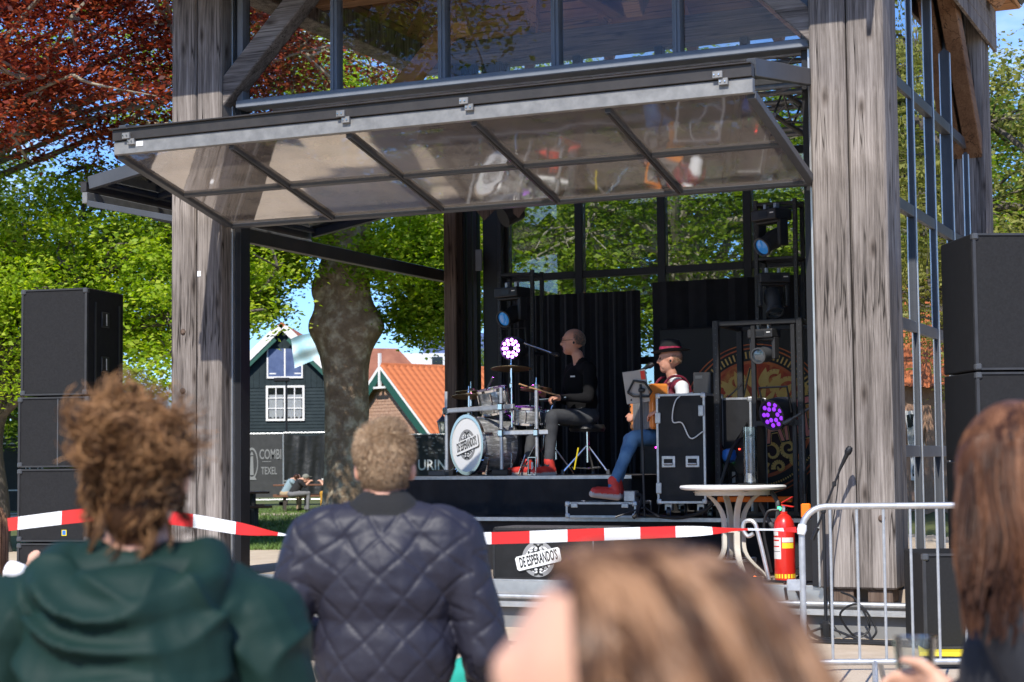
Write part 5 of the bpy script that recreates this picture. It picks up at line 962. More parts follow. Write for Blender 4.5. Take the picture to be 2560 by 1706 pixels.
MB().tube([(-.05, .0, .86), (.15, 0, 1.33)], .009, 8).build('boom', 'black_frame', ms, smooth=True); MB().cb((0, 0, .99), (.035, .04, .05)).build('joint', 'black_plastic', ms, bevel=.006); MB().cb((.09, 0, 1.19), (.028, .03, .04)).build('joint', 'black_plastic', ms, bevel=.006)
MB().lathe([(.018, 0), (.018, .1)], (-.09, 0, .76), (.4, 0, .9), 10).build('counterweight', 'black_plastic', ms)
mic(ms, (.13, 0, 1.29), (.45, 0, .9), 1.05)
MB().tube(spline([(.13, 0, 1.3), (.1, .03, 1.1), (.04, .03, .7), (.03, .02, .2), (.1, .05, .03)], 6), .005, 6).build('lead', 'wire_black', ms)
m2 = thing('microphone_stand', 'grey boom stand without microphone beside the box frame', 'microphone stand', PV(4.62, 1.6, .357), -TH)
MB().tube([(0, 0, .05), (0, 0, 1.43)], .014, 10).build('pole', 'fixture_grey', m2, smooth=True); MB().lathe([(.02, .72), (.022, .78), (.022, .9), (.016, .92)], (0, 0, 0), (0, 0, 1), 12).build('clutch', 'black_plastic', m2)
MB().tube([(-.16, -.03, 1.34), (.16, .03, 1.53)], .012, 8).build('boom', 'fixture_grey', m2, smooth=True); MB().tube([(-.17, -.03, 1.335), (-.1, -.018, 1.375)], .02, 10).build('counterweight', 'fixture_grey', m2); MB().cb((0, 0, 1.44), (.03, .04, .05)).build('joint', 'black_plastic', m2, bevel=.006)
for k in range(3): a = R(30 + 120*k); MB().tube([(0, 0, .1), (.28*math.cos(a), .28*math.sin(a), .015)], .01, 8).build('foot', 'black_frame', m2)
t = thing('music_stand', 'black stand holding a grey tablet for the accordion player', 'music stand', PV(3.10, 1.62, .858), -TH + R(8))
MB().tube([(.02, 0, .02), (0, 0, 1.22)], .011, 8).build('pole', 'black_frame', t, smooth=True); MB().lathe([(.016, .42), (.017, .5), (.017, .62)], (.014, 0, 0), (0, 0, 1), 10).build('clutch', 'black_plastic', t)
mat('tablet_grey', (.3, .29, .28), .4, .3); T = Matrix.Translation((-.03, .02, 1.16)) @ Matrix.Rotation(R(8), 4, 'X') @ Matrix.Rotation(R(-6), 4, 'Y'); MB().box(-.12, 0, -.11, .1, .008, .19, T).build('tablet', 'tablet_grey', t, bevel=.004)
b = MB(); q = [(-.09, -.02), (-.02, .08), (.08, .05), (.13, -.04), (.1, -.08), (-.04, -.06)]
b.tube([T @ Vector((x, -.02, z + .02)) for x, z in q + q[:1]], .012, 6); b.build('tablet_clamp', 'black_plastic', t, smooth=True); MB().cb((.015, -.02, 1.165), (.06, .04, .04)).build('clamp_knob', 'black_plastic', t, bevel=.01); MB().box(.05, -.006, .1, .09, -.003, .18, T).build('sticker', 'tape_red', t)
for k in range(3): a = R(80 + 120*k); MB().tube([(.02, 0, .1), (.25*math.cos(a), .25*math.sin(a), .012)], .009, 8).build('foot', 'black_frame', t)
t = thing('vocal_microphone', 'black microphone on a short boom at the singer in the hat', 'microphone', PV(3.1, 1.78, 2.15), -TH); MB().tube([(-.1, -.14, -.22), (-.06, -.08, .0), (.0, 0, .045)], .009, 8).build('boom', 'black_frame', t); mic(t, (-.1, -.03, .035), (.85, .12, .42), 1.)
t = thing('vocal_microphone', 'microphone on a long boom arm at the drummer', 'microphone', PV(1.42, 2.8, 1.24), -TH); MB().tube([(.06, 0, .0), (.06, 0, 1.32)], .011, 8).build('pole', 'black_frame', t); MB().tube([(.0, 0, 1.345), (.30, 0, 1.235)], .01, 8).build('boom', 'chrome', t); mic(t, (.21, 0, 1.26), (.95, .05, -.3), .9)
# ================================================================= drum kit
ZR = 1.246
mat('pearl', (.5, .5, .49), .25, .25, var=(.78, .78, .77), col3=(.22, .22, .215), vs_=7, stretch=(1, 1, 4), coat=.8); mat('drum_head', (.8, .8, .79), .4); mat('brass', (.62, .42, .2), .3, .9, bump=.1, bs=60); mat('wood_stick', (.5, .3, .15), .6)
bd = thing('bass_drum', 'bass drum with white head showing the round band logo', 'drum', PV(.93, 2.46, ZR), -TH + R(-31))
cz = .31
MB().lathe([(.272, .0), (.278, .005), (.278, .44), (.272, .445)], (0, 0, cz), (0, 1, 0), 48).build('shell', 'pearl', bd, smooth=True)
for y in (-.012, .43): MB().lathe([(.272, y), (.306, y), (.306, y + .035), (.279, y + .035)], (0, 0, cz), (0, 1, 0), 48, ring=True).build('hoop', 'chrome' if y < 0 else 'black_paint', bd, smooth=True)
MB().lathe([(.001, -.006), (.275, -.004), (.275, .0)], (0, 0, cz), (0, 1, 0), 48).build('front_head', 'drum_head', bd, smooth=True)
for k in range(8): a = R(22.5 + 45*k); MB().bar((.292*math.cos(a), .0, cz + .292*math.sin(a)), (.292*math.cos(a), .13, cz + .292*math.sin(a)), .018, .018).build('lug', 'chrome', bd, bevel=.004)
for s in (-1, 1): MB().tube([(s*.24, .1, .17), (s*.36, -.02, .0)], .011, 8).build('spur', 'chrome', bd)
band_logo(bd, Matrix.Translation((.005, -.0062, cz + .0)) @ STAND, .155)
rk = thing('drum_rack', 'chrome tube rack frame round the drum kit', 'drum rack', PV(1.1, 2.5, ZR), -TH)
posts = ((-.48, .12, .86), (.27, -.17, .87), (.6, -.05, .9))
for x, y, h in posts: MB().tube([(x, y, .03), (x, y, h)], .019, 10).build('post', 'galv', rk, smooth=True); MB().cb((x, y, .03), (.18, .1, .06)).build('foot', 'black_paint', rk, bevel=.008)
MB().bar((-.5, .13, .66), (.42, -.2, .68), .045, .05).build('rail', 'galv', rk, bevel=.008); MB().bar((.22, -.17, .42), (.75, .0, .425), .045, .05).build('rail', 'galv', rk, bevel=.008)
for x, y, z in ((.27, -.17, .68), (.27, -.17, .42), (.6, -.05, .42), (-.48, .12, .66)): MB().cb((x, y, z), (.065, .075, .075)).build('clamp', 'chrome', rk, bevel=.012)
def drum(label, u, v, z, r_, h, tilt=(0, 0), legs=False):
    t = thing('drum', label, 'drum', PV(u, v, z), -TH, 'tom and snare drums'); ax = Vector((tilt[0], tilt[1], 1)).normalized()
    MB().lathe([(r_*.97, 0), (r_, .01), (r_, h - .01), (r_*.97, h)], (0, 0, 0), ax, 32).build('shell', 'pearl', t, smooth=True); 
    for q in (-.004, h - .018): MB().lathe([(r_*.98, q), (r_*1.05, q), (r_*1.05, q + .022), (r_*.98, q + .022)], (0, 0, 0), ax, 32, ring=True).build('rim', 'chrome', t, smooth=True)
    MB().lathe([(.001, h - .003), (r_*.98, h - .003)], (0, 0, 0), ax, 32, cap=False).build('head', 'drum_head', t)
    x = ax.orthogonal().normalized(); y = ax.cross(x)
    for k in range(6): a = k*1.047; c = (x*math.cos(a) + y*math.sin(a))*(r_ + .012); MB().bar(c + ax*.03, c + ax*(h - .03), .018, .018, x).build('lug', 'chrome', t, bevel=.004)
    if legs:
        MB().tube([(0, 0, 0), (0, 0, -.35)], .013, 8).build('stand', 'chrome', t)
        for k in range(3): a = k*2.09 + .4; MB().tube([(0, 0, -.25), (.18*math.cos(a), .18*math.sin(a), -z + ZR + .01)], .01, 6).build('stand_leg', 'chrome', t)
    return t
drum('larger pearl tom drum above the bass drum', 1.14, 2.72, 1.88, .15, .25, (-.12, -.22)); drum('smaller pearl drum beside the hi-hat stand', 1.50, 2.68, 1.76, .14, .17, (.1, -.1), True); drum('dark snare drum in front of the drummer', 1.72, 2.88, 1.75, .17, .14, (0, 0), True)
def cymbal(label, u, v, z, r_, tilt, stand=True, hat=False):
    t = thing('cymbal', label, 'cymbal', PV(u, v, z), -TH, 'cymbals of the drum kit'); ax = Vector((tilt[0], tilt[1], 1)).normalized()
    for q in ((0,) if not hat else (0, -.02)): MB().lathe([(.004, .03), (.03, .028), (.045, .012), (r_*.6, .004), (r_, -.008), (r_, -.0105), (r_*.6, .001), (.045, .009), (.004, .02)], ax*q, ax, 48).build('plate', 'brass', t, smooth=True)
    MB().lathe([(.011, .02), (.011, .05), (.006, .055), (.006, .1)], (0, 0, 0), ax, 10).build('wing_nut', 'chrome', t)
    if stand: MB().tube([(0, 0, 0), (0, 0, ZR - z + .1)], .0115, 8).build('stand', 'chrome', t, smooth=True); MB().cb((0, 0, -.18), (.035, .035, .05)).build('clutch', 'chrome', t, bevel=.006); MB().cb((0, 0, -.42), (.04, .04, .06)).build('clutch', 'chrome', t, bevel=.006)
    if stand:
        for k in range(3): a = k*2.09 + .9; MB().tube([(0, 0, ZR - z + .32), (.2*math.cos(a), .2*math.sin(a), ZR - z + .012)], .009, 6).build('stand_leg', 'chrome', t)
    return t
cymbal('large cymbal glowing purple in front of the lit LED par', 1.318, 2.7, 2.33, .21, (-.03, .1)); cymbal('hi-hat cymbals on the stand beside the drummer', 1.633, 2.6, 2.12, .16, (.02, .08), True, True)
cymbal('thin cymbal at the left end of the drum rack', .829, 2.72, 2.06, .18, (-.06, .12)); cymbal('small cymbal behind the left end of the drum rack', .72, 3.0, 2.12, .17, (-.03, .05))
t = thing('drum_microphone', 'small clip microphone on top of the larger tom', 'microphone', PV(1.08, 2.62, 2.12), -TH); mic(t, (0, 0, 0), (.4, .1, .75), .7); MB().tube([(0, 0, 0), (-.03, .02, -.06)], .008, 6).build('clip', 'black_plastic', t)
t = thing('drum_pedal', 'chrome drum pedal frame at the riser edge', 'pedal', PV(1.70, 2.34, ZR), -TH); MB().box(-.045, -.03, 0, .045, .12, .012).box(-.045, -.02, .012, -.035, 0, .17).box(.035, -.02, .012, .045, 0, .17).box(-.045, -.02, .17, .045, 0, .182).build('frame', 'chrome', t, bevel=.003); MB().lathe([(.012, 0), (.012, .08)], (0, -.01, .05), (0, 0, 1), 10).build('beater', 'curtain_white', t)
t = thing('sample_pad', 'flat black drum pad in front of the drummer', 'drum pad', PV(1.80, 2.68, 1.985), -TH); MB().box(-.13, -.08, 0, .16, .12, .025, Matrix.Rotation(-.06, 4, 'Y')).build('pad', 'black_plastic', t, bevel=.005); MB().box(-.13, -.083, .018, .16, -.0805, .026, Matrix.Rotation(-.06, 4, 'Y')).build('edge', 'steel_edge', t); MB().tube([(0, 0, 0), (-.1, -.02, -.25), (-.12, -.02, -.5)], .01, 6).build('arm', 'chrome', t)
th = thing('drum_throne', 'drummer stool with chrome and yellow striped tripod', 'stool', PV(2.02, 3.0, ZR), -TH); MB().lathe([(.001, .43), (.17, .43), (.185, .46), (.17, .5), (.001, .505)], (0, 0, 0), (0, 0, 1), 28).build('seat', 'black_plastic', th, smooth=True); MB().tube([(0, 0, .12), (0, 0, .43)], .018, 10).build('post', 'chrome', th)
for k in range(3):
    a = R(-20 + 120*k); e = Vector((.27*math.cos(a), .27*math.sin(a), .02)); MB().tube([(0, 0, .3), e], .012, 8).build('leg', 'chrome', th); MB().tube([(0, 0, .06), e*.62 + Vector((0, 0, .06))], .009, 6).build('brace', 'chrome', th); MB().lathe([(.022, 0), (.016, .05)], e - Vector((0, 0, .02)), (0, 0, 1), 8).build('rubber_foot', 'fixture_grey', th)
MB().tube([(-.1, -.12, .05), (-.06, -.1, .27)], .008, 6).build('yellow_rod', 'badge_yellow', th)
t = thing('riser_box', 'small grey socket box at the left front of the riser', 'box', PV(.66, 2.35, ZR), -TH); MB().box(-.09, -.05, 0, .09, .06, .05).build('shell', 'fixture_grey', t, bevel=.006)
# ================================================================= people
mat('skin', (.55, .3, .2), .5, var=(.62, .36, .26), vs_=14, bump=.15, bs=120); mat('skin_red', (.56, .25, .16), .5, var=(.62, .32, .22), vs_=16, bump=.15, bs=120); mat('lips', (.28, .07, .06), .5); mat('eye_dark', (.02, .015, .012), .3)
def sdf(P, pr):
    """approximate distance of points P to one primitive"""
    if pr[0] == 'cap':
        a, b, ra, rb = np.array(pr[1]), np.array(pr[2]), pr[3], pr[4]; ab = b - a; t = np.clip(((P - a) @ ab)/(ab @ ab + 1e-12), 0, 1)
        return np.linalg.norm(P - a - t[:, None]*ab, axis=1) - (ra + (rb - ra)*t)
    c, r = np.array(pr[1]), np.array(pr[2]); q = P - c
    if len(pr) > 4 and pr[4] is not None: q = q @ np.array(pr[4])          # rotate into local axes
    k = np.linalg.norm(q/r, axis=1); return (k - 1)*r.min()
def figure(prims, mats, voxel, smooth=6, deform=None, sub=0, name='body', parent=None):
    """union of capsules and ellipsoids fused by voxel remesh into ONE skin; faces take the material of the nearest primitive"""
    b = MB()
    for p in prims:
        if p[0] == 'cap':
            a, c, ra, rb = Vector(p[1]), Vector(p[2]), p[3], p[4]; d = (c - a); L = d.length; d = d.normalized() if L > 1e-6 else Vector((0, 0, 1))
            prof = [(ra*math.cos(t), ra*math.sin(t)) for t in [R(-85 + 17*i) for i in range(6)]] + [(rb*math.cos(t), L + rb*math.sin(t)) for t in [R(17*i) for i in range(6)]]
            b.lathe(prof, a, d, 14)
        else: b.ell(p[1], p[2], 20, 14, Matrix([list(x) for x in p[4]]) if len(p) > 4 and p[4] is not None else None)
    me = bpy.data.meshes.new('tmp'); me.from_pydata(b.v, [], b.f); o = bpy.data.objects.new('tmp', me); C.objects.link(o)
    m = o.modifiers.new('r', 'REMESH'); m.mode = 'VOXEL'; m.voxel_size = voxel; m.adaptivity = 0
    s = o.modifiers.new('s', 'SMOOTH'); s.iterations = smooth; s.factor = .5
    if sub: u = o.modifiers.new('u', 'SUBSURF'); u.levels = sub; u.render_levels = sub
    bpy.context.view_layer.update(); dg = bpy.context.evaluated_depsgraph_get(); nm = bpy.data.meshes.new_from_object(o.evaluated_get(dg)); bpy.data.objects.remove(o); bpy.data.meshes.remove(me)
    n = len(nm.vertices); V = np.empty(n*3, np.float32); nm.vertices.foreach_get('co', V); V = V.reshape(-1, 3).astype(float)
    D = np.stack([sdf(V, p) for p in prims]); vi = np.array([p[5] if p[0] == 'cap' else p[3] for p in prims])[np.argmin(D, 0)]
    if deform is not None:
        N = np.empty(n*3, np.float32); nm.vertices.foreach_get('normal', N); N = N.reshape(-1, 3); V = V + N*deform(V, N, vi)[:, None]; nm.vertices.foreach_set('co', V.astype(np.float32).ravel())
    nl = len(nm.loops); li = np.empty(nl, np.int32); nm.loops.foreach_get('vertex_index', li); ls = np.empty(len(nm.polygons), np.int32); nm.polygons.foreach_get('loop_start', ls)
    nm.materials.clear()
    for x in mats: nm.materials.append(MATS[x])
    nm.polygons.foreach_set('material_index', vi[li[ls]].astype(np.int32)); nm.polygons.foreach_set('use_smooth', np.ones(len(nm.polygons), bool))
    nm.update(); nm.name = name; return link(name, nm, parent)
V3 = lambda *a: np.array(a, float)
def cap(a, b, ra, rb, m): return ('cap', tuple(a), tuple(b), ra, rb, m)
def ell(c, r, m, M=None): return ('ell', tuple(c), tuple(r), m, M)
def hand(wr, d, side, m, curl=.6, k=1., up=(0, 0, 1)):
    """palm, four bent fingers and a thumb; d = direction of the palm, side = +-1 for the thumb side"""
    wr, d = V3(*wr), V3(*d); d /= np.linalg.norm(d); n = V3(*up); x = np.cross(d, n); x /= np.linalg.norm(x); n = np.cross(x, d); x = x*side
    out = [cap(wr, wr + d*.03*k, .026*k, .03*k, m)]; out += [cap(wr + d*.03*k + x*q*.022*k, wr + d*.085*k + x*q*.026*k, .016*k, .0145*k, m) for q in (-1, 0, 1)]
    for q, L in ((1.2, .068), (.4, .078), (-.4, .074), (-1.2, .058)):
        a = wr + d*.09*k + x*q*.022*k; b = a + (d*math.cos(curl) - n*math.sin(curl))*L*.5*k; c = b + (d*math.cos(curl*2.1) - n*math.sin(curl*2.1))*L*.5*k
        out += [cap(a, b, .0095*k, .0088*k, m), cap(b, c, .0088*k, .0075*k, m)]
    a = wr + d*.035*k + x*.03*k; b = a + (d*.7 + x*.7)*.035*k - n*.01*k; c = b + (d*.95 + x*.1 - n*.4)*.032*k
    return out + [cap(a, b, .0125*k, .011*k, m), cap(b, c, .0105*k, .009*k, m)]
def head(c, f, m, k=1., eye=None, lip=None, tilt=0., mouth=0.):
    """head centred on c facing horizontal direction f; returns prims; height about .23"""
    c = V3(*c); f = V3(f[0], f[1], 0); f /= np.linalg.norm(f); s = V3(-f[1], f[0], 0); z = V3(0, 0, 1.)
    f, z = f*math.cos(tilt) + z*math.sin(tilt), z*math.cos(tilt) - f*math.sin(tilt)
    M = np.stack([f, s, z], 1); p = lambda a, b, d: c + (f*a + s*b + z*d)*k
    out = [ell(p(-.012, 0, .028), V3(.099, .077, .09)*k, m, M), ell(p(.022, 0, -.03), V3(.068, .062, .085)*k, m, M), ell(p(.05, 0, -.085), V3(.034, .036, .028)*k, m, M),
           cap(p(.085, 0, .018), p(.104, 0, -.018), .011*k, .014*k, m), cap(p(.08, -.03, .036), p(.08, .03, .036), .014*k, .014*k, m), cap(p(.055, -.035, -.06), p(.055, .035, -.06), .02*k, .02*k, m)]
    for q in (-1, 1): out += [ell(p(-.012, q*.078, -.008), V3(.019, .012, .033)*k, m, M)]
    if lip is not None: out += [cap(p(.086, -.017, -.05 + mouth*.5), p(.086, .017, -.05 + mouth*.5), .008*k, .008*k, lip), cap(p(.082, -.014, -.066 - mouth), p(.082, .014, -.066 - mouth), .008*k, .008*k, lip)]
    if eye is not None: out += [ell(p(.083, q*.031, .014), V3(.008, .011, .007)*k, eye, M) for q in (-1, 1)]
    return out
def strands(name, paths, r0, r1, m, parent, n=3, rng=None, hue=None):
    """tapered hair tubes from a list of (k x 3) paths"""
    V, F, A = [], [], []; o = 0
    for P in paths:
        P = np.asarray(P, float); k = len(P); T = np.gradient(P, axis=0); T /= np.linalg.norm(T, axis=1)[:, None] + 1e-9
        x = np.cross(T, V3(.3, .5, .81)); x /= np.linalg.norm(x, axis=1)[:, None] + 1e-9; y = np.cross(T, x); rr = (r0 + (r1 - r0)*np.linspace(0, 1, k)**1.5)[:, None]
        for j in range(n): a = 2*math.pi*j/n; V.append(P + (x*math.cos(a) + y*math.sin(a))*rr)
        base = o; 
        for i in range(k - 1):
            for j in range(n): j2 = (j+1) % n; F.append((base + j*k + i, base + j2*k + i, base + j2*k + i + 1, base + j*k + i + 1))
        o += n*k; A.append(np.full(n*k, hue(P) if hue else (rng.random() if rng is not None else .5)))
    me = bpy.data.meshes.new(name); me.from_pydata(np.concatenate(V).tolist(), [], F); me.polygons.foreach_set('use_smooth', np.ones(len(F), bool))
    at = me.attributes.new('rnd', 'FLOAT', 'POINT'); at.data.foreach_set('value', np.concatenate(A).astype(np.float32)); me.materials.append(MATS[m]); return link(name, me, parent)
def hairmat(name, c1, c2, c3, rough=.38): m = mat(name, c1, rough, var=c3, col3=c2, vs_=9, attr='rnd', spec=.18); return m
hairmat('hair_curly', (.035, .016, .008), (.14, .066, .029), (.46, .25, .115)); hairmat('hair_sandy', (.17, .1, .055), (.34, .22, .13), (.56, .41, .27), .5); hairmat('hair_brown', (.03, .013, .008), (.105, .045, .023), (.24, .112, .06), .36); hairmat('hair_light', (.03, .014, .008), (.12, .06, .031), (.34, .19, .105), .32); hairmat('hair_grey', (.09, .075, .065), (.16, .14, .12), (.28, .25, .22), .5)
def scalp(c, rad, rng, n, f, cond):
    """random points on an ellipsoid about c (axes f, side, up) where cond(local unit vector) holds"""
    f = V3(f[0], f[1], 0); f /= np.linalg.norm(f); s = V3(-f[1], f[0], 0); M = np.stack([f, s, V3(0, 0, 1)], 1); out = []
    while len(out) < n:
        d = rng.normal(0, 1, 3); d /= np.linalg.norm(d)
        if cond(d): out.append((np.array(c) + M @ (d*np.array(rad)), M @ d, d))
    return out, M
def person(label, loc, rz=0.): return thing('person', label, 'person', loc, rz)
def fold(V, fr, amp, seed):
    """cheap smooth cloth wrinkles"""
    r = np.random.default_rng(seed); o = np.zeros(len(V))
    for k in range(7):
        d = r.normal(0, 1, 3); d[2] *= 1.5; d /= np.linalg.norm(d); o += np.sin(V @ d*fr*r.uniform(.6, 1.7) + r.uniform(0, 6.28) + 1.5*np.sin(V @ r.normal(0, 1, 3)*fr*.4))/7
    return o*amp
def legs(hip_z, m, shoe, stance=.1, k=1., y=0.):
    out = []
    for s in (-1, 1):
        h, kn, an = (s*.09*k, y, hip_z), (s*stance, y + .02, hip_z*.52), (s*(stance + .01), y - .01, .09); out += [cap(h, kn, .085*k, .058*k, m), cap(kn, an, .058*k, .042*k, m), cap(an, (an[0], y - .03, .045), .045, .045, shoe), cap((an[0], y - .05, .04), (an[0] + s*.03, y + .15, .035), .042, .036, shoe)]
    return out
# ----------------------------------------------------------------- man in the quilted navy jacket (facing the stage, +y)
mat('navy_quilt', (.0165, .016, .027), .52, var=(.024, .0235, .036), vs_=6, bump=.4, bs=55, spec=.38); mat('knit_black', (.012, .012, .013), .9, bump=.5, bs=200); mat('denim_dark', (.02, .026, .042), .85); mat('shoe_dark', (.02, .018, .016), .6)
mn = person('short haired man seen from behind in a quilted navy bomber jacket', (-.345, 4.7, -.222)); H = 0.
sh_z = 1.43
pr = [cap((-.155, -.01, sh_z), (.155, -.01, sh_z), .076, .076, 0), ell((0, -.005, 1.30), (.2, .122, .19), 0), ell((0, 0, 1.12), (.192, .125, .2), 0), ell((0, .0, .95), (.19, .13, .16), 0), cap((-.09, 0, 1.455), (.09, 0, 1.455), .058, .058, 0), ell((-.14, -.005, 1.36), (.11, .095, .13), 0), ell((.14, -.005, 1.36), (.11, .095, .13), 0),
      cap((-.19, 0, 1.415), (-.275, -.03, 1.17), .076, .064, 0), cap((-.275, -.03, 1.17), (-.17, .2, 1.13), .066, .05, 0),
      cap((.19, 0, 1.415), (.265, -.01, 1.12), .076, .065, 0), cap((.265, -.01, 1.12), (.275, .12, .93), .065, .052, 0),
      cap((-.03, .0, 1.478), (.03, .0, 1.478), .068, .068, 1), cap((-.025, .004, 1.492), (.025, .004, 1.492), .06, .06, 1), cap((0, .015, 1.50), (0, .025, 1.585), .057, .056, 2)] + head((0, .035, 1.603), (0, 1), 2, .93)
pr += hand((-.14, .23, 1.13), (.6, .7, .15), 1, 2, .7) + hand((.275, .15, .9), (.05, .75, -.6), -1, 2, .5)
pr += legs(.9, 3, 4)
def quilt(V, N, vi):
    arm = np.abs(V[:, 0]) > .235; x = np.where(arm, np.arctan2(V[:, 1], np.abs(V[:, 0]) - .28)*.075, np.arctan2(V[:, 0], -V[:, 1] + .12)*.235); z = V[:, 2]; x, z = x + .006*np.sin(z*19 + 1) + .004*np.sin(V[:, 0]*31 + z*11), z + .006*np.sin(V[:, 0]*17 + 2) + .004*np.sin(z*37)
    a = .106; u = (x/a + z/(a*1.04)); w = (x/a - z/(a*1.04)); du = np.abs(u - np.round(u)); dw = np.abs(w - np.round(w)); g = np.minimum(np.minimum(du, dw)/.5, 1.); puff = .0058*(1 - np.exp(-g*10.)) - .0038
    return np.where(vi == 0, puff + fold(V, 30, .006, 3) + fold(V, 85, .0026, 9), 0.) + np.where(vi == 3, fold(V, 18, .006, 4), 0.)
body = figure(pr, ['navy_quilt', 'knit_black', 'skin_red', 'denim_dark', 'shoe_dark'], .0058, 8, quilt, parent=mn)
rng = np.random.default_rng(12)
roots, Mx = scalp((0, .026, 1.627), (.095, .0745, .094), rng, 13000, (0, 1), lambda d: ((d[0] < .1 and d[2] > -.88 + .25*abs(d[1])) or (d[2] > .15 and d[0] < .75)) and not (abs(d[1]) > .78 and d[2] < -.05 and d[0] > -.35))
paths = []
for p, nrm, d in roots:
    w = min(1, max(0, (d[2] + .1)/.9)); L = .014 + .017*w; t = nrm*(.2 + .2*w) + V3(rng.normal(0, .2), rng.normal(0, .2), -.8*(1 - w)) + V3(.5*math.sin(2.5*d[1] + 1)*w, .45*w, 0); t /= np.linalg.norm(t); paths.append([p - nrm*.004, p + (nrm*.5 + t*.5)*L*.6, p + t*L + nrm*.001])
strands('hair', paths, .0011, .0003, 'hair_sandy', mn, 3, rng)
figure([ell((0, .024, 1.629), (.071, .091, .088), 0), ell((0, -.01, 1.59), (.052, .05, .048), 0)], ['hair_sandy'], .012, 4, name='hair_base', parent=mn)
# ----------------------------------------------------------------- woman in the green hooded jacket
mat('green_shell', (.0055, .0195, .016), .62, var=(.0085, .0275, .0225), vs_=4, bump=.2, bs=90, spec=.2)
wm = person('woman from behind in a dark green hooded jacket with messy curly bun', (-.648, 3.02, -.235), R(4))
pr = [cap((-.15, 0, 1.37), (.15, 0, 1.37), .088, .088, 0), ell((0, -.01, 1.22), (.2, .14, .2), 0), ell((0, 0, .98), (.22, .16, .3), 0), cap((-.09, 0, 1.43), (.09, 0, 1.43), .07, .07, 0),
      cap((-.2, 0, 1.355), (-.275, .0, 1.08), .085, .072, 0), cap((-.275, 0, 1.08), (-.2, .2, .95), .072, .055, 0), cap((.2, 0, 1.355), (.285, .0, 1.08), .085, .072, 0), cap((.285, 0, 1.08), (.2, .2, .95), .072, .055, 0),
      cap((0, .0, 1.42), (0, .02, 1.53), .058, .055, 1)] + head((0, .035, 1.615), (0, 1), 1)
# hood lying on the back
for k in range(13):
    a = R(-25 + 230*k/12); a2 = R(-25 + 230*(k+1)/12)
    if k < 12: pr += [cap((.13*math.cos(a), -.045 - .085*math.sin(a), 1.44 - .06*math.sin(a)), (.13*math.cos(a2), -.045 - .085*math.sin(a2), 1.44 - .06*math.sin(a2)), .04, .04, 0)]
pr += [ell((0, -.10, 1.31), (.17, .075, .15), 0), ell((0, -.115, 1.24), (.12, .06, .1), 0)]
def hoodfold(V, N, vi):
    x, z = V[:, 0], V[:, 2]; r_ = np.sqrt((x*.85)**2 + (z - 1.50)**2) + .012*np.sin(x*22 + 1) + .01*np.sin(z*31 + x*17); ph = r_/.058*2*np.pi
    w = np.clip((-V[:, 1] - .06)/.05, 0, 1)*np.clip((z - 1.1)/.06, 0, 1)*np.clip((1.47 - z)/.05, 0, 1)*np.clip((.2 - np.abs(x))/.05, 0, 1)
    ridge = (1 - np.abs(np.sin(ph*.5)))**1.4*(.6 + .4*np.sin(x*19 + z*7)); sharp = 1 - np.abs(fold(V, 16, 3.2, 15)); 
    return np.where(vi == 0, w*.034*ridge + fold(V, 22, .009, 5) + .013*np.clip(sharp, 0, 1)**3 + fold(V, 70, .0025, 6), 0.)
pr += hand((-.18, .24, .95), (.4, .8, 0), 1, 1) + hand((.18, .24, .95), (-.4, .8, 0), -1, 1) + legs(.86, 2, 3)
figure(pr, ['green_shell', 'skin', 'denim_dark', 'shoe_dark'], .0065, 5, hoodfold, parent=wm)
rng = np.random.default_rng(5)
hc = V3(0, .02, 1.64)
figure([ell(hc + V3(0, 0, .0), (.082, .1, .096), 0), ell((0, -.03, 1.575), (.062, .045, .085), 0), ell((-.005, -.06, 1.69), (.062, .05, .05), 0)], ['hair_curly'], .012, 4, name='hair_base', parent=wm)
roots, Mx = scalp(hc, (.103, .086, .098), rng, 150, (0, 1), lambda d: d[0] < .5 and d[2] > -.8)
paths = []; bun = V3(.0, -.068, 1.678)
def lock(P, k, sp):
    for i in range(k): o_ = rng.normal(0, sp, 3); t = np.linspace(0, 1, len(P))[:, None]; paths.append(P + o_*(1 + .9*t) + rng.normal(0, .0035, 3)*np.sin(t*rng.uniform(4, 14) + rng.uniform(0, 6)))
for p, nrm, d in roots:
    e = bun + rng.normal(0, .03, 3) if d[2] > -.55 else bun + V3(rng.normal(0, .03), .0, -.05); n = 13; t = np.linspace(0, 1, n)[:, None]; mid = (p + e)/2 + nrm*.03 + V3(0, -.02, 0)
    P = (1-t)**2*p + 2*t*(1-t)*mid + t*t*e; ph = rng.uniform(0, 6.28); am = rng.uniform(.004, .01); fr = rng.uniform(1, 2.6)*2*math.pi; x = np.cross(nrm, e - p); x /= np.linalg.norm(x) + 1e-9
    lock(P + x*am*np.sin(fr*t + ph) + nrm*am*np.cos(fr*t + ph), 19, .0055)
for i in range(95):                                               # curls of the bun
    c = bun + V3(np.clip(rng.normal(0, .038), -.07, .07), rng.normal(-.01, .02), np.clip(rng.normal(.0, .024), -.05, .04)); r_ = rng.uniform(.014, .034); a = rng.uniform(0, 6.28); x = rng.normal(0, 1, 3); x[1] *= .5; x /= np.linalg.norm(x); y = np.cross(x, rng.normal(0, 1, 3)); y /= np.linalg.norm(y); n = 14; t = np.linspace(0, rng.uniform(2.5, 5), n)[:, None]
    lock(c + (x*np.cos(t + a) + y*np.sin(t + a))*r_ + np.cross(x, y)*t*.006, 17, .0045)
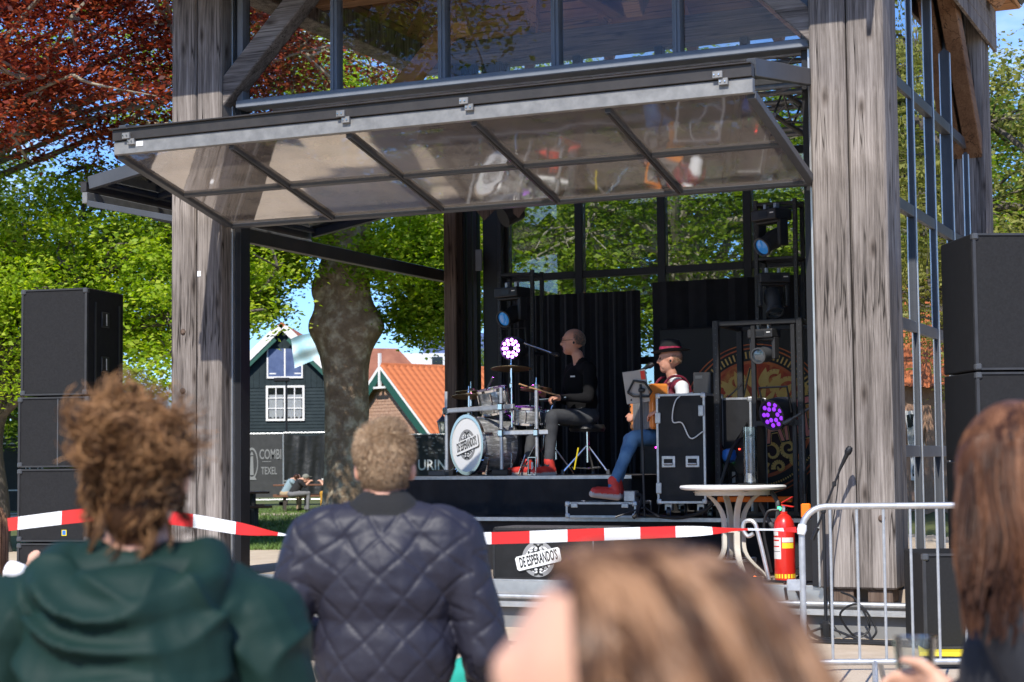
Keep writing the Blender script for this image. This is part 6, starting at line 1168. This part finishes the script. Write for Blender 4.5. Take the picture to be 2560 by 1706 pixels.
for i in range(26):                                               # side and nape curls
    s = rng.choice([-1, -1, 1]); p = hc + V3(s*rng.uniform(.06, .09), rng.uniform(-.07, .03), rng.uniform(-.06, .05)) if rng.random() < .5 else hc + V3(rng.uniform(-.06, .06), -.075, rng.uniform(-.1, -.03)); n = 18; t = np.linspace(0, 1, n)[:, None]; L = rng.uniform(.04, .085) + .03*(p[1] < -.04); fr = rng.uniform(.8, 1.8)*6.28; am = rng.uniform(.006, .014); ph = rng.uniform(0, 6.28)
    lock(p + V3(s*.05, -.015, -1.)*L*t + np.concatenate([np.sin(fr*t + ph), np.cos(fr*t + ph), 0*t], 1)*am*t**.5, 14, .0035)
for i in range(420):                                              # fly-away hairs
    d = rng.normal(0, 1, 3); d[1] -= .4; d[2] = abs(d[2]); d /= np.linalg.norm(d); p = hc + d*V3(.095, .105, .11) + V3(0, -.02, .01); n = 14; t = np.linspace(0, 1, n)[:, None]; q = rng.normal(0, 1, 3)
    paths.append(p + d*t*rng.uniform(.01, .045) + np.sin(t*rng.uniform(2, 6))*q*.01)
P = bun + V3(.0, -.0, .05); t = np.linspace(0, 5.2, 16)[:, None]
for k in range(22): o_ = rng.normal(0, .0025, 3); paths.append(P + o_ + V3(1, 0, 0)*(.02*np.cos(t - 1.8)) + V3(0, 0, 1)*(.022*np.sin(t - 1.8) + .02) + V3(.0, .2, 0)*t*.004)
strands('hair', paths, .0013, .0006, 'hair_curly', wm, 3, rng)
# ----------------------------------------------------------------- head close in front (blurred), looking half left
fc = person('blurred person with glossy brown hair closest to the camera', (.061, 1.09, .093)); fc.scale = (.8, .8, .8)
f = V3(-.96, .28, 0); hc = V3(0, 0, 1.438)
pr = [cap((-.13, 0, 1.16), (.13, 0, 1.16), .075, .075, 0), ell((0, 0, .98), (.17, .12, .22), 0), ell((0, 0, .8), (.16, .12, .2), 0), cap((0, 0, 1.18), (0, 0, 1.32), .05, .05, 1), cap((-.17, 0, 1.15), (-.2, 0, .9), .065, .055, 0), cap((-.2, 0, .9), (-.12, .15, .85), .05, .04, 0), cap((.17, 0, 1.15), (.2, 0, .9), .065, .055, 0), cap((.2, 0, .9), (.12, .15, .85), .05, .04, 0)] + head(hc, f, 1, 1., 2, 3) + hand((-.1, .17, .85), (.5, .8, 0), 1, 1) + hand((.1, .17, .85), (-.5, .8, 0), -1, 1) + [('cap',) + tuple((q[0], q[1], .72 - (.72 - q[2])*1.555) for q in p_[1:3]) + p_[3:] for p_ in legs(.72, 4, 4, .08, .85)]
mat('teal', (.012, .3, .23), .8)
figure(pr, ['denim_dark', 'skin', 'eye_dark', 'lips', 'denim_dark'], .009, 5, parent=fc)
rng = np.random.default_rng(9); s_ = V3(-f[1], f[0], 0)
roots, Mx = scalp(hc + V3(0, 0, .024) - f*.014, (.108, .088, .102), rng, 2600, f, lambda d: d[2] > -.35 and d[0] < .36 + .14*rng.random() and not (d[0] > -.1 + .12*rng.random() and d[2] < .72))
paths = []
for p, nrm, d in roots:
    n = 12; t = np.linspace(0, 1, n)[:, None]; out = s_*(1 if d[1] > -.1 else -1); L = rng.uniform(.2, .34); dr = nrm*.35 + out*.4 - f*.75 + V3(0, 0, .1); P = p + (dr*np.sqrt(t)*.088) + V3(0, 0, -1)*L*t**1.4 + rng.normal(0, .003, 3)*t + s_*.012*np.sin(t*5 + p[0]*60)
    q = P - hc; k = np.linalg.norm(q/V3(.108, .108, .13), axis=1); P = np.where((k < 1)[:, None] & (P[:, 2] > 1.33)[:, None], hc + q/np.maximum(k, .3)[:, None], P); paths.append(P)
strands('hair', paths, .0034, .0022, 'hair_light', fc, 4, rng, lambda P: min(1, max(0, .5 + .35*math.sin(P[3][0]*95 + 2*math.sin(P[3][1]*60)) + rng.normal(0, .18))))
figure([ell(hc + V3(0, 0, .03) - f*.04, (.092, .09, .09), 0), cap(hc - f*.06, hc - f*.06 + V3(0, 0, -.18), .085, .08, 0)], ['hair_light'], .012, 4, name='hair_base', parent=fc)
# ----------------------------------------------------------------- woman at the right edge
mat('black_coat', (.012, .013, .018), .8, var=(.018, .019, .025), vs_=5, bump=.25, bs=90)
rw = person('woman at the right edge with long brown hair and black coat holding a plastic cup', (.845, 2.95, -.22))
f = V3(-.55, .83, 0); hc = V3(0, .0, 1.585)
pr = [cap((-.0, -.06, 1.37), (.2, .08, 1.37), .085, .085, 0), ell((.09, .02, 1.22), (.19, .15, .2), 0), ell((.1, .02, .98), (.2, .15, .28), 0), cap((.03, 0, 1.4), (0, 0, 1.5), .055, .052, 1),
      cap((-.01, -.09, 1.35), (.06, -.13, 1.13), .082, .07, 0), cap((.06, -.13, 1.13), (-.07, .08, 1.2), .066, .043, 0), cap((.25, .1, 1.35), (.33, .1, 1.06), .085, .072, 0), cap((.33, .1, 1.06), (.2, .3, .98), .07, .05, 0)] + head(hc, f, 1, 1., 2, 3)
pr += hand((-.085, .11, 1.205), (-.5, .75, .1), -1, 1, .8, 1., (.75, .5, .3)) + hand((.18, .33, .98), (-.4, .7, 0), -1, 1) + legs(.86, 4, 5)
figure(pr, ['black_coat', 'skin', 'eye_dark', 'lips', 'denim_dark', 'shoe_dark'], .0075, 5, lambda V, N, vi: np.where(vi == 0, fold(V, 22, .007, 8), 0.), parent=rw)
rng = np.random.default_rng(19); s_ = V3(-f[1], f[0], 0)
roots, Mx = scalp(hc + V3(0, 0, .024) - f*.012, (.106, .086, .1), rng, 2400, f, lambda d: d[2] > -.3 and d[0] < .6)
paths = []
for p, nrm, d in roots:
    n = 16; t = np.linspace(0, 1, n)[:, None]; L = max(.05, p[2] - rng.uniform(1.32, 1.45)); P = p + nrm*.03*np.sqrt(t)*(1 - t*.4) + V3(-.09*t[:, 0], -.05*t[:, 0], -L*t[:, 0]**1.25) if False else p + nrm*.032*np.sqrt(t)*(1 - .5*t) + np.concatenate([-.012*t**2, -.06*t, -L*t**1.2], 1) + rng.normal(0, .004, 3)*t + np.concatenate([.008*np.sin(t*7 + p[1]*50), .006*np.cos(t*6 + p[0]*40), 0*t], 1)*t
    q = P - hc; k = np.linalg.norm(q/V3(.1, .108, .125), axis=1); P = np.where((k < 1)[:, None] & (P[:, 2] > 1.49)[:, None], hc + q/np.maximum(k, .3)[:, None], P); paths.append(P)
strands('hair', paths, .0022, .0012, 'hair_brown', rw, 4, rng, lambda P: min(1, max(0, .45 + .3*math.sin(P[4][0]*120 + P[4][1]*70) + rng.normal(0, .15))))
figure([ell(hc + V3(0, 0, .026) - f*.014, (.097, .1, .097), 0), cap(hc - f*.04, hc + V3(.0, -.08, -.2), .075, .05, 0)], ['hair_brown'], .012, 4, name='hair_base', parent=rw)
cp = thing('plastic_cup', 'clear plastic cup held by the woman at the right edge', 'cup', (.713, 3.155, .955), 0); MB().lathe([(.028, 0), (.038, .12), (.04, .122), (.037, .122), (.027, .004)], (0, 0, 0), (0, 0, 1), 24, ring=True).build('wall', 'clear_glass', cp, smooth=True); MB().lathe([(.001, .004), (.029, .004), (.033, .06), (.001, .06)], (0, 0, 0), (0, 0, 1), 20).build('drink', 'label_white', cp, smooth=True)
# ----------------------------------------------------------------- girl at the left edge, child in teal
mat('tee_white', (.72, .71, .72), .8, var=(.8, .79, .8), vs_=5); mat('wrist_pink', (.7, .1, .2), .5)
gl = person('girl at the left edge in a white T-shirt with raised hand', (-2.21, 7.4, -.09))
f = V3(.5, .86, 0); hc = V3(.0, 0, 1.22)
pr = [cap((-.1, 0, 1.03), (.1, 0, 1.03), .06, .06, 0), ell((0, 0, .88), (.145, .1, .18), 0), ell((0, 0, .72), (.14, .1, .12), 0), cap((0, 0, 1.05), (0, .01, 1.14), .04, .04, 1), cap((.13, 0, 1.02), (.17, .0, .9), .058, .05, 0), cap((.17, 0, .9), (.19, .02, .8), .035, .032, 1), cap((.19, .02, .8), (.175, .06, .98), .032, .024, 1), cap((-.13, 0, 1.02), (-.17, 0, .85), .058, .048, 0), cap((-.17, 0, .85), (-.15, .1, .7), .033, .025, 1)] + head(hc, f, 1, .88, 2, 3) + hand((.172, .07, 1.0), (-.05, .15, 1), 1, 1, .35, .85, (0, -1, 0)) + hand((-.15, .12, .68), (0, .5, -.8), 1, 1, .4, .85) + legs(.66, 4, 5, .07, .75)
figure(pr, ['tee_white', 'skin', 'eye_dark', 'lips', 'denim_dark', 'shoe_dark'], .009, 4, lambda V, N, vi: np.where(vi == 0, fold(V, 40, .005, 2), 0.), parent=gl)
MB().lathe([(.028, 0), (.031, .008), (.028, .016)], (.174, .062, .965), (0, .2, 1), 14, ring=False, cap=False).build('bracelet', 'wrist_pink', gl)
rng = np.random.default_rng(31); roots, Mx = scalp(hc + V3(0, 0, .02), (.094, .076, .088), rng, 900, f, lambda d: d[2] > -.3 and d[0] < .45)
strands('hair', [np.array([p + nrm*.012*math.sqrt(q) + V3(0, -.02*q, -.2*q**1.3) for q in np.linspace(0, 1, 8)]) for p, nrm, d in roots], .0035, .002, 'hair_light', gl, 3, rng)
tc_ = person('child in a teal top mostly hidden behind the man in the quilted jacket', (-.075, 5.9, -.14))
pr = [cap((-.09, 0, .83), (.09, 0, .83), .06, .06, 0), ell((0, 0, .68), (.145, .11, .2), 0), cap((0, 0, .86), (-.06, 0, .95), .04, .04, 1), cap((.12, 0, .82), (.155, 0, .62), .056, .046, 0), cap((.155, 0, .62), (.13, .12, .55), .044, .036, 0), cap((-.12, 0, .82), (-.155, 0, .62), .056, .046, 0), cap((-.155, 0, .62), (-.13, .12, .55), .044, .036, 0)] + head((-.07, .01, 1.02), (0, 1), 1, .85) + hand((.13, .14, .55), (-.2, .8, 0), -1, 1, .5, .75) + hand((-.13, .14, .55), (.2, .8, 0), 1, 1, .5, .75) + legs(.5, 2, 3, .06, .7)
figure(pr, ['teal', 'skin', 'denim_dark', 'shoe_dark'], .011, 4, parent=tc_); figure([ell((-.07, 0, 1.045), (.073, .085, .082), 0)], ['hair_brown'], .014, 3, name='hair', parent=tc_)
# ================================================================= the performers and the people at the picnic table
def local(forward):
    """basis for a figure given in (right, forward, up) coordinates"""
    f = V3(forward[0], forward[1], 0); f /= np.linalg.norm(f); s = V3(f[1], -f[0], 0); return lambda r, a, z: s*r + f*a + V3(0, 0, z)
mat('black_jersey', (.008, .008, .009), .95, bump=.3, bs=120, spec=.15); mat('jeans_grey', (.035, .037, .042), .85, var=(.085, .088, .095), vs_=5, bump=.4, bs=140); mat('jeans_blue', (.035, .10, .21), .85, var=(.09, .2, .36), vs_=5, bump=.4, bs=140); mat('shoe_red', (.62, .035, .025), .55, var=(.72, .07, .05), vs_=9); mat('shoe_sole', (.55, .47, .42), .7); mat('shirt_white', (.74, .75, .77), .75); mat('vest_black', (.012, .010, .011), .6, var=(.3, .02, .05), vs_=16); mat('hat_band', (.55, .03, .10), .55, var=(.15, .01, .03), vs_=40); mat('hat_felt', (.014, .013, .014), .9)
# root rotations: -TH so that local x runs along the facade (u) and local y into the stage (v)
dr = person('drummer in black jersey, glasses, grey jeans and red shoes behind the drum kit', PV(1.96, 2.98, ZR), -TH); dr.scale = (1.06, 1.06, 1.06)
F = local((-.62, -.78)); hf = (-.93, -.37)
hipc = F(0, -.03, .52)
pr = [ell(F(0, -.03, .56), (.155, .135, .11), 1), ell(F(0, -.015, .70), (.16, .13, .15), 0), ell(F(0, 0, .88), (.175, .125, .17), 0), cap(F(-.15, 0, 1.0), F(.15, 0, 1.0), .075, .075, 0), cap(F(-.06, 0, 1.05), F(.06, 0, 1.05), .06, .06, 0), cap(F(0, .01, 1.06), F(0, .03, 1.14), .056, .054, 2)]
kn = {-1: F(-.17, .40, .55), 1: F(.14, .43, .55)}; an = {-1: F(-.16, .44, .1), 1: F(.15, .50, .1)}
for s in (-1, 1):
    pr += [cap(F(s*.09, .0, .54), kn[s], .09, .066, 1), cap(kn[s], an[s], .066, .045, 1), cap(an[s] + V3(0, 0, .03), an[s] + F(0, -.02, -.05), .05, .045, 3), cap(an[s] + F(0, -.03, -.055), an[s] + F(s*.03, .17, -.062), .044, .038, 3), cap(an[s] + F(0, -.04, -.085), an[s] + F(s*.03, .18, -.085), .04, .034, 4)]
sh = {s: F(s*.18, 0, .99) for s in (-1, 1)}; el_ = {-1: F(-.25, .06, .72), 1: F(.27, .02, .72)}; wr = {-1: F(-.17, .30, .72), 1: F(.13, .30, .76)}
for s in (-1, 1): pr += [cap(sh[s], el_[s], .066, .052, 0), cap(el_[s], wr[s], .052, .034, 0)] + hand(wr[s] + F(0, .015, 0), F(-s*.15, .9, .05), s, 2, 1.0)
hc = F(0, .03, 1.265) + V3(-.045, 0, 0)
pr += head(hc, hf, 2, 1.08, None, 5, 0., .012)
figure(pr, ['black_jersey', 'jeans_grey', 'skin_red', 'shoe_red', 'shoe_sole', 'lips'], .0085, 4, lambda V, N, vi: np.where(vi == 0, fold(V, 30, .006, 4), np.where(vi == 1, fold(V, 34, .006, 5), 0.)), parent=dr)
hfv = V3(*hf, 0); hfv /= np.linalg.norm(hfv); hs = V3(-hfv[1], hfv[0], 0)
rng = np.random.default_rng(77); roots, _ = scalp(hc + V3(0, 0, .028) - hfv*.012, (.107, .085, .098), rng, 2600, hf, lambda d: d[0] < .05 and d[2] > -.55 and not (d[2] > .75 and d[0] > -.4))
strands('hair', [np.array([p - n_*.003, p + n_*.004 + V3(0, 0, -.004), p + n_*.006 + V3(0, 0, -.011)]) for p, n_, d in roots], .0013, .0005, 'hair_grey', dr, 3, rng)
g = MB()
for q in (-1, 1):
    c = hc + hfv*.112 + hs*q*.036 + V3(0, 0, .013); g.tube([Vector(c + hs*.026*math.cos(t) + V3(0, 0, .019)*math.sin(t)) for t in [2*math.pi*i/14 for i in range(15)]], .0028, 6); g.tube([Vector(c + hs*q*.026), Vector(hc + hs*q*.086 + hfv*.0 + V3(0, 0, .016))], .0025, 6)
g.tube([Vector(hc + hfv*.113 + hs*.009 + V3(0, 0, .014)), Vector(hc + hfv*.113 - hs*.009 + V3(0, 0, .014))], .0025, 6); struct(g.build('glasses', 'black_plastic', dr, smooth=True), 'part') if False else g.build('glasses', 'black_plastic', dr, smooth=True)
MB().ell(Vector(hc + hs*.094 + hfv*-.008 + V3(0, 0, -.012)), (.011, .011, .013), 8, 6).build('earpiece', 'black_plastic', dr)
c_ = F(-.07, .125, .93); MB().cb(tuple(c_), (.045, .006, .014), ).build('chest_mark', 'print_white', dr)
for s in (-1, 1):
    a = wr[s] + F(0, .10, .0); o = MB().tube([Vector(a - F(0, .08, -.02)), Vector(a + F(-s*.05, .22, .10))], .0075, 7).build('drumstick', 'wood_stick', smooth=True, loc=PV(1.96, 2.98, ZR), rot=(0, 0, -TH)); o.scale = (1.06, 1.06, 1.06); tag(o, 'wooden drumstick in the drummer\'s ' + ('left hand' if s < 0 else 'right hand'), 'drumstick', 'drumsticks')
# accordion player ------------------------------------------------------------
acu, acv = 3.24, 2.16
ap = person('accordion player in black hat with red band, white shirt, vest and blue jeans', PV(acu, acv, .858), -TH)
F = local((-.74, -.67)); hf = (-.95, -.3)
pr = [ell(F(0, .0, .74), (.15, .14, .11), 1), ell(F(0, .01, .9), (.15, .13, .16), 0), ell(F(0, .0, 1.08), (.17, .125, .17), 0), cap(F(-.14, 0, 1.21), F(.14, 0, 1.21), .07, .07, 0), cap(F(-.05, .0, 1.27), F(.05, .0, 1.27), .055, .055, 5), cap(F(0, .01, 1.27), F(0, .03, 1.35), .054, .052, 2)]
kn = {-1: F(-.12, .46, .74), 1: F(.08, .42, .72)}; an = {-1: F(-.13, .68, .31), 1: F(.03, .58, .31)}
for s in (-1, 1):
    pr += [cap(F(s*.09, .03, .74), kn[s], .088, .066, 1), cap(kn[s], an[s], .066, .045, 1), cap(an[s] + V3(0, 0, .03), an[s] + F(0, -.02, -.06), .05, .046, 3), cap(an[s] + F(0, -.03, -.075), an[s] + F(s*.02, .19, -.06), .044, .038, 3), cap(an[s] + F(0, -.04, -.112), an[s] + F(s*.02, .21, -.085), .04, .034, 4)]
sh = {s: F(s*.18, 0, 1.195) for s in (-1, 1)}; el_ = {-1: F(-.33, .05, .94), 1: F(.32, .04, .94)}; wr = {-1: F(-.31, .27, .97), 1: F(.29, .27, .98)}
for s in (-1, 1): pr += [cap(sh[s], el_[s], .068, .052, 5), cap(el_[s], wr[s], .052, .034, 5)] + hand(wr[s] + F(0, .01, 0), F(-s*.5, .6, -.2), s, 2, .6)
hc = F(0, .04, 1.465)
pr += head(hc, hf, 2, 1.08, 6, 7, 0., .01)
figure(pr, ['vest_black', 'jeans_blue', 'skin_red', 'shoe_red', 'shoe_sole', 'shirt_white', 'eye_dark', 'lips'], .0085, 4, lambda V, N, vi: np.where((vi == 5) | (vi == 0), fold(V, 36, .005, 6), np.where(vi == 1, fold(V, 34, .007, 7), 0.)), parent=ap)
hfv = V3(*hf, 0); hfv /= np.linalg.norm(hfv); hs = V3(-hfv[1], hfv[0], 0); top = hc + V3(0, 0, .08) - hfv*.008
ht = thing('felt_hat', 'black felt hat with glittering red band worn by the accordion player', 'hat', PV(acu, acv, .858), -TH)
n = 40; Bm = MB(); rr = []
for (r_, h, dip) in ((.09, .0, 0), (.12, -.008, .0), (.165, -.002, .012), (.168, .001, .014), (.12, .0, .0), (.092, .012, 0), (.09, .05, 0), (.078, .105, .0), (.05, .118, .0), (.015, .11, 0)):
    rr.append([Vector(top + hfv*r_*1.12*math.cos(t) + hs*r_*.95*math.sin(t) + V3(0, 0, h + dip*math.sin(t)**2*1.6 - .012*(r_ > .11)*math.cos(t))) for t in [2*math.pi*i/n for i in range(n)]])
Bm.rings(rr); Bm.build('felt', 'hat_felt', ht, smooth=True)
Bm = MB(); Bm.rings([[Vector(top + hfv*r_*1.12*math.cos(t) + hs*r_*.95*math.sin(t) + V3(0, 0, h)) for t in [2*math.pi*i/n for i in range(n)]] for r_, h in ((.096, .014), (.0945, .045))], cap=False); Bm.build('band', 'hat_band', ht, smooth=True)
rng = np.random.default_rng(78); roots, _ = scalp(hc + V3(0, 0, .02) - hfv*.012, (.1, .08, .085), rng, 900, hf, lambda d: d[0] < -.1 and -.5 < d[2] < .6); strands('hair', [np.array([p - n_*.003, p + n_*.005, p + n_*.007 + V3(0, 0, -.012)]) for p, n_, d in roots], .0013, .0005, 'hair_sandy', ap, 3, rng)
MB().ell(Vector(hc + hs*.094 - hfv*.008 + V3(0, 0, -.012)), (.011, .011, .013), 8, 6).build('earpiece', 'black_plastic', ap)
# accordion
mat('acc_wood', (.62, .16, .025), .3, var=(.75, .28, .05), vs_=6, coat=.6); mat('bellows', (.16, .16, .165), .5, var=(.22, .22, .225), vs_=5)
ac = thing('accordion', 'grey bellows accordion with orange wooden ends on the player\'s lap', 'accordion', PV(acu, acv, .858), -TH)
def abox(nm, m, c, sx, sy, sz, bev=.006, par=None):
    P = [Vector(F(c[0] + i*sx/2, c[1] + j*sy/2, c[2] + k*sz/2)) for k in (-1, 1) for i, j in ((-1, -1), (1, -1), (1, 1), (-1, 1))]
    return MB().add(P, [(3,2,1,0),(4,5,6,7),(0,1,5,4),(1,2,6,5),(2,3,7,6),(3,0,4,7)]).build(nm, m, par or ac, bevel=bev)
for i in range(21): abox('bellows_fold', 'bellows', (-.185 + .0185*i, .26 , 1.02 - .0005*i), .0135 + .004*(i % 2), .17 + .012*(i % 2), .40 + .012*(i % 2), .002)
kb_ = abox('keyboard_end', 'acc_wood', (.235, .26, 1.02), .06, .185, .42, .02); bb = abox('bass_end', 'acc_wood', (-.24, .26, 1.02), .07, .185, .42, .02)
for i in range(14): abox('key', 'print_white' if i % 3 else 'black_plastic', (.272, .30, .84 + .026*i), .016, .07, .022, .003, kb_)
for i in range(6): abox('grille_slot', 'black_plastic', (.238, .354, .87 + .055*i), .04, .004, .016, .002, kb_)
for i in range(5):
    for j in range(3): abox('bass_button', 'print_white', (-.277, .22 + .03*j, .9 + .05*i), .006, .012, .012, .002, bb)
for s in (-1, 1): MB().tube(spline([Vector(F(s*.11, .17, 1.2)), Vector(F(s*.12, .08, 1.3)), Vector(F(s*.12, -.06, 1.28)), Vector(F(s*.1, -.13, 1.1)), Vector(F(s*.1, -.02, .85)), Vector(F(s*.11, .17, .86))], 5), .012, 6).build('shoulder_strap', 'vest_black', ac, smooth=True)
MB().tube(spline([Vector(F(.14, .34, 1.24)), Vector(F(.0, .3, 1.26)), Vector(F(.3, .15, 1.16))], 5), .018, 8).build('top_rail', 'chrome', ac, smooth=True)
bs = thing('bar_stool', 'black stool under the accordion player', 'stool', PV(acu, acv + .02, .858), -TH); MB().lathe([(.001, .6), (.18, .6), (.19, .63), (.17, .66), (.001, .66)], (0, 0, 0), (0, 0, 1), 28).build('seat', 'black_plastic', bs, smooth=True)
for k in range(4): a = R(45 + 90*k); MB().tube([(.1*math.cos(a), .1*math.sin(a), .6), (.2*math.cos(a), .2*math.sin(a), 0)], .012, 8).build('leg', 'black_frame', bs)
# people at the picnic table -----------------------------------------------------
mat('tee_black', (.018, .018, .02), .9); mat('shirt_blue', (.22, .3, .34), .85); mat('khaki', (.36, .27, .17), .9); mat('grey_trousers', (.16, .16, .17), .9); mat('ochre', (.42, .22, .03), .85); mat('cap_grey', (.2, .2, .17), .9); mat('green_plastic', (.02, .3, .1), .5)
def seated(label, loc, fwd, mats, lean=.5, cap_=False, k=1.):
    t = person(label, loc); F = local(fwd); ch = F(0, .16*lean*2, .84 - .1*lean); hc = F(0, .34*lean + .12, 1.08 - .2*lean)
    pr = [ell(F(0, 0, .5), (.16, .15, .11), 1), cap(F(0, .02, .55), F(0, .18*lean*1.4, .85 - .08*lean), .13, .14, 0), cap(F(-.15, .24*lean, .93 - .1*lean), F(.15, .24*lean, .93 - .1*lean), .07, .07, 0), cap(F(0, .26*lean, .97 - .1*lean), hc, .05, .05, 2)] + head(hc, fwd, 2, 1., None, None, -.35)
    for s in (-1, 1):
        pr += [cap(F(s*.09, .02, .5), F(s*.11, .42, .52), .085, .065, 1), cap(F(s*.11, .42, .52), F(s*.12, .40, .1), .062, .045, 1), cap(F(s*.12, .38, .05), F(s*.13, .56, .04), .045, .04, 3)]
        pr += [cap(F(s*.18, .24*lean, .91 - .1*lean), F(s*.21, .3, .72), .062, .05, 0), cap(F(s*.21, .3, .72), F(s*.08, .46, .84), .042, .032, 2)] + hand(F(s*.08, .47, .85), F(-s*.4, .5, .3), s, 2, .7)
    figure(pr, mats, .015, 3, lambda V, N, vi: np.where(vi < 2, fold(V, 30, .008, 3), 0.), parent=t)
    hv = V3(*fwd, 0); hv /= np.linalg.norm(hv); sd_ = V3(-hv[1], hv[0], 0)
    if cap_:
        c = hc + V3(0, 0, .05) - hv*.0; MB().ell(Vector(c), (.105, .105, .085), 16, 10).build('cap', 'cap_grey', t, smooth=True); P = [Vector(c + hv*a + sd_*b_ + V3(0, 0, z)) for z in (.0, .012) for a, b_ in ((.06, -.075), (.17, -.05), (.17, .05), (.06, .075))]; MB().add(P, [(3,2,1,0),(4,5,6,7),(0,1,5,4),(1,2,6,5),(2,3,7,6),(3,0,4,7)]).build('cap_peak', 'cap_grey', t)
    else: MB().ell(Vector(hc + V3(0, 0, .035) - hv*.02), (.098, .098, .09), 14, 10).build('hair', 'hair_brown', t, smooth=True)
    return t
seated('man in grey cap and black T-shirt leaning over the picnic table', (-6.22, 49.55, 0), (.93, .36), ['tee_black', 'grey_trousers', 'skin', 'shoe_dark'], .75, True)
seated('person in pale blue shirt and khaki trousers behind the man in the cap', (-6.5, 50.0, 0), (.93, .36), ['shirt_blue', 'khaki', 'skin', 'shoe_dark'], .7)
seated('person with ochre trousers at the picnic table beside the tree trunk', (-4.98, 49.6, 0), (-.95, .3), ['tee_black', 'ochre', 'skin', 'shoe_dark'], .1)
t = thing('drink_cup', 'clear drinking cup on the far picnic table', 'cup', (-5.45, 50.25, .763), 0); MB().lathe([(.03, 0), (.04, .16), (.036, .16), (.028, .01)], (0, 0, 0), (0, 0, 1), 14, ring=True).build('wall', 'curtain_white', t)
t = thing('green_bottle', 'green bottle on the far picnic table', 'bottle', (-5.25, 50.2, .763), 0); MB().lathe([(.05, 0), (.055, .02), (.055, .22), (.02, .3), (.02, .36)], (0, 0, 0), (0, 0, 1), 14).build('glass', 'green_plastic', t, smooth=True)
t = thing('food_tray', 'small orange snack on the near picnic table', 'snack', (-5.95, 38.55, .763), 0); MB().ell((0, 0, .05), (.1, .07, .05), 10, 6).build('snack', 'orange', t, smooth=True)
